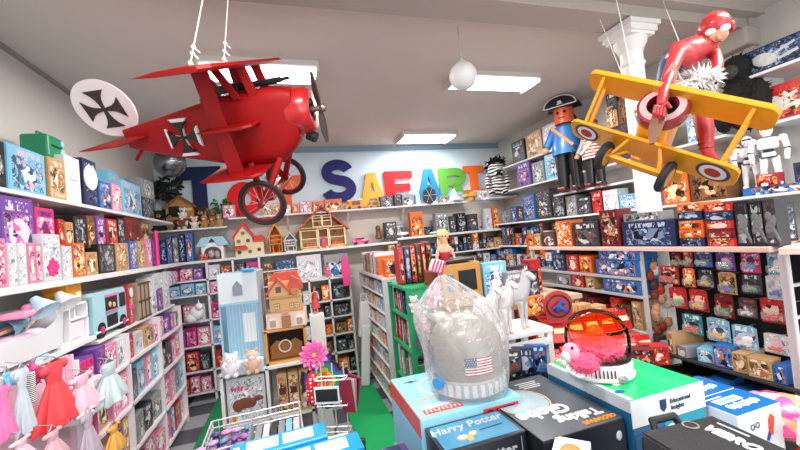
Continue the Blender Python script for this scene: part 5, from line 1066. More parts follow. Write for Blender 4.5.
# ============================================================ CENTRE ISLAND behind the helmet
e = empty('island_table', (.84, 1.66, 0), 0, 'white table carrying the toy horses, with rounded end leg', 'table')
B().box((.22, .12, 1.135), (.46, .26, .03), bev=.006).build('table_top', mat('e9e9ea', .4), e)
for x, y in ((.02, .01), (.43, .01), (.43, .23), (.02, .23)): B().box((x, y, .56), (.03, .03, 1.12)).build('leg', mat('e3e3e5', .4), e)
B().box((.22, .0, 1.08), (.42, .02, .035)).build('rail', mat('e9e9ea', .4), e)
def horse(px, y, h, rz, label, c='dedcdb', halter=None):
    x = line_t((0, y, 1.151), (1, 0, 0), px); k = h
    # joints in local frame: facing -y
    Jh = [((0, .20 * k, .56 * k), .115 * k), ((0, .06 * k, .55 * k), .11 * k), ((0, -.12 * k, .56 * k), .12 * k), ((0, -.2 * k, .68 * k), .09 * k), ((0, -.25 * k, .82 * k), .062 * k), ((0, -.28 * k, .93 * k), .06 * k), ((0, -.37 * k, .86 * k), .045 * k), ((0, -.41 * k, .81 * k), .036 * k)]
    Eh = [(0, 1), (1, 2), (2, 3), (3, 4), (4, 5), (5, 6), (6, 7)]
    for s in (-1, 1):
        i = len(Jh); Jh += [((s * .06 * k, -.13 * k, .44 * k), .042 * k), ((s * .06 * k, -.14 * k, .27 * k), .024 * k), ((s * .06 * k, -.13 * k, .08 * k), .017 * k), ((s * .06 * k, -.15 * k, .02 * k), .022 * k)]; Eh += [(2, i), (i, i + 1), (i + 1, i + 2), (i + 2, i + 3)]
        i = len(Jh); Jh += [((s * .065 * k, .2 * k, .44 * k), .05 * k), ((s * .065 * k, .26 * k, .27 * k), .025 * k), ((s * .065 * k, .22 * k, .08 * k), .017 * k), ((s * .065 * k, .2 * k, .02 * k), .022 * k)]; Eh += [(0, i), (i, i + 1), (i + 1, i + 2), (i + 2, i + 3)]
    Jh = [(a_, r_ * (1.5 if i_ > 7 else 1.2)) for i_, (a_, r_) in enumerate(Jh)]
    o = skin('toy_horse', Jh, Eh, mat(c, .4, coat=.3), loc=(x, y, 1.151), rz=rz, root=1)
    b = B()
    for i in range(8): t = i / 7; b.sph((0, (-.15 - .1 * t) * k + .035 * k, (.66 + .28 * t) * k), (.02 * k, .03 * k, .04 * k), 8)
    b.build('mane', mat('d3cfd2', .7), o, smooth=True); B().sph((0, .3 * k, .45 * k), (.03 * k, .035 * k, .16 * k), 10).build('tail', mat('d3cfd2', .7), o, smooth=True)
    for s in (-1, 1): B().cyl((s * .025 * k, -.26 * k, .97 * k), (s * .03 * k, -.265 * k, 1.04 * k), .014 * k, .002, n=8).build('ear', mat('e6dede', .5), o); B().sph((s * .036 * k, -.325 * k, .92 * k), .010 * k, 8).build('eye', mat('141414', .2), o)
    for s in (-1, 1):
        for yy in (-.15, .2): B().cyl((s * .06 * k, yy * k, 0), (s * .06 * k, yy * k, .035 * k), .028 * k, .02 * k, n=12).build('hoof', mat('dba48c', .5), o)
    if halter:
        hb = B(); hb.ring((0, 0, 0), .034 * k, .006 * k, 'Y', 18, 6)
        for v in hb.b.verts: v.co = Matrix.Rotation(-.8, 4, 'X') @ v.co + Vector((0, -.37 * k, .86 * k))
        hb.cyl((.03 * k, -.37 * k, .86 * k), (.04 * k, -.27 * k, .95 * k), .005 * k).cyl((-.03 * k, -.37 * k, .86 * k), (-.04 * k, -.27 * k, .95 * k), .005 * k).tube([(.03 * k, -.38 * k, .84 * k), (.07 * k, -.3 * k, .7 * k), (.05 * k, -.2 * k, .62 * k)], .006 * k)
        hb.build('halter', mat(halter, .5), o)
    return tag(o, label, 'toy horse', 'white toy horses on the island table')
horse(489, 1.70, .27, .3, 'white toy horse with pink halter, leftmost of the three horses', halter='d8608c')
horse(503, 1.69, .29, .35, 'white toy horse in the middle of the three horses, facing right')
horse(518, 1.74, .32, .4, 'grey-white toy horse at the right of the three horses', 'c9c9cd')
# things behind the horses: second table level
e = empty('display_table', (.97, 2.10, 0), 0, 'low display table behind the horses carrying doll carriage and boxes', 'table')
B().box((.46, .2, 1.175), (.92, .44, .03)).box((-.08, .06, 1.175), (.16, .17, .03)).build('table_top', mat('b9a48c', .5), e)
for x, y in ((.03, .04), (.87, .04), (.87, .36), (.03, .36)): B().box((x, y, .58), (.03, .03, 1.16)).build('leg', mat('b9a48c', .5), e)
Z1 = 1.191
def at_y(px, y, z): return line_t((0, y, z), (1, 0, 0), px)
def box_at(a, b_, top, y, z, c, d, lab, v=None, rz=0, name='toy_box'):
    x0, x1 = at_y(a, y, z), at_y(b_, y, z); h = z_at((x0 + x1) / 2, y, top) - z; o = it_box((x1 - x0) * .97, d, h, c, v=v, name=name); o.location = ((x0 + x1) / 2, y + d / 2, z); o.rotation_euler = (0, 0, rz); tag(o, lab, 'box', 'boxes on the display table'); return o, x1 - x0, h
# wooden carriage
y = 2.13; x0, x1 = at_y(447, y, Z1), at_y(487, y, Z1); w = x1 - x0; h = z_at(x0, y, 265) - Z1
e = empty('wooden_toy_camper', ((x0 + x1) / 2, y + .12, Z1), 0, 'tan wooden toy camper with dark window and black roof behind the horses', 'toy vehicle')
B().box((0, 0, h / 2 + .01), (w * .96, .2, h - .03), bev=.008).build('body', mat('c08a48', .55, mottled=.2, scale=20), e)
B().box((w * .12, -.102, h * .62), (w * .44, .008, h * .44), bev=.003).build('window', mat('1b1a1e', .2), e); B().box((-w * .3, -.102, h * .6), (w * .16, .008, h * .36), bev=.003).build('window', mat('5a7c94', .2), e)
B().box((-w * .03, 0, h + .012), (w * .75, .2, .02), (0, -.03, 0), bev=.006).build('roof', mat('19191c', .5), e)
for x in (-.3, .3): B().cyl((x * w, -.09, .03), (x * w, -.112, .03), .035, n=20).build('wheel', mat('8a5c34', .5), e)
B().box((0, -.103, h * .25), (w * .9, .004, .012)).build('side_trim', mat('8a5a2c', .5), e)
# seated blonde doll in red on the carriage roof
dx = at_y(453, 2.2, Z1 + h); k = .27
Jd = [((0, 0, .03), .028), ((0, 0, .09), .02), ((0, 0, .15), .026), ((0, 0, .185), .01), ((0, -.004, .225), .026), ((0, 0, .245), .018)]
Ed = [(0, 1), (1, 2), (2, 3), (3, 4), (4, 5)]
for s in (-1, 1):
    i = len(Jd); Jd += [((s * .035, 0, .16), .011), ((s * .05, -.01, .11), .009), ((s * .045, -.05, .07), .007)]; Ed += [(2, i), (i, i + 1), (i + 1, i + 2)]
    i = len(Jd); Jd += [((s * .02, -.06, .03), .018), ((s * .02, -.12, .025), .013), ((s * .02, -.13, -.05), .008)]; Ed += [(0, i), (i, i + 1), (i + 1, i + 2)]
o = skin('fashion_doll', Jd, Ed, mat('e0b08e', .5), loc=(dx, 2.32, Z1 + h - .10), rz=-.2); o.scale = (1.2, 1.2, 1.2)
B().lathe([(.03, .14), (.03, .12), (.024, .09), (.036, .03), (.03, .0)], 16).build('dress', mat('c81e34', .4), o, smooth=True); fluff(B(), (0, .012, .24), (.034, .036, .03), 30, .02, random.Random(2)).sph((0, .035, .19), (.032, .018, .055), 12).build('hair', mat('e3c58c', .6, bump=.5, scale=90), o, smooth=True)
for s in (-1, 1): B().sph((s * .009, -.028, .23), .004, 8).build('eye', mat('2a3a5c', .2), o)
tag(o, 'blonde fashion doll in a red dress sitting behind the wooden toy camper', 'doll')
o = B().box((0, 0, .0), (.1, .03, .08), (.3, .3, .2), bev=.012).build('striped_pouch', None or mat('e9e4e6', .6), None, D(437, 266, 2.3)); tag(o, 'pink and white striped fabric pouch beside the wooden toy camper', 'pouch')
b = B()
for i in range(4): b.box((-.036 + i * .024, -.017, 0), (.011, .004, .082))
sb = b.build('stripes', mat('d8487c', .6), o); sb.rotation_euler = (.3, .3, .2)
tag(B().box((0, 0, .13), (.09, .12, .26), bev=.005).build('carton', mat('7a3a22', .6), None, (at_y(437, 2.24, Z1) + .02, 2.3, Z1 - .12 + .12)), 'brown carton left of the wooden toy camper', 'box')
box_at(486, 510, 262, 2.2, Z1, 'sky blue', .06, 'pale blue boxed toy behind the middle white horse', 0)
box_at(483, 489, 270, 2.24, Z1, 'red', .1, 'narrow red box between the wooden camper and pale blue box', 1)
box_at(511, 528, 272, 2.12, Z1, 'grey', .1, 'grey box with large picture behind the right horse', 0)
box_at(529, 541, 271, 2.12, Z1, 'black', .1, 'black box with reddish pictures beside the grey box', 3)
box_at(522, 546, 297, 1.90, 1.151, 'orange', .04, 'orange framed picture box right of the white horses', 1)
fill('back', 2.36, Z1, 1.05, 1.85, (.16, .24), (.09, .15), gg, 'at the rear of the display table', 'boxes on the display table', depth=(.06, .1))
# round web-patterned racket pack
q = Vector((1.44, 1.80, 1.235)); e = empty('round_toy_pack', (q.x + .02, q.y, q.z - .04), -.35, 'round red and blue toy in a clear arched pack right of the orange box', 'toy pack')
B().prism([(.11 * math.cos(PI * i / 12), .05 + .1 * math.sin(PI * i / 12)) for i in range(13)] + [(-.1, -.12), (.1, -.12)], 0, .02).build('backing_card', mat('b3222a', .4), e)
e.scale = (.72, .72, .68)
B().sph((0, -.02, .02), (.03, .02, .06), 12, (0, .5, 0)).box((.02, -.03, .0), (.09, .02, .03), (0, .7, 0), bev=.006).box((-.02, -.03, .03), (.09, .02, .02), (0, -.6, 0), bev=.006).sph((.03, -.03, .05), .02, 10).build('toy', mat('28488c', .4, mottled=.5, scale=40), e, smooth=True); B().ring((0, -.005, .02), .092, .008, 'Y', 30, 6).build('hoop', mat('1b1b1e', .4), e)
# ============================================================ RIGHT GONDOLA
FX = 2.08
e = empty('gondola_shelf', (FX, 0, 0), 0, 'black backed shop gondola with pinkish top shelf and peg wall on the right', 'gondola')
B().box((.19, 2.0, 1.478), (.38, 1.76, .026), bev=.003).build('top_shelf', PK, e)
B().box((.27, .80, .0), (.78, .30, .026), (0, 0, .29)).build('top_shelf_wing', PK, e); e.children[-1].location = (.08, .22, 1.478)
B().box((.34, 2.42, .72), (.02, .92, 1.46)).build('back_panel', mat('1c1c20', .7), e)
B().box((.20, 1.40, .72), (.02, .66, 1.46)).build('peg_panel', mat('17171b', .7), e)
for y in (1.09, 2.87): B().box((.03, y, .73), (.025, .025, 1.46)).build('upright', mat('d4d2d2', .4), e)
B().box((.03, 1.79, .73), (.02, .02, 1.46)).build('upright', mat('c9c6c4', .4), e)
for z in (1.295, 1.18, .95, .72, .45, .15): B().box((.085, 2.33, z - .01), (.17, 1.07, .018), bev=.002).build('shelf_board', mat('b9b4b2', .5), e)
for z in (.86, .62, .38, .15): B().box((.1, 1.42, z - .01), (.2, .70, .016), bev=.002).build('shelf_board', mat('3a3a3e', .5), e)
sidep = B()
for k in range(9): sidep.box((.1, 1.06, .2 + k * .14), (.2, .012, .012))
for x in (0, .2): sidep.cyl((x, 1.06, 0), (x, 1.06, 1.46), .008)
sidep.build('wire_side', mat('d9d9da', .35), e)
G_ = 'boxes on the pinkish gondola shelf'; W_ = 'on the pinkish gondola shelf'
tz = 1.492
row('right', FX + .02, tz, .12, [(527, 534, 236, 'box', 'orange'), (535, 541, 234, 'box', 'tan'), (542, 556, 232, 'box', 'charcoal'), (557, 573, 221, 'box', 'orange'), (574, 600, 222, 'box', 'charcoal'), (602, 621, 210, 'box', 'maroon'), (623, 677, 221, 'box', 'navy')], W_, G_)
o = it_box(.26, .10, .05, 'grey', v=1); t = line_t((FX + .1, 0, 1.6), (0, 1, 0), 650); o.location = (FX + .09, t, z_at(FX + .02, t, 221) ); o.rotation_euler = (0, 0, -PI / 2); tag(o, 'pale packet row lying on the navy box, gondola shelf', 'box')
def stack(a, b_, tops, cs, w0):
    t0, t1 = line_t((FX + .02, 0, tz), (0, 1, 0), a), line_t((FX + .02, 0, tz), (0, 1, 0), b_); tm = (t0 + t1) / 2; zt = z_at(FX + .02, tm, tops); n = len(cs); hh = (zt - tz) / n
    for i, c in enumerate(cs):
        o = it_box(abs(t1 - t0) * .96, .16, hh * .96, c, v=[0, 3, 2, 5][i % 4]); o.location = (FX + .105 + R.uniform(-.004, .004), tm, tz + hh * i); o.rotation_euler = (0, 0, -PI / 2 + R.uniform(-.03, .03)); tag(o, '%s vehicle box, %s of the %s stack on the gondola shelf' % (c, ['bottom', 'second up', 'third up', 'fourth up', 'top'][i], w0), 'box', 'stacked vehicle boxes')
stack(680, 705, 203, ['navy', 'orange', 'orange', 'navy', 'orange'], 'left'); stack(707, 737, 203, ['red', 'maroon', 'red', 'navy', 'red'], 'right')
row('right', FX + .02, tz, .08, [(738, 752, 201, 'box', 'black'), (753, 766, 201, 'box', 'black'), (767, 780, 199, 'box', 'charcoal')], 'right of the stacks on the gondola shelf', G_)
o = it_box(.14, .08, .19, 'black', v=1); o.location = (2.36, 1.24, tz); o.rotation_euler = (0, 0, -.35 - .2); tag(o, 'black box on the angled end of the gondola shelf', 'box')
# dolls pale hair silhouettes on the black boxes
for o, c, k_, w_ in [x for x in AUTO if x[3] == 'right of the stacks on the gondola shelf']:
    B().sph((-.006, -.0415, .14), (.013, .003, .02), 12).sph((.0, -.0415, .10), (.018, .003, .045), 12, (0, .35, 0)).sph((.014, -.0415, .06), (.008, .003, .05), 12, (0, -.3, 0)).build('figure_picture', mat('77767a', .6, mottled=.6, scale=90), o)
for (z, top, nm) in [(1.296, .16, 'upper'), (1.181, .10, 'second')]:
    if nm == 'upper': row('right', FX + .01, z, .14, [(553, 566, 254, 'box', 'navy'), (567, 579, 255, 'box', 'red'), (580, 592, 256, 'box', 'orange')], 'on the upper gondola shelf', G_)
    else: row('right', FX + .01, z, .12, [(557, 571, 274, 'box', 'grey'), (572, 584, 273, 'box', 'red'), (586, 594, 276, 'box', 'tan')], 'on the second gondola shelf', G_)
for i, (z0, z1, a, b_, nm) in enumerate([(1.296, 1.40, 596, 639, 'lower'), (1.402, 1.47, 598, 638, 'upper')]):
    t0, t1 = line_t((FX, 0, z0), (0, 1, 0), a), line_t((FX, 0, z0), (0, 1, 0), b_)
    o = it_box(abs(t1 - t0), .16, z1 - z0, 'blue', v=i * 3 + 1); o.location = (FX + .09, (t0 + t1) / 2, z0); o.rotation_euler = (0, 0, -PI / 2); tag(o, 'large blue car box under the pinkish shelf, %s of two' % nm, 'box', 'large blue car boxes')
t0, t1 = line_t((FX, 0, 1.18), (0, 1, 0), 603), line_t((FX, 0, 1.18), (0, 1, 0), 640)
o = it_box(abs(t1 - t0), .16, .09, 'blue', v=0); o.location = (FX + .09, (t0 + t1) / 2, 1.181); o.rotation_euler = (0, 0, -PI / 2); tag(o, 'blue car box on the second gondola shelf below the large ones', 'box')
fill('right', FX + .02, .951, 1.84, 2.84, (.1, .19), (.05, .10), ['orange', 'maroon', 'brown', 'tan', 'red'], 'on the third gondola shelf', G_, depth=(.1, .15))
fill('right', FX + .02, .721, 1.84, 2.84, (.1, .19), (.05, .1), ['red', 'maroon', 'maroon', 'brown'], 'on the fourth gondola shelf', G_, depth=(.1, .15))
fill('right', FX + .02, .451, 1.84, 2.84, (.12, .2), (.07, .14), gg, 'on the fifth gondola shelf', G_, depth=(.1, .15))
# blister cards on the peg wall
CX = FX + .10
def cards(items, rowname):
    for i, (a, b_, top, bot, c) in enumerate(items):
        zt = z_at(CX, line_t((CX, 0, 1.3), (0, 1, 0), (a + b_) / 2), top)
        t0, t1 = line_t((CX, 0, zt), (0, 1, 0), a), line_t((CX, 0, zt), (0, 1, 0), b_); tm = (t0 + t1) / 2; zt = z_at(CX, tm, top); zb = z_at(CX, tm, bot)
        o = it_blister(abs(t1 - t0) * .95, zt - zb, c); o.location = (CX, tm, zb); o.rotation_euler = (R.uniform(-.04, .04), 0, -PI / 2 + R.uniform(-.1, .1))
        B().cyl((0, -.02, zt - zb - .012), (0, .09, zt - zb - .012), .0025, n=6).build('peg_hook', mat('c8c8ca', .3, metal=.8), o)
        auto(o, c, 'carded toy car', 'toy car', 'on the %s row of the peg wall' % rowname, 'carded toy cars on the peg wall')
cards([(670, 681, 251, 267, 'maroon'), (682, 692, 251, 267, 'red'), (694, 711, 251, 267, 'blue'), (715, 734, 250, 271, 'purple'), (739, 759, 249, 273, 'magenta'), (765, 785, 252, 276, 'sky blue')], 'top')
cards([(658, 679, 266, 284, 'red'), (682, 694, 268, 287, 'orange'), (697, 714, 269, 288, 'black'), (717, 736, 272, 294, 'tan'), (741, 761, 274, 294, 'charcoal'), (765, 786, 275, 300, 'white')], 'second')
cards([(668, 686, 287, 308, 'red'), (688, 708, 289, 311, 'red'), (713, 733, 294, 318, 'maroon'), (737, 757, 298, 318, 'charcoal'), (759, 783, 298, 323, 'red'), (785, 793, 300, 325, 'maroon')], 'third')
cards([(681, 702, 314, 334, 'teal'), (705, 730, 318, 342, 'sky blue'), (731, 757, 325, 350, 'sky blue'), (762, 790, 334, 354, 'white')], 'fourth')
for z, hh, nm, cs in [(.861, .15, 'first', ['blue', 'charcoal', 'tan', 'grey', 'navy', 'white', 'sky blue']), (.621, .18, 'second', ['charcoal', 'blue', 'white', 'grey', 'black', 'maroon', 'tan']), (.381, .18, 'third', ['charcoal', 'black', 'navy', 'grey', 'brown']), (.151, .18, 'lowest', ['charcoal', 'black', 'navy'])]:
    fill('right', FX + .0, z, 1.12, 1.74, (hh * .4, hh * .9), (.045, .10), cs, 'on the %s low shelf under the peg wall' % nm, 'boxes under the peg wall', depth=(.08, .2), jit=.4)
# small bags and toys hanging on the column side
rg = random.Random(12)
for i in range(20):
    px, py = rg.uniform(641, 656), 262 + i * 4.6; q = D(px + 5 + (i * .8), py, 2.32); c = rg.choice(['8c3a2c', 'e0a07a', 'd9d2ca', '4a3a34', 'c8402c', 'b98a6a'])
    o = B().sph((0, 0, -.03), (.028, .02, .032), 10).sph((0, -.012, -.008), (.014, .01, .012), 8).cyl((0, 0, 0), (0, 0, .03), .002, n=5).build('keyring_plush', mat(c, .8, mottled=.5, scale=60), None, q, 0, True); tag(o, '%s of the small soft keyrings hanging down the column' % (['topmost'] + ['%s from top' % ORD[j] for j in range(1, 20)])[i], 'keyring', 'soft keyrings on the column')
# ============================================================ CENTRE LEFT: cube unit, playhouse, dollhouse tower
ux0, ux1, uy = -.56, .07, 3.0
e = empty('cube_unit', (ux0, uy, 0), 0, 'low white cube shelving unit under the playhouse and dollhouse tower', 'shelving unit'); uw = ux1 - ux0
for x in (0, uw / 2, uw): B().box((x, .17, .40), (.022, .34, .80)).build('upright', SW, e)
for z in (.03, .42, .80): B().box((uw / 2, .17, z), (uw + .022, .34, .022)).build('shelf_board', SW, e)
B().box((uw / 2, .33, .4), (uw, .01, .8)).build('back_panel', SW, e)
o = it_box(.27, .1, .33, 'white', v=4); o.location = (ux0 + uw * .25, uy + .08, .432); tag(o, 'white box with a brown baby doll picture in the left cube', 'box')
b = B().sph((-.06, 0, .13), (.04, .006, .045), 14).sph((.0, 0, .14), (.07, .006, .04), 14, (0, .2, 0)).sph((.08, 0, .16), (.04, .006, .02), 10); b.build('doll_picture', mat('7a4636', .6, mottled=.3, scale=30), o, (0, -.055, 0))
b = B()
for k in range(4): b.box((-.095 + k * .022, -.054, .255 - .006 * (k % 2)), (.014, .003, .034), (0, .2 * (k % 2), 0), bev=.001)
b.build('blurred_title', mat('d8287c', .5), o)
B().box((-.10, -.054, .035), (.04, .004, .04)).build('sticker', mat('e8882a', .5), o)
for i in range(3):
    o = it_box(.075, .2, .3, 'tan', v=3 + i, name='doll_carton'); o.location = (ux0 + uw * .5 + .10 + i * .083, uy + .13 - i * .01, .432); tag(o, 'tan and pink doll carton in the right cube, %s of three' % ['left', 'middle', 'right'][i], 'box', 'doll cartons in the right cube')
    B().box((0, -.102, .17), (.05, .003, .05), bev=.001).build('face_window', mat('5a2430', .4), o); B().box((0, -.102, .08), (.05, .003, .03)).build('name_panel', mat('e58aa0', .5), o)
for i, (x, c) in enumerate([(.02, 'brown'), (.08, 'tan'), (.16, 'charcoal')]):
    o = it_box(.05, .12, .28, c); o.location = (ux0 + uw * .52 + x + .03, uy + .1, .042); tag(o, '%s box in the lower right cube behind the wire basket' % c, 'box')
# pale blue playhouse
zx = .811; hx = -.40
e = empty('playhouse', (hx, 3.08, zx), -.05, 'tall pale blue and white toy playhouse wardrobe on the cube unit', 'playhouse')
hh = z_at(hx - .1, 3.0, 275) - zx; w = .29
b = B().box((-w / 2, .1, hh / 2), (.012, .22, hh)).box((0, .2, hh / 2), (w, .012, hh)).box((0, .1, .01), (w, .22, .02)).box((0, .0, hh * .68), (w, .03, .02)); b.build('frame', mat('a9d0e2', .5), e)
B().box((w / 2, .1, hh / 2), (.02, .24, hh)).build('side_panel', mat('a8acb2', .5), e)
up = B().prism([(-w / 2, hh * .69), (w / 2, hh * .69), (w / 2, hh), (-w / 2, hh)], -.012, 0).build('upper_panel', mat('e9f2f8', .5), e)
B().prism([(-.045, hh * .76), (.025, hh * .76), (.025, hh * .86), (-.01, hh * .92), (-.045, hh * .86)], -.018, -.011).build('arched_window', mat('8fa0ac', .5), up)
dr = B().box((.015, .0, hh * .39), (w * .82, .012, hh * .56)).build('door', mat('9cc8e0', .5), e)
b = B()
for i in range(9): b.box((-.08 + i * .024, -.009, hh * .39), (.004, .006, hh * .55))
b.build('door_ribs', mat('b9dcec', .5), dr); B().box((.055, -.010, hh * .42), (.09, .004, hh * .3)).build('paper_panel', mat('eef6fa', .5), dr)
B().box((.08, -.02, hh + .012), (.09, .05, .03), bev=.01).build('blue_cup', mat('3f9fd0', .4), e)
B().box((0, -.05, .03), (w * .98, .08, .09), bev=.004).build('drawer', mat('cfe6f2', .5), e)
for i, (c, x) in enumerate([('white', -.07), ('tan', .07)]):
    o = it_plush(.17, ['e6e4ec', 'd9a27c'][i], name='toy_doll_pack', ears='round'); o.location = (hx + x, 2.93, .811); tag(o, ['white and silver toy pack at the foot of the playhouse, left one', 'tan and silver toy pack at the foot of the playhouse, right one'][i], 'toy pack')
    B().sph((0, -.02, .08), (.075, .07, .09), 16).build('clear_wrap', mat('ffffff', .08, alpha=.22, coat=1), o, smooth=True)
# wooden crib box, bay-window base, two-storey house
e = empty('toy_crib', (-.09, 3.02, .811), 0, 'brown wooden toy kitchen box under the dollhouse', 'toy furniture')
B().box((-.145, .1, .13), (.02, .2, .26)).box((.145, .1, .13), (.02, .2, .26)).box((0, .1, .01), (.31, .2, .02)).box((0, .1, .255), (.31, .2, .014)).build('frame', mat('cf9a62', .6), e)
B().box((0, .19, .13), (.27, .01, .24)).build('dark_back', mat('3c2618', .7), e); B().prism([(-.12, .03), (-.12, .13), (-.07, .17), (-.03, .15), (.03, .15), (.07, .17), (.12, .13), (.12, .03)], .05, .07).build('headboard', mat('96602f', .6, mottled=.2, scale=20), e)
B().ring((-.01, .045, .12), .045, .006, 'Y', 20, 6).build('ring', mat('e8dccc', .5), e)
z0 = 1.075
e = empty('dollhouse', (-.075, 3.04, z0), -.08, 'tan two-storey dollhouse with red tiled roof stacked on a cream bay-window base', 'dollhouse')
b = B().box((0, .1, .06), (.30, .2, .12), bev=.004); b.build('base_storey', mat('ecd2c2', .55), e)
for x in (-.10, .10):
    B().cyl((x, -.002, .05), (x, -.012, .05), .038, n=20).box((x, -.005, .035), (.074, .012, .05)).build('bay_window', mat('f6e6dc', .5), e); B().box((x, -.013, .045), (.045, .004, .05)).build('bay_glass', mat('b7a08c', .3), e)
B().box((0, -.004, .05), (.07, .012, .09), bev=.004).build('front_door', mat('b07c4a', .5), e); B().box((0, -.016, .118), (.05, .01, .02), bev=.003).build('arch_trim', mat('e28aa0', .5), e)
B().box((.0, .1, .12 + .12), (.235, .17, .24), bev=.003).build('upper_storeys', mat('e3b47a', .6), e)
B().box((0, .02, .245), (.27, .07, .014)).box((0, .1, .125), (.27, .2, .012)).build('balcony', mat('d8a468', .6), e)
gf = B().prism([(-.115, .24), (-.115, .29), (-.04, .37), (.035, .29), (.035, .24)], -.004, .06).build('gable', mat('e8bd86', .6), e)
def pane(x, z, s=.02):
    wd = B().box((x, 0, z), (s * 1.5, .006, s * 1.9)).build('window', mat('8a5c34', .4), e, (0, .012, 0)); g = B()
    for dx in (-1, 1):
        for dz in (-1, 1): g.box((x + dx * s * .35, -.004, z + dz * s * .45), (s * .5, .003, s * .7))
    g.build('pane', mat('f4dca8', .3), wd)
pane(-.06, .17, .024); pane(.05, .165, .022); pane(.09, .165, .022)
wd = B().box((-.04, -.006, .30), (.04, .006, .045)).build('window', mat('7c522e', .4), e)
B().prism([(-.14, .275), (-.04, .395), (-.04, .375), (-.125, .27)], -.03, .1).prism([(.06, .275), (.045, .27), (-.04, .375), (-.04, .395)], -.03, .1).prism([(-.12, .36), (-.08, .43), (.10, .43), (.14, .32), (.14, .31), (-.12, .31)], .06, .15).prism([(.02, .30), (.06, .40), (.13, .36), (.145, .29)], .0, .08).build('roof', mat('c9584c', .6, bump=.4, scale=60), e)
B().box((.08, .0, .27), (.05, .03, .05)).build('dormer', mat('b98450', .6), e)
o = it_doll(.24, 'b8404c', '6a2a2a'); o.location = (.17, 3.3, 1.10); tag(o, 'small doll with red hair beside the dollhouse roof', 'doll')
tag(B().box((0, 0, .55), (.12, .12, 1.1)).build('display_post', SW, None, (.17, 3.3, 0)), 'narrow white display post under the red haired doll', 'display post')
# ============================================================ WIRE BASKET, PACKS, FLOWER, POSTCARD RACK
e = empty('wire_basket', (-.22, 2.30, 0), .03, 'white wire basket stand in front of the cube unit', 'basket')
wm = mat('dcdcde', .3, metal=.3)
b = B(); X0, X1, Y0, Y1 = -.30, .20, -.20, .16
for z in (.60, .64, .68, .72):
    b.tube([(X0, Y0, z), (X1, Y0, z), (X1, Y1, z), (X0, Y1, z), (X0, Y0, z)], .004, 6)
for i in range(15):
    x = X0 + (X1 - X0) * i / 14
    for y in (Y0, Y1): b.cyl((x, y, .52), (x, y, .72), .0025, n=5)
    b.cyl((x, Y0, .52), (x, Y1, .52), .0025, n=5)
for i in range(8):
    y = Y0 + (Y1 - Y0) * i / 7
    for x in (X0, X1, -.08): b.cyl((x, y, .52), (x, y, .72), .0025, n=5)
b.build('wire_frame', wm, e)
for x in (X0, X1):
    for y in (Y0, Y1): B().cyl((x, y, 0), (x, y, .72), .008).build('leg', wm, e)
rg = random.Random(33)
for i in range(12):
    c = ['7a4f9a', '9a6ab8', '4c3a78', 'd890c0', 'b8a0d0', '5a8ab0'][i % 6]; x = -.49 + .055 * (i % 4) ; y = 2.16 + .10 * (i // 4)
    o = B().sph((0, 0, .05), (.028, .02, .06), 10).sph((0, 0, .12), (.022, .02, .022), 10).sph((0, -.01, .155), (.03, .02, .014), 8).build('small_doll', mat(c, .35, mottled=.4, scale=50), None, (x, y, .53), rg.uniform(-1, 1), True); B().sph((0, -.018, .12), (.012, .006, .012), 8).build('face', mat('e2b8a0', .5), o)
    tag(o, '%s glittery small doll in the wire basket, %s row, %s' % ({'7a4f9a': 'purple', '9a6ab8': 'violet', '4c3a78': 'dark purple', 'd890c0': 'pink', 'b8a0d0': 'lilac', '5a8ab0': 'blue'}[c], ['front', 'middle', 'back'][i // 4], ['far left', 'left', 'right', 'far right'][i % 4]), 'doll', 'small dolls in the wire basket')
for i in range(6):
    o = it_box(.035, .22, .13, ['grey', 'white', 'charcoal', 'grey', 'sky blue', 'white'][i]); o.location = (-.26 + i * .042, 2.29, .53); tag(o, '%s slim box in the right half of the wire basket, %s from left' % (['grey', 'white', 'charcoal', 'grey', 'sky blue', 'white'][i], ORD[i]), 'box', 'slim boxes in the wire basket')
for i in range(3):
    o = B().sph((0, 0, 0), (.05, .035, .04), 10).sph((.03, -.01, .02), (.03, .03, .03), 10).build('pink_pompom', mat('f09ac8', .8, bump=.5, scale=60), None, (-.54 + .05 * i, 2.10 - .02 * i, .70), 0, True) if i == 0 else None
    if o: tag(o, 'fluffy pink pompom at the left front of the wire basket', 'pompom')
# low table with the blue packs
e = empty('low_table', (-.12, 1.84, 0), 0, 'white low table carrying the bright blue packs', 'table')
B().box((0, 0, .685), (.66, .32, .02)).build('table_top', SW, e)
for x in (-.31, .31):
    for y in (-.14, .14): B().box((x, y, .34), (.03, .03, .68)).build('leg', SW, e)
for i, (x, y, rz, z, lab) in enumerate([(-.13, 1.985, .04, .70, 'bright blue flat pack with two clear windows, rear one'), (.02, 1.80, .06, .70, 'bright blue flat pack with clear window, nearest one')]):
    o = B().box((0, 0, .022), (.46, .16, .044), bev=.006).build('flat_pack', mat('1fa6e8', .25, coat=.6), None, (x, y, z), rz); tag(o, lab, 'pack', 'blue flat packs')
    for xx in (-.08, .09): B().box((xx, .005, .0455), (.15, .10, .003), bev=.001).build('window_panel', mat('dbe6ec', .15, mottled=.25, scale=30, coat=1), o)
    B().box((-.2, .0, .0455), (.03, .06, .002)).build('white_text_panel', mat('e8f4fa', .4), o)
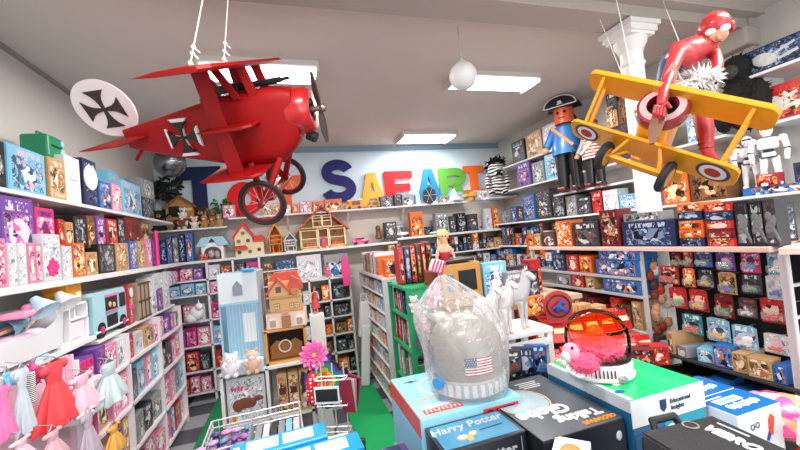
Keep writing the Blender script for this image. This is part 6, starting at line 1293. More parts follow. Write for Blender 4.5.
# pink foil flower windmill
fp = D(314, 355, 2.35)
e = empty('windmill_flower', fp, 0, 'large pink foil flower windmill above the wire basket', 'windmill')
rg = random.Random(2); fm = mat('dc62a8', .3, coat=.6, mottled=.4, scale=60)
nv = (CAM - fp).normalized(); q = nv.to_track_quat('Z', 'Y').to_matrix().to_4x4()
for ring_, (n_, L_, t_) in enumerate([(13, .088, .15), (12, .076, .4), (10, .06, .7), (7, .04, 1.0)]):
    b = B()
    for k in range(n_):
        a = 2 * PI * k / n_ + ring_ * .4; M = q @ Matrix.Rotation(a, 4, 'Z') @ Matrix.Rotation(-t_, 4, 'Y')
        b.M = M; b.sph((L_ * .55, 0, 0), (L_ * .5, L_ * .24, .004), 10).box((L_ * .95, 0, 0), (L_ * .2, L_ * .2, .004), (0, 0, .785))
    b.build('petals', fm, e)
B(q).sph((0, 0, .02), .014, 10).build('flower_centre', mat('f4c84a', .4), e)
B().cyl((0, .02, 0), (.02, .03, -(fp.z - .5)), .006, n=8).build('stick', mat('e6e6e6', .4), e)
q = D(313, 389, 2.30)
def dots():
    m = bpy.data.materials.new('polka_dots'); m.use_nodes = True; nt = m.node_tree; b = nt.nodes['Principled BSDF']; tc = nt.nodes.new('ShaderNodeTexCoord'); v = nt.nodes.new('ShaderNodeTexVoronoi'); v.inputs['Scale'].default_value = 45; v.inputs['Randomness'].default_value = .25
    r = nt.nodes.new('ShaderNodeValToRGB'); r.color_ramp.interpolation = 'CONSTANT'; r.color_ramp.elements[1].position = .32; r.color_ramp.elements[0].color = lin('f6eeee'); r.color_ramp.elements[1].color = lin('d81a22')
    nt.links.new(tc.outputs['Object'], v.inputs[0]); nt.links.new(v.outputs['Distance'], r.inputs[0]); nt.links.new(r.outputs[0], b.inputs['Base Color']); return m
o = B().sph((0, 0, 0), (.045, .03, .11), 16).build('polka_dot_pouch', dots(), None, q, .3, True); tag(o, 'red pouch with white polka dots hanging beneath the pink flower', 'pouch')
B().cyl((0, 0, .1), (0, 0, .16), .004).build('loop', mat('c8202a', .5), o)
# rainbow zigzag kite
cols_ = ['e2322a', 'f0802a', 'f2c838', '3fae5a', '2a78c0', '5a3a94', '1c1c24']
q = D(325, 380, 2.42); e = empty('rainbow_kite', q, -.3, 'rainbow zigzag fabric windsock hanging right of the pink flower', 'kite')
for i, c in enumerate(cols_):
    r0, r1 = .018 * i, .018 * (i + 1) + .001; n = 16; b = B()
    for k in range(n):
        def pt(a, r): j = (1.25 if k % 1 == 0 else 1); rr = r * (1 + .3 * (math.cos(a * 4) > 0)); return (rr * math.cos(a), rr * math.sin(a) * 1.15)
        a0, a1 = 2 * PI * k / n, 2 * PI * (k + 1) / n; p = [pt(a0 + 1e-3, r0 + 1e-4), pt(a0 + 1e-3, r1), pt(a1 - 1e-3, r1), pt(a1 - 1e-3, r0 + 1e-4)]; b.prism(p, -.003 + .0006 * i, .003 + .0006 * i)
    b.build('colour_band', mat(c, .6), e)
B().cyl((0, 0, 0), (0, .02, -(q.z - .3)), .005).build('stick', mat('d9d9d9', .4), e)
# postcard rack and price sign
e = empty('postcard_rack', (.18, 2.28, 0), -.4, 'white wire postcard rack beside the pink flower', 'rack')
b = B()
for x in (-.07, 0, .07): b.cyl((x, 0, 0), (x, 0, .98), .004, n=6)
for z in (.45, .6, .75, .9): b.tube([(-.09, 0, z), (-.09, -.06, z), (.09, -.06, z), (.09, 0, z), (-.09, 0, z)], .0035, 6)
b.build('wire_frame', wm, e)
B().box((0, 0, .01), (.22, .2, .02)).build('base', wm, e)
B().box((-.02, -.075, .82), (.13, .006, .07)).build('price_sign', mat('17181a', .4), e)
B().box((-.02, -.072, .82), (.15, .004, .10)).build('sign_border', mat('ececec', .4), e)
for i, (c, nm) in enumerate([('8c1f3a', 'maroon'), ('e8dcc8', 'cream'), ('c88a94', 'rose'), ('2a2c5a', 'navy'), ('c83c50', 'red')]):
    o = B().box((0, 0, .09), (.1, .004, .18), (-.1, .1 * (i - 2), 0)).build('postcard', mat(c, .5, mottled=.3, scale=30), None, (.25 + .012 * i, 2.22 + .018 * i, .70 - .0 * i), -.9); tag(o, '%s card fanned in the postcard rack beside the aisle' % nm, 'card', 'cards in the postcard rack')
for i, z in enumerate((.45, .32)):
    o = B().box((0, 0, .05), (.05, .03, .1), bev=.004).build('small_pack', mat('3a5a2c', .4, mottled=.6, scale=60), None, (.30, 2.18 - .05 * i, z), -.4); tag(o, 'small dark green pack on the postcard rack, ' + ['upper', 'lower'][i], 'pack')
# ============================================================ DRESSES on the left
tag(B().box((0, 0, 0), (.02, 1.25, .95)).box((.0, .625, 0), (.08, .02, .95)).build('partition_board', mat('e2bccb', .6), None, (-1.21, 1.82, .76)), 'pale pink board behind the hanging doll dresses', 'board')
def dress(px, py0, py1, wpx, c, lab, x=-1.08, sleeves=True, rough=.6, ruffle=False, name='doll_dress', seed=1):
    top = P(px, py0, 0, x); bot = P(px, py1, 0, x); h = abs(top.z - bot.z); dl = -(RT @ (top - CAM))[2]; w = wpx * dl / F_PX / 2; rg = random.Random(seed)
    e = empty(name, (x, top.y, top.z), PI / 2, lab, 'dress', 'doll dresses on the left')
    def cloth(prof, folds, amp):
        b = B(); n = 48; rings = []; ph = rg.random() * 6
        for r, z in prof:
            t = max(0, min(1, -z / h)); rings.append([b.b.verts.new((r * math.cos(a) * (1 + amp * t * math.sin(folds * a + ph)), r * .38 * math.sin(a) * (1 + amp * t * math.sin(folds * a + ph)), z + amp * .1 * h * t * math.sin(folds * a * .5 + ph))) for a in [2 * PI * i / n for i in range(n)]])
        for p, q in zip(rings[:-1], rings[1:]):
            for i in range(n): b.b.faces.new((p[i], p[(i + 1) % n], q[(i + 1) % n], q[i]))
        return b
    m = mat(c, rough, mottled=.12, scale=25, bump=.3)
    cloth([(w * .30, 0), (w * .42, -h * .08), (w * .40, -h * .22), (w * .33, -h * .34)], 3, .05).build('bodice', m, e, smooth=True)
    cloth([(w * .33, -h * .33), (w * .55, -h * .5), (w * .8, -h * .75), (w, -h * .98), (w * .97, -h)], 9, .18).build('skirt', m, e, smooth=True)
    for s in (-1, 1):
        if sleeves: B().sph((s * w * .5, 0, -h * .1), (w * .2, w * .14, h * .08), 12).build('sleeve', m, e, smooth=True)
    B().tube([(-w * .25, 0, .0), (0, 0, .02), (w * .25, 0, .0)], .003, 6).cyl((0, 0, .02), (0, .05, .03), .002, n=6).build('hanger', mat('9a9aa0', .4), e)
    if ruffle:
        b = B()
        for k in range(14): a = k / 13 * 2 - 1; b.sph((a * w * .9, -w * .3, -h * .95), (w * .1, w * .06, h * .04), 8)
        b.build('ruffle', mat('f4e3ea', .7), e, smooth=True)
    return e
dress(53, 361, 427, 60, 'e8484f', 'coral red tulle doll dress hanging on the pink panel', seed=2)
dress(21, 368, 434, 28, 'c3ccd6', 'long white doll gown left of the coral dress', x=-1.06, seed=3)
dress(3, 385, 440, 26, 'e478b0', 'pink doll dress at the left edge of the picture', x=-1.04, seed=4)
dress(6, 372, 388, 22, '7cc6e0', 'pale blue small garment at the left edge above the pink dress', x=-1.1, seed=5, sleeves=False)
dress(108, 362, 402, 56, 'bccacc', 'white tulle skirt spreading at the end of the pink panel', x=-1.04, seed=6, sleeves=False)
dress(80, 374, 412, 56, 'e6b6c6', 'pale pink doll dress with wide white hem beside the coral dress', x=-1.07, ruffle=True, seed=7)
dress(87, 412, 462, 36, 'b3a5b3', 'silvery lilac doll gown below the pale pink dress', x=-1.02, seed=8)
dress(113, 424, 452, 34, 'd9a44c', 'mustard doll dress right of the silvery gown', x=-1.0, seed=9)
dress(52, 430, 462, 40, 'd2a4ae', 'dusty pink doll dress under the coral dress', x=-1.02, seed=10)
dress(20, 438, 465, 40, 'd8b8c4', 'mauve doll dress in the bottom left corner', x=-1.0, seed=11)
o = B(); fluff(o, (0, 0, 0), (.03, .03, .05), 30, .03, random.Random(3)); o = o.build('hair_accessory', mat('c23a7c', .5, mottled=.5, scale=60), None, P(33, 375, 0, -1.12)); tag(o, 'dark pink bundle of hair accessories above the coral dress', 'hair accessory')
o = B().box((0, 0, 0), (.03, .03, .13), bev=.005).build('patterned_scarf', stripes('ececec', '1c1c20', 40, 2), None, P(30, 388, 0, -1.10)); tag(o, 'black and white patterned strip between white gown and coral dress', 'scarf')
# white toy basket and pale blue tray under the van shelf
e = empty('toy_basket', (-1.14, 2.56, 1.045), PI / 2, 'white ribbed toy basket with dark clasp on the left unit', 'basket')
e.location = (-1.13, 2.50, .93)
b = B().box((0, 0, .07), (.28, .1, .12), bev=.006).box((-.15, 0, .06), (.03, .12, .2), bev=.01); b.build('basket_body', mat('f1f0f4', .5), e)
b = B()
for i in range(9): b.box((-.11 + i * .028, -.051, .07), (.004, .004, .11))
b.build('ribs', mat('cfcdd6', .5), e); B().box((.07, -.055, .09), (.016, .01, .03), bev=.003).build('clasp', mat('1e1c22', .4), e)
# ============================================================ FOREGROUND COUNTER AND BOXES
e = empty('shop_counter', (1.01, .98, 0), 0, 'low counter carrying the stacked game boxes in the foreground', 'counter')
B().box((0, 0, .755), (1.27, 1.36, .03), bev=.004).build('counter_top', mat('8b8f96', .5), e)
B().box((0, 0, .37), (1.17, 1.26, .74)).build('counter_body', mat('c9c7c4', .6), e)
ZT = .771
def crate(name, x0, x1, y0, y1, z1, side, topc, lab, cat='box', z0=ZT, rz=0):
    e = empty(name, ((x0 + x1) / 2, (y0 + y1) / 2, z0), rz, lab, cat); w, d, h = x1 - x0, y1 - y0, z1 - z0
    B().box((0, 0, h / 2), (w, d, h), bev=.003).build('carton', mat(side, .35, coat=.3), e)
    if topc: B().box((0, 0, h + .0006), (w * .985, d * .985, .0012)).build('printed_top', topc if not isinstance(topc, str) else mat(topc, .25, coat=.4), e)
    return e, w, d, h
def T3(x, y, z, rz=0): return Matrix.Translation((x, y, z)) @ Matrix.Rotation(rz, 4, 'Z')
FR = Matrix.Rotation(PI / 2, 4, 'X')
# A: pale blue box under the bagged helmet
A, w, d, h = crate('playset_box', .387, .797, 1.25, 1.66, 1.05, '8cc4dc', mat('8fd3ee', .25, coat=.4, mottled=.08, scale=8), 'large pale blue playset box under the bagged space helmet')
B().box((-w / 2 - .001, 0, h - .035), (.003, d * .97, .07)).build('red_border', mat('c84438', .4), A)
B().box((-w / 2 - .001, 0, h * .38), (.003, d * .97, h * .7)).build('printed_side', art('sky blue', 2), A)
B().box((-.10, -.165, h + .002), (.155, .034, .002), bev=.001).build('red_banner', mat('d8392c', .35), A)
b = B()
for k in range(9): b.box((-.165 + k * .016, -.165, h + .0035), (.008, .018 if k % 3 else .022, .001), (0, 0, .2 * (k % 3 - 1)))
b.build('blurred_title', mat('f8dcd0', .5), A)
B().box((.115, -d / 2 - .002, h - .035), (.15, .003, .034)).build('red_banner', mat('c8302a', .35), A); text('PLAYSET', .03, 'lettering', mat('2a1414', .5), A, Matrix.Translation((.115, -d / 2 - .004, h - .035)) @ FR, bold=.0006)
B().box((-.10, -.12, h + .002), (.14, .008, .001)).box((-.11, -.135, h + .002), (.12, .006, .001)).build('caption_lines', mat('f4c6dc', .5), A); B().box((-.12, -.06, h + .002), (.09, .012, .001)).build('peach_strip', mat('e8b48c', .5), A)
B().cyl((-.13, .13, h), (-.13, .13, h + .002), .012, n=14).box((-.13, .13, h + .002), (.06, .006, .001)).build('small_print', mat('5a4a3c', .5), A)
B().ring((-.02, .04, h + .002), .10, .006, 'Z', 28, 6, .3).build('white_swoosh', mat('eef4f6', .4), A)
# B: dark boxed puzzle
Bx, w, d, h = crate('puzzle_box', .397, .693, 1.08, 1.245, 1.02, '1b1d24', mat('4b8fb4', .2, coat=.6, mottled=.3, scale=9), 'dark blue box with silver Harry Potter lettering, in front of the helmet')
B().box((0, 0, h + .0008), (w, d, .001)).build('dark_edge', mat('22333f', .3), Bx)
[c for c in Bx.children if c.name.startswith('printed_top')][0].scale = (.93, .88, 1); [c for c in Bx.children if c.name.startswith('printed_top')][0].location = (0, 0, .0012)
SIL = mat('d4dce2', .25, metal=.4)
text('Harry Potter', .052, 'lettering', SIL, Bx, T3(-.01, .035, h + .003, .02), bold=.0012, shear=.15)
B().sph((-.055, -.03, h + .003), (.022, .015, .002), 14).sph((-.015, -.022, h + .003), (.02, .012, .002), 14, (0, 0, .4)).sph((-.035, -.042, h + .003), (.012, .016, .002), 12).build('emblem_outline', mat('e8a45c', .4), Bx)
B().sph((-.055, -.03, h + .005), (.016, .010, .002), 14).sph((-.015, -.022, h + .005), (.014, .008, .002), 14, (0, 0, .4)).build('emblem', mat('f6f2ea', .4), Bx)
B().box((.06, -.012, h + .003), (.09, .004, .001), (0, 0, .05)).build('caption_line', mat('1c2a34', .4), Bx)
text('Potter', .05, 'lettering', mat('b9bcc2', .3, metal=.3), Bx, Matrix.Translation((.045, -d / 2 - .001, h - .045)) @ FR, bold=.001)
for s in (-1, 1): B().box((s * .13, -d / 2 - .0005, h / 2), (.003, .002, h * .9)).build('edge_line', mat('8a9098', .4), Bx)
# C: talking globe box
Cx, w, d, h = crate('globe_box', .70, 1.026, 1.0, 1.44, 1.02, '15171d', mat('4a5058', .3, coat=.5, mottled=.25, scale=7), 'grey black Talking Globe box lying in the middle of the counter')
WT = mat('f2f3f4', .4)
text('Globe', .082, 'lettering', WT, Cx, T3(-.045, -.07, h + .003, PI), bold=.003); text('Talking', .06, 'lettering', WT, Cx, T3(.045, -.142, h + .003, PI), bold=.002)
text('GEOSAFARI', .026, 'lettering', mat('e8952c', .4), Cx, T3(.085, -.192, h + .003, PI), bold=.0006)
B().cyl((-.06, .03, h), (-.06, .03, h + .002), .095, n=40).build('globe_picture', mat('9db4bd', .35, mottled=.4, scale=18), Cx)
B().ring((-.06, .03, h + .002), .1, .0025, 'Z', 40, 6, .3).build('globe_hoop', mat('e0c49a', .4), Cx)
b = B().sph((0, 0, 0), (.035, .024, .0015), 20); b.build('white_oval', WT, Cx, (-.10, .165, h + .002))
for i in range(4): B().box((.05 + .0 * i, .17 - i * .016, h + .002), (.10 - .02 * (i % 2), .006, .001)).build('caption_line', mat('cfd4d8', .4), Cx)
B().box((0, -d / 2 - .001, h / 2), (w * .98, .002, h * .96)).build('front_print', mat('131826', .35, mottled=.5, scale=14), Cx)
B().cyl((.07, -d / 2 - .001, .12), (.07, -d / 2 - .004, .12), .03, n=24).build('oval_badge', WT, Cx); B().sph((.13, -d / 2 - .003, .20), (.012, .002, .016), 12).build('shield_logo', mat('c9d8e8', .4), Cx)
# D: green box
Dx, w, d, h = crate('science_kit_box', 1.035, 1.372, .98, 1.39, 1.08, '1d5f8c', mat('14d27a', .3, coat=.3), 'bright green topped science box under the domed flamingo toy')
B().box((0, -d / 2 - .001, h - .045), (w, .003, .09)).build('white_band', mat('dfe3e8', .35), Dx)
B().box((w * .2, -d / 2 - .001, h - .15), (w * .58, .002, .12)).build('teal_panel', mat('1f8ea6', .4), Dx); B().box((-w * .3, -d / 2 - .0012, h * .32), (w * .38, .002, h * .62)).build('blue_panel', mat('1c4f80', .4), Dx)
B().box((-w / 2 - .001, 0, h - .02), (.003, d, .04)).build('white_band', mat('b9c4cf', .35), Dx); B().box((-w / 2 + .012, 0, h + .0015), (.02, d * .98, .001)).build('edge_band', mat('cfe8e0', .35), Dx)
B().prism([(-.014, .0), (-.014, .028), (.014, .028), (.014, .0), (0, -.014)], -.0015, .0015).build('shield_logo', mat('14305c', .4), Dx, (-.03, -d / 2 - .003, h - .05))
text('Educational', .021, 'lettering', mat('2a3a4c', .4), Dx, Matrix.Translation((.05, -d / 2 - .003, h - .036)) @ FR, bold=.0004); text('Insights', .021, 'lettering', mat('2a3a4c', .4), Dx, Matrix.Translation((.035, -d / 2 - .003, h - .058)) @ FR, bold=.0004)
B().cyl((.0, -d / 2 - .001, h - .14), (.0, -d / 2 - .004, h - .14), .03, n=24).build('picture_badge', mat('dfe6e8', .4, mottled=.2, scale=60), Dx); b = B().sph((-.09, -d / 2 - .002, h - .17), (.022, .002, .026), 12); b.build('splash_picture', mat('bfe4f0', .4), Dx)
B().box((-.135, .01, h + .003), (.016, .07, .001), (0, 0, .0)).build('white_label', WT, Dx); B().sph((-.14, -.14, h + .003), (.02, .012, .001), 12).build('blue_logo', mat('1c5ca0', .4), Dx)
B().box((-.09, -.065, h + .003), (.05, .07, .001)).build('pale_sticker', mat('e4f6ec', .4), Dx)
# E: two blue boxes
for i, (y0, y1) in enumerate([(1.035, 1.17), (.895, 1.03)]):
    Ex, w, d, h = crate('building_toy_box', 1.395, 1.617, y0, y1, .985, 'e3e7ec', mat('0f6cb8', .25, coat=.4), ['blue topped white toy box partly behind the green box', 'blue topped white toy box in front of its twin, right of the green box'][i])
    B().box((-.02, .018, h + .002), (.12, .032, .001), bev=.0004).build('white_pill', WT, Ex); B().box((-.02, .018, h + .003), (.09, .014, .001)).build('pill_print', mat('7fa9cc', .4), Ex)
    b = B()
    for k in range(7): b.sph((-.065 + k * .021, -.02 - .004 * (k % 2), h + .002), (.013, .016, .0015), 12)
    b.build('bubble_title', WT, Ex); b = B()
    for k in range(7): b.sph((-.065 + k * .021, -.02 - .004 * (k % 2), h + .0035), (.006, .009, .001), 10)
    b.build('bubble_title_inner', mat('5aa6da', .4), Ex)
    B().box((-.05, .045, h + .002), (.08, .005, .001)).build('caption_line', WT, Ex)
    B().prism([(-.016, -.03), (.0, -.04), (.016, .02), (.0, .034), (-.014, .018)], -.0015, .0015).build('red_piece_picture', mat('d0503a', .4), Ex, (.05, -d / 2 - .002, h - .06)); B().box((.03, -d / 2 - .002, h - .10), (.012, .002, .03), (0, .5, 0)).build('blue_piece_picture', mat('2c3c8c', .4), Ex); B().box((.01, -d / 2 - .002, h - .125), (.024, .002, .02), (0, .5, 0)).build('green_piece_picture', mat('5cb04c', .4), Ex)
    B().ring((-.02, -d / 2 - .002, h - .05), .009, .002, 'Y', 14, 4, .4).ring((-.045, -d / 2 - .002, h - .052), .009, .002, 'Y', 14, 4, .4).build('navy_mark', mat('1c3c5c', .4), Ex)
# F: black case
e = empty('toolbox_case', (.985, .68, .0), -.10, 'black rounded case with Vibro lettering at the bottom right', 'case'); zc = 1.10
e.location = (.99, .69, zc - .30)
B().box((0, 0, .14), (.255, .23, .32), bev=.022).build('case_body', mat('1c1d20', .45, bump=.2, scale=60), e); B().box((0, 0, .298), (.235, .21, .006), bev=.002).build('lid_panel', mat('26282c', .5, bump=.3, scale=120, mottled=.2), e)
B().tube([(-.06, .12, .28), (-.055, .135, .305), (.02, .135, .305), (.025, .12, .28)], .010).build('handle', mat('17181a', .5), e)
text('VIBRO', .044, 'lettering', mat('e8eaec', .4), e, T3(.050, .005, .303, -PI / 2 + .08), bold=.002, shear=.2); B().box((.092, .03, .303), (.006, .075, .002), (0, 0, .08)).build('caption_line', mat('b9bcc0', .4), e)
B().ring((.02, .085, .303), .018, .003, 'Z', 18, 5, .3).build('round_logo', mat('8a7c74', .4), e); B().box((-.10, -.06, .303), (.03, .014, .004), (0, 0, -.4)).build('orange_tab', mat('e0664a', .4), e)
# I: white card box with orange picture
q = P(570, 449, 2, 1.03); e, w, d, h = crate('card_game', q.x - .075, q.x + .075, q.y - .05, q.y + .05, 1.02, 'e4e4e4', 'f3f3f1', 'small white card box with orange picture at the bottom edge', rz=.75)
B().sph((0, 0, h + .002), (.045, .03, .0015), 18).build('orange_picture', mat('e6813c', .4, mottled=.4, scale=60), e); B().sph((-.035, .012, h + .002), (.018, .014, .0015), 14).build('blue_picture', mat('6aa8d0', .4), e)
# left dark purple box
q = P(380, 452, 2, .93); e, w, d, h = crate('board_game', q.x - .14, q.x + .10, q.y - .16, q.y + .015, .93, '2a2440', mat('54427c', .3, mottled=.15, scale=12), 'dark purple game box with pale lines at the bottom centre', z0=.70)
b = B()
for i in range(6): b.box((-.09 + i * .024, .06, h + .002), (.005, .035, .001))
b.build('pale_letters', mat('d9d4e8', .4), e); B().box((.07, .04, h + .002), (.05, .09, .001)).build('picture_panel', art('navy', 1), e)
tag(B().box((0, 0, .34), (.16, .2, .68)).box((0, 0, .69), (.20, .24, .02)).build('plinth', SW, None, (q.x - .01, q.y - .08, 0)), 'small white plinth under the dark purple game box', 'plinth')
# J: pink pouch on a small stand
q = P(782, 397, 2, .95)
e = empty('pink_pouch', (q.x, q.y, .86), .4, 'clear bag of pink and peach flower pieces at the right edge', 'bag')
b = B(); g = bmesh.ops.create_icosphere(b.b, subdivisions=4, radius=1)['verts']
for v in g: dd = v.co.normalized(); k = 1 + .12 * noise.noise(dd * 2.5); v.co = Vector((dd.x * .15 * k, dd.y * .13 * k, dd.z * .08 * k + (.03 if dd.x < 0 else 0)))
def pinkm():
    m = bpy.data.materials.new('pink_pieces'); m.use_nodes = True; nt = m.node_tree; bs = nt.nodes['Principled BSDF']; bs.inputs['Roughness'].default_value = .25; bs.inputs['Coat Weight'].default_value = .8; tc = nt.nodes.new('ShaderNodeTexCoord'); v = nt.nodes.new('ShaderNodeTexVoronoi'); v.inputs['Scale'].default_value = 26
    r = nt.nodes.new('ShaderNodeValToRGB'); r.color_ramp.interpolation = 'CONSTANT'
    while len(r.color_ramp.elements) < 5: r.color_ramp.elements.new(.5)
    sp = nt.nodes.new('ShaderNodeSeparateColor')
    for i, c in enumerate(['f45c9c', 'f79ac4', 'f4a27c', 'fbd0dc', 'e83c84']): r.color_ramp.elements[i].position = i / 5; r.color_ramp.elements[i].color = lin(c)
    nt.links.new(tc.outputs['Object'], v.inputs[0]); nt.links.new(v.outputs['Color'], sp.inputs[0]); nt.links.new(sp.outputs[0], r.inputs[0]); nt.links.new(r.outputs[0], bs.inputs['Base Color']); return m
b.build('pieces', pinkm(), e, smooth=True)
B().prism([(-.16, -.02), (-.30, .06), (-.20, .10), (-.08, .07)], -.06, -.05).build('clear_flap', mat('d8c4cc', .15, alpha=.55, coat=1), e)
tag(B().box((0, 0, .35), (.28, .3, .70)).box((0, 0, .71), (.32, .36, .02)).build('plinth', mat('2a2a2e', .6), None, (q.x + .04, q.y - .02, 0)), 'dark plinth under the clear bag of pink pieces', 'plinth')
for i, (dx_, c, nm) in enumerate([(-.10, 'e8a82c', 'yellow'), (-.03, 'c83c2c', 'red'), (.05, 'e88a3c', 'orange'), (.11, '3a3c78', 'indigo')]):
    o = B().box((0, 0, .025), (.09, .06, .05), (.2, 0, .4 * i), bev=.008).build('small_pack', mat(c, .35, mottled=.5, scale=50), None, (q.x + dx_, q.y - .06, .722)); tag(o, '%s small pack under the bag of pink pieces' % nm, 'pack')
# ---- space helmet inside a plastic bag
hq = Vector((.655, 1.395, 1.052))
e = empty('space_helmet', hq, 0, 'grey toy space helmet with flag patch sealed in a clear plastic bag', 'helmet')
sh = mat('8d857b', .35, coat=.3)
B().lathe([(.118, 0), (.132, .01), (.135, .05), (.137, .08), (.146, .12), (.150, .17), (.143, .215), (.122, .258), (.085, .29), (.04, .305), (.001, .308)], 40).build('shell', sh, e, smooth=True)
b = B().lathe([(.136, .018), (.146, .022), (.146, .072), (.138, .078)], 40); b.build('collar', mat('a9a6a2', .4), e, smooth=True)
b = B()
for k in range(30): a = 2 * PI * k / 30; b.box((.147 * math.cos(a), .147 * math.sin(a), .047), (.006, .018, .044), (0, 0, a), bev=.002)
b.build('collar_ribs', mat('cfcfcf', .35), e)
B().lathe([(.151, .10), (.156, .11), (.158, .16), (.152, .20)], 20, None, PI * .55, PI * 1.05).build('visor', mat('3b4450', .1, coat=1), e, smooth=True)
b = B().cyl((-.15, -.06, .075), (-.165, -.07, .075), .022, n=16); b.build('blue_valve', mat('3a86c0', .4), e)
# flag patch wraps the shell on the side facing the counter front
ca = math.atan2(-hq.y - .0, -hq.x); fa = ca + .30
def patch(u0, u1, v0, v1, off, m, name, par):
    b = B(); n = 8
    for i in range(n):
        p = []
        for uu, vv in ((i / n, v0), ((i + 1) / n, v0), ((i + 1) / n, v1), (i / n, v1)):
            a = fa + (u0 + (u1 - u0) * uu); zz = vv; r = (.1465 + .003 * math.sin((zz - .12) / .06)) + off; p.append(b.b.verts.new((r * math.cos(a), r * math.sin(a), zz)))
        b.b.faces.new(p)
    return b.build(name, m, par)
fl = patch(-.36, .36, .105, .172, .003, mat('eceae6', .6), 'flag_patch', e)
for k in range(7): patch(-.36, .36, .105 + k * .067 / 6.5 , .105 + k * .067 / 6.5 + .0052, .0036, mat('a8323c', .6), 'flag_stripe', fl)
patch(-.36, -.06, .136, .1725, .0042, mat('2c3a64', .6), 'flag_canton', fl)
b = B()
for r_ in range(4):
    for c_ in range(5):
        a = fa - .335 + c_ * .062 + (.03 if r_ % 2 else 0); b.sph((.1535 * math.cos(a), .1535 * math.sin(a), .141 + r_ * .0085), .0016, 6)
b.build('flag_stars', mat('f0f0f0', .5), fl)
# bag
def plastic():
    m = bpy.data.materials.new('clear_plastic'); m.use_nodes = True; nt = m.node_tree; N, L = nt.nodes, nt.links; out = N['Material Output']; N.remove(N['Principled BSDF'])
    tr = N.new('ShaderNodeBsdfTransparent'); df = N.new('ShaderNodeBsdfDiffuse'); df.inputs[0].default_value = (.82, .84, .86, 1); gl = N.new('ShaderNodeBsdfGlossy'); gl.inputs['Roughness'].default_value = .14
    tc = N.new('ShaderNodeTexCoord'); nz = N.new('ShaderNodeTexNoise'); nz.inputs['Scale'].default_value = 9; nz.inputs['Detail'].default_value = 3; nz.inputs['Distortion'].default_value = 1.2
    L.new(tc.outputs['Object'], nz.inputs['Vector']); bp = N.new('ShaderNodeBump'); bp.inputs['Strength'].default_value = .9; bp.inputs['Distance'].default_value = .03; L.new(nz.outputs['Fac'], bp.inputs['Height']); L.new(bp.outputs[0], gl.inputs['Normal']); L.new(bp.outputs[0], df.inputs['Normal'])
    lw = N.new('ShaderNodeLayerWeight'); lw.inputs[0].default_value = .35; L.new(bp.outputs[0], lw.inputs['Normal'])
    a = N.new('ShaderNodeMapRange'); a.inputs['To Min'].default_value = .16; a.inputs['To Max'].default_value = .70; L.new(lw.outputs['Facing'], a.inputs['Value'])
    m1 = N.new('ShaderNodeMixShader'); m1.inputs[0].default_value = .32; L.new(df.outputs[0], m1.inputs[1]); L.new(gl.outputs[0], m1.inputs[2])
    m2 = N.new('ShaderNodeMixShader'); L.new(a.outputs[0], m2.inputs[0]); L.new(tr.outputs[0], m2.inputs[1]); L.new(m1.outputs[0], m2.inputs[2]); L.new(m2.outputs[0], out.inputs[0]); return m
b = B(); n = 96; rings = []; prof = [(.150, .002), (.163, .03), (.166, .09), (.170, .15), (.176, .21), (.180, .26), (.176, .31), (.150, .35), (.115, .385), (.075, .42), (.035, .455), (.012, .47)]
for j, (r, z) in enumerate(prof):
    t = max(0, z - .2) / .27; row_ = []
    for i in range(n):
        a = 2 * PI * i / n; nn = noise.noise(Vector((math.cos(a) * 2.6, math.sin(a) * 2.6, z * 5))) ; fold = abs(math.sin(a * 7 + z * 9)) ** .5 - .7
        k = r * (1 + .06 * nn + (.05 + .12 * t) * fold * (.4 + t)); row_.append(b.b.verts.new((k * math.cos(a) - .065 * t, k * math.sin(a) + .02 * t, z + .012 * nn)))
    rings.append(row_)
for p, q_ in zip(rings[:-1], rings[1:]):
    for i in range(n): b.b.faces.new((p[i], p[(i + 1) % n], q_[(i + 1) % n], q_[i]))
b.b.faces.new(rings[-1])
bag = b.build('plastic_bag', plastic(), e, smooth=True)
s2 = bag.modifiers.new('s', 'SUBSURF'); s2.levels = 1; s2.render_levels = 1
# ---- domed flamingo toy
dq = P(600, 372, 2, 1.0835); e = empty('dome_toy', dq, 0, 'white based toy helmet with amber clear dome on the green box', 'toy helmet')
B().lathe([(.095, .0), (.122, .004), (.124, .012), (.116, .02), (.119, .05), (.112, .062), (.098, .062), (.09, .05)], 44).build('base_ring', mat('e6e6e8', .3, coat=.5), e, smooth=True)
B().lathe([(.1, .060), (.114, .063), (.112, .068), (.098, .066)], 44).build('seal_ring', mat('1c1c20', .4), e, smooth=True)
b = B()
va = math.atan2(-dq.y, -dq.x)
for k in range(6): a = va - .12 + .11 * k; b.box((.1185 * math.cos(a), .1185 * math.sin(a), .034), (.004, .005, .03), (0, 0, a))
b.build('vents', mat('5a2a34', .5), e)
def amber(c, f, r=.03):
    m = bpy.data.materials.new('amber_dome'); m.use_nodes = True; nt = m.node_tree; N, L = nt.nodes, nt.links; N.remove(N['Principled BSDF']); tr = N.new('ShaderNodeBsdfTransparent'); tr.inputs[0].default_value = lin(c); gl = N.new('ShaderNodeBsdfGlossy'); gl.inputs['Roughness'].default_value = r; lw = N.new('ShaderNodeLayerWeight'); lw.inputs[0].default_value = f
    mx = N.new('ShaderNodeMixShader'); L.new(lw.outputs['Fresnel'], mx.inputs[0]); L.new(tr.outputs[0], mx.inputs[1]); L.new(gl.outputs[0], mx.inputs[2]); L.new(mx.outputs[0], N['Material Output'].inputs[0]); return m
B().lathe([(.108, .062), (.116, .10), (.119, .14), (.112, .18), (.092, .215), (.06, .238), (.025, .248), (.001, .250)], 44).build('clear_dome', amber('fffdf8', .1), e, smooth=True)
B().lathe([(.1125, .175), (.105, .193), (.09, .212), (.058, .235), (.001, .246)], 44).build('amber_visor', amber('f7b864', .1), e, smooth=True)
B().sph((.02, .03, .14), (.045, .02, .04), 20, (0, 0, 0)).build('orange_disc', mat('d9782c', .4), e, smooth=True)
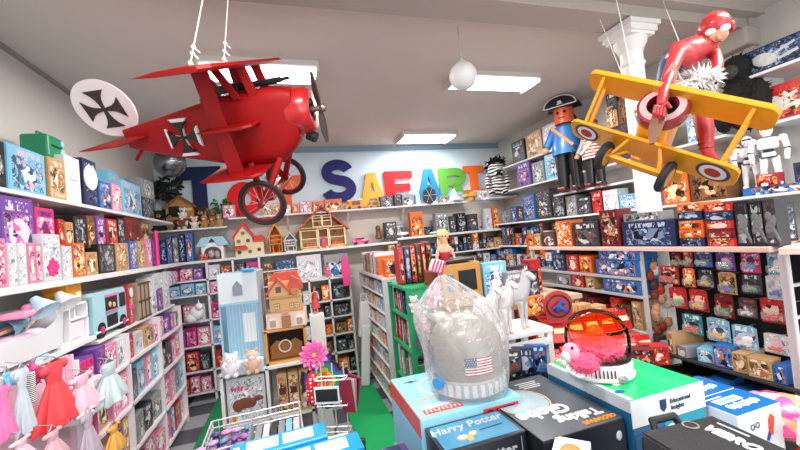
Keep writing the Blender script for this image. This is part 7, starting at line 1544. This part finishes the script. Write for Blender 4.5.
B().ring((.0, .0, .185), .106, .002, 'Z', 36, 6).build('visor_rim', mat('c88a48', .3), e)
fh = D(571, 351, 1.215) - dq
pk = mat('f2557c', .9, bump=.9, scale=90, mottled=.4)
e2 = empty('plush_flamingo', dq + Vector((0, 0, .062)), 0, 'fluffy pink plush flamingo with grey beak lying in the domed toy', 'plush toy')
b = B(); fluff(b, (0, 0, .035), (.095, .09, .045), 260, .022, random.Random(31), 4); fl_ = fh - Vector((0, 0, .062)); fluff(b, (fl_.x * .6, fl_.y * .6, .04), (.05, .05, .035), 90, .02, random.Random(32)); b.build('fluffy_body', pk, e2)
hd = B().sph(fl_, .027, 18).build('head', mat('f59ab0', .7, bump=.3, scale=120), e2, smooth=True)
bd = (D(566, 357, 1.19) - D(572, 350, 1.215))
B().sph(fl_ + bd * .9, (.014, .018, .019), 14).sph(fl_ + bd * 1.25 + Vector((0, 0, -.012)), (.009, .010, .012), 12).build('beak', mat('b9b6b2', .5), hd, smooth=True)
ev = D(572, 348, 1.185) - dq - Vector((0, 0, .062)); B().sph(ev, .0055, 10).build('eye', mat('1a1614', .15), hd)
o = fluff(B(), (0, 0, .012), (.022, .016, .013), 30, .012, random.Random(5)).build('cloth_tag', mat('8d9094', .5, mottled=.4, scale=80), None, P(623, 383, 2, 1.0835)); tag(o, 'crumpled grey cloth lump beside the white dome base on the green box', 'cloth')
# ---- bins of bags between island and gondola
e = empty('bin_table', (1.67, 1.87, 0), 0, 'dark stepped display between island table and right gondola', 'display')
B().box((0, 0, .43), (.70, .38, .86)).build('bin_body', mat('2b2c30', .7), e); B().box((0, .10, .92), (.70, .18, .12)).build('step', mat('2b2c30', .7), e)
def bag_item(loc, rz, c, lab, tilt=-.5, s=1):
    o = B().box((0, 0, .06 * s), (.1 * s, .02, .12 * s), (tilt, 0, 0), bev=.006).build('snack_toy_bag', mat('%s' % c, .25, coat=.7, mottled=.5, scale=40), None, loc, rz); B().box((0, -.012, .075 * s), (.07 * s, .003, .03 * s), (tilt, 0, 0)).build('printed_label', mat('f2dfb4', .4), o); return tag(o, lab, 'bag', 'bags on the stepped display')
k = 0
for r_ in range(4):
    for c_ in range(6):
        nm = ['front', 'second', 'third', 'back'][r_]; bag_item((1.36 + c_ * .118, [1.70, 1.77, 1.84, 1.93][r_], .862 if r_ < 2 else .982), -.25 + rgv if (rgv := R.uniform(-.15, .15)) else 0, ['c8201c', 'd4281c', 'b81c1c'][c_ % 3] if (r_ < 3) else 'c8401c', 'glossy red bag on the stepped display, %s row, %s from left' % (nm, ORD[c_]))
for i, (px, py, z, c, v, lab) in enumerate([(531, 362, .95, 'blue', 0, 'blue car pack hanging below the white horses, right one'), (521, 358, .95, 'navy', 2, 'dark blue car pack below the white horses, left one'), (505, 352, .95, 'charcoal', 0, 'dark pack below the white horses')]):
    q = D(px, py + 12, 1.75); o = it_box(.10, .03, .13, c, v=v, name='car_pack'); q.z = .981; q.y = 1.56; q.x = [1.10, 1.03, .96][i]; o.location = q; o.rotation_euler = (0, 0, -.5); tag(o, lab, 'pack')
tag(B().box((0, 0, .49), (.20, .05, .98)).build('plinth', mat('2a2b30', .7), None, (1.02, 1.585, 0)), 'dark plinth under the car packs below the horses', 'plinth')
fill('back', 1.98, .981, 1.34, 2.0, (.12, .2), (.08, .14), ['orange', 'red', 'maroon', 'tan'], 'on the raised step of the dark display', 'boxes on the dark display', depth=(.06, .1))
for i, (px, py, c, lab) in enumerate([(632, 343, 'red', 'red box with round white pictures right of the amber dome'), (619, 335, 'maroon', 'dark red box behind the amber dome')]):
    q = D(px, py + 10, 1.9); o = it_box(.12, .08, .1, c, v=1); o.location = (1.90 - .1 * i, 1.60, .861);  o.rotation_euler = (0, 0, -.6); tag(o, lab, 'box')
finish_labels()
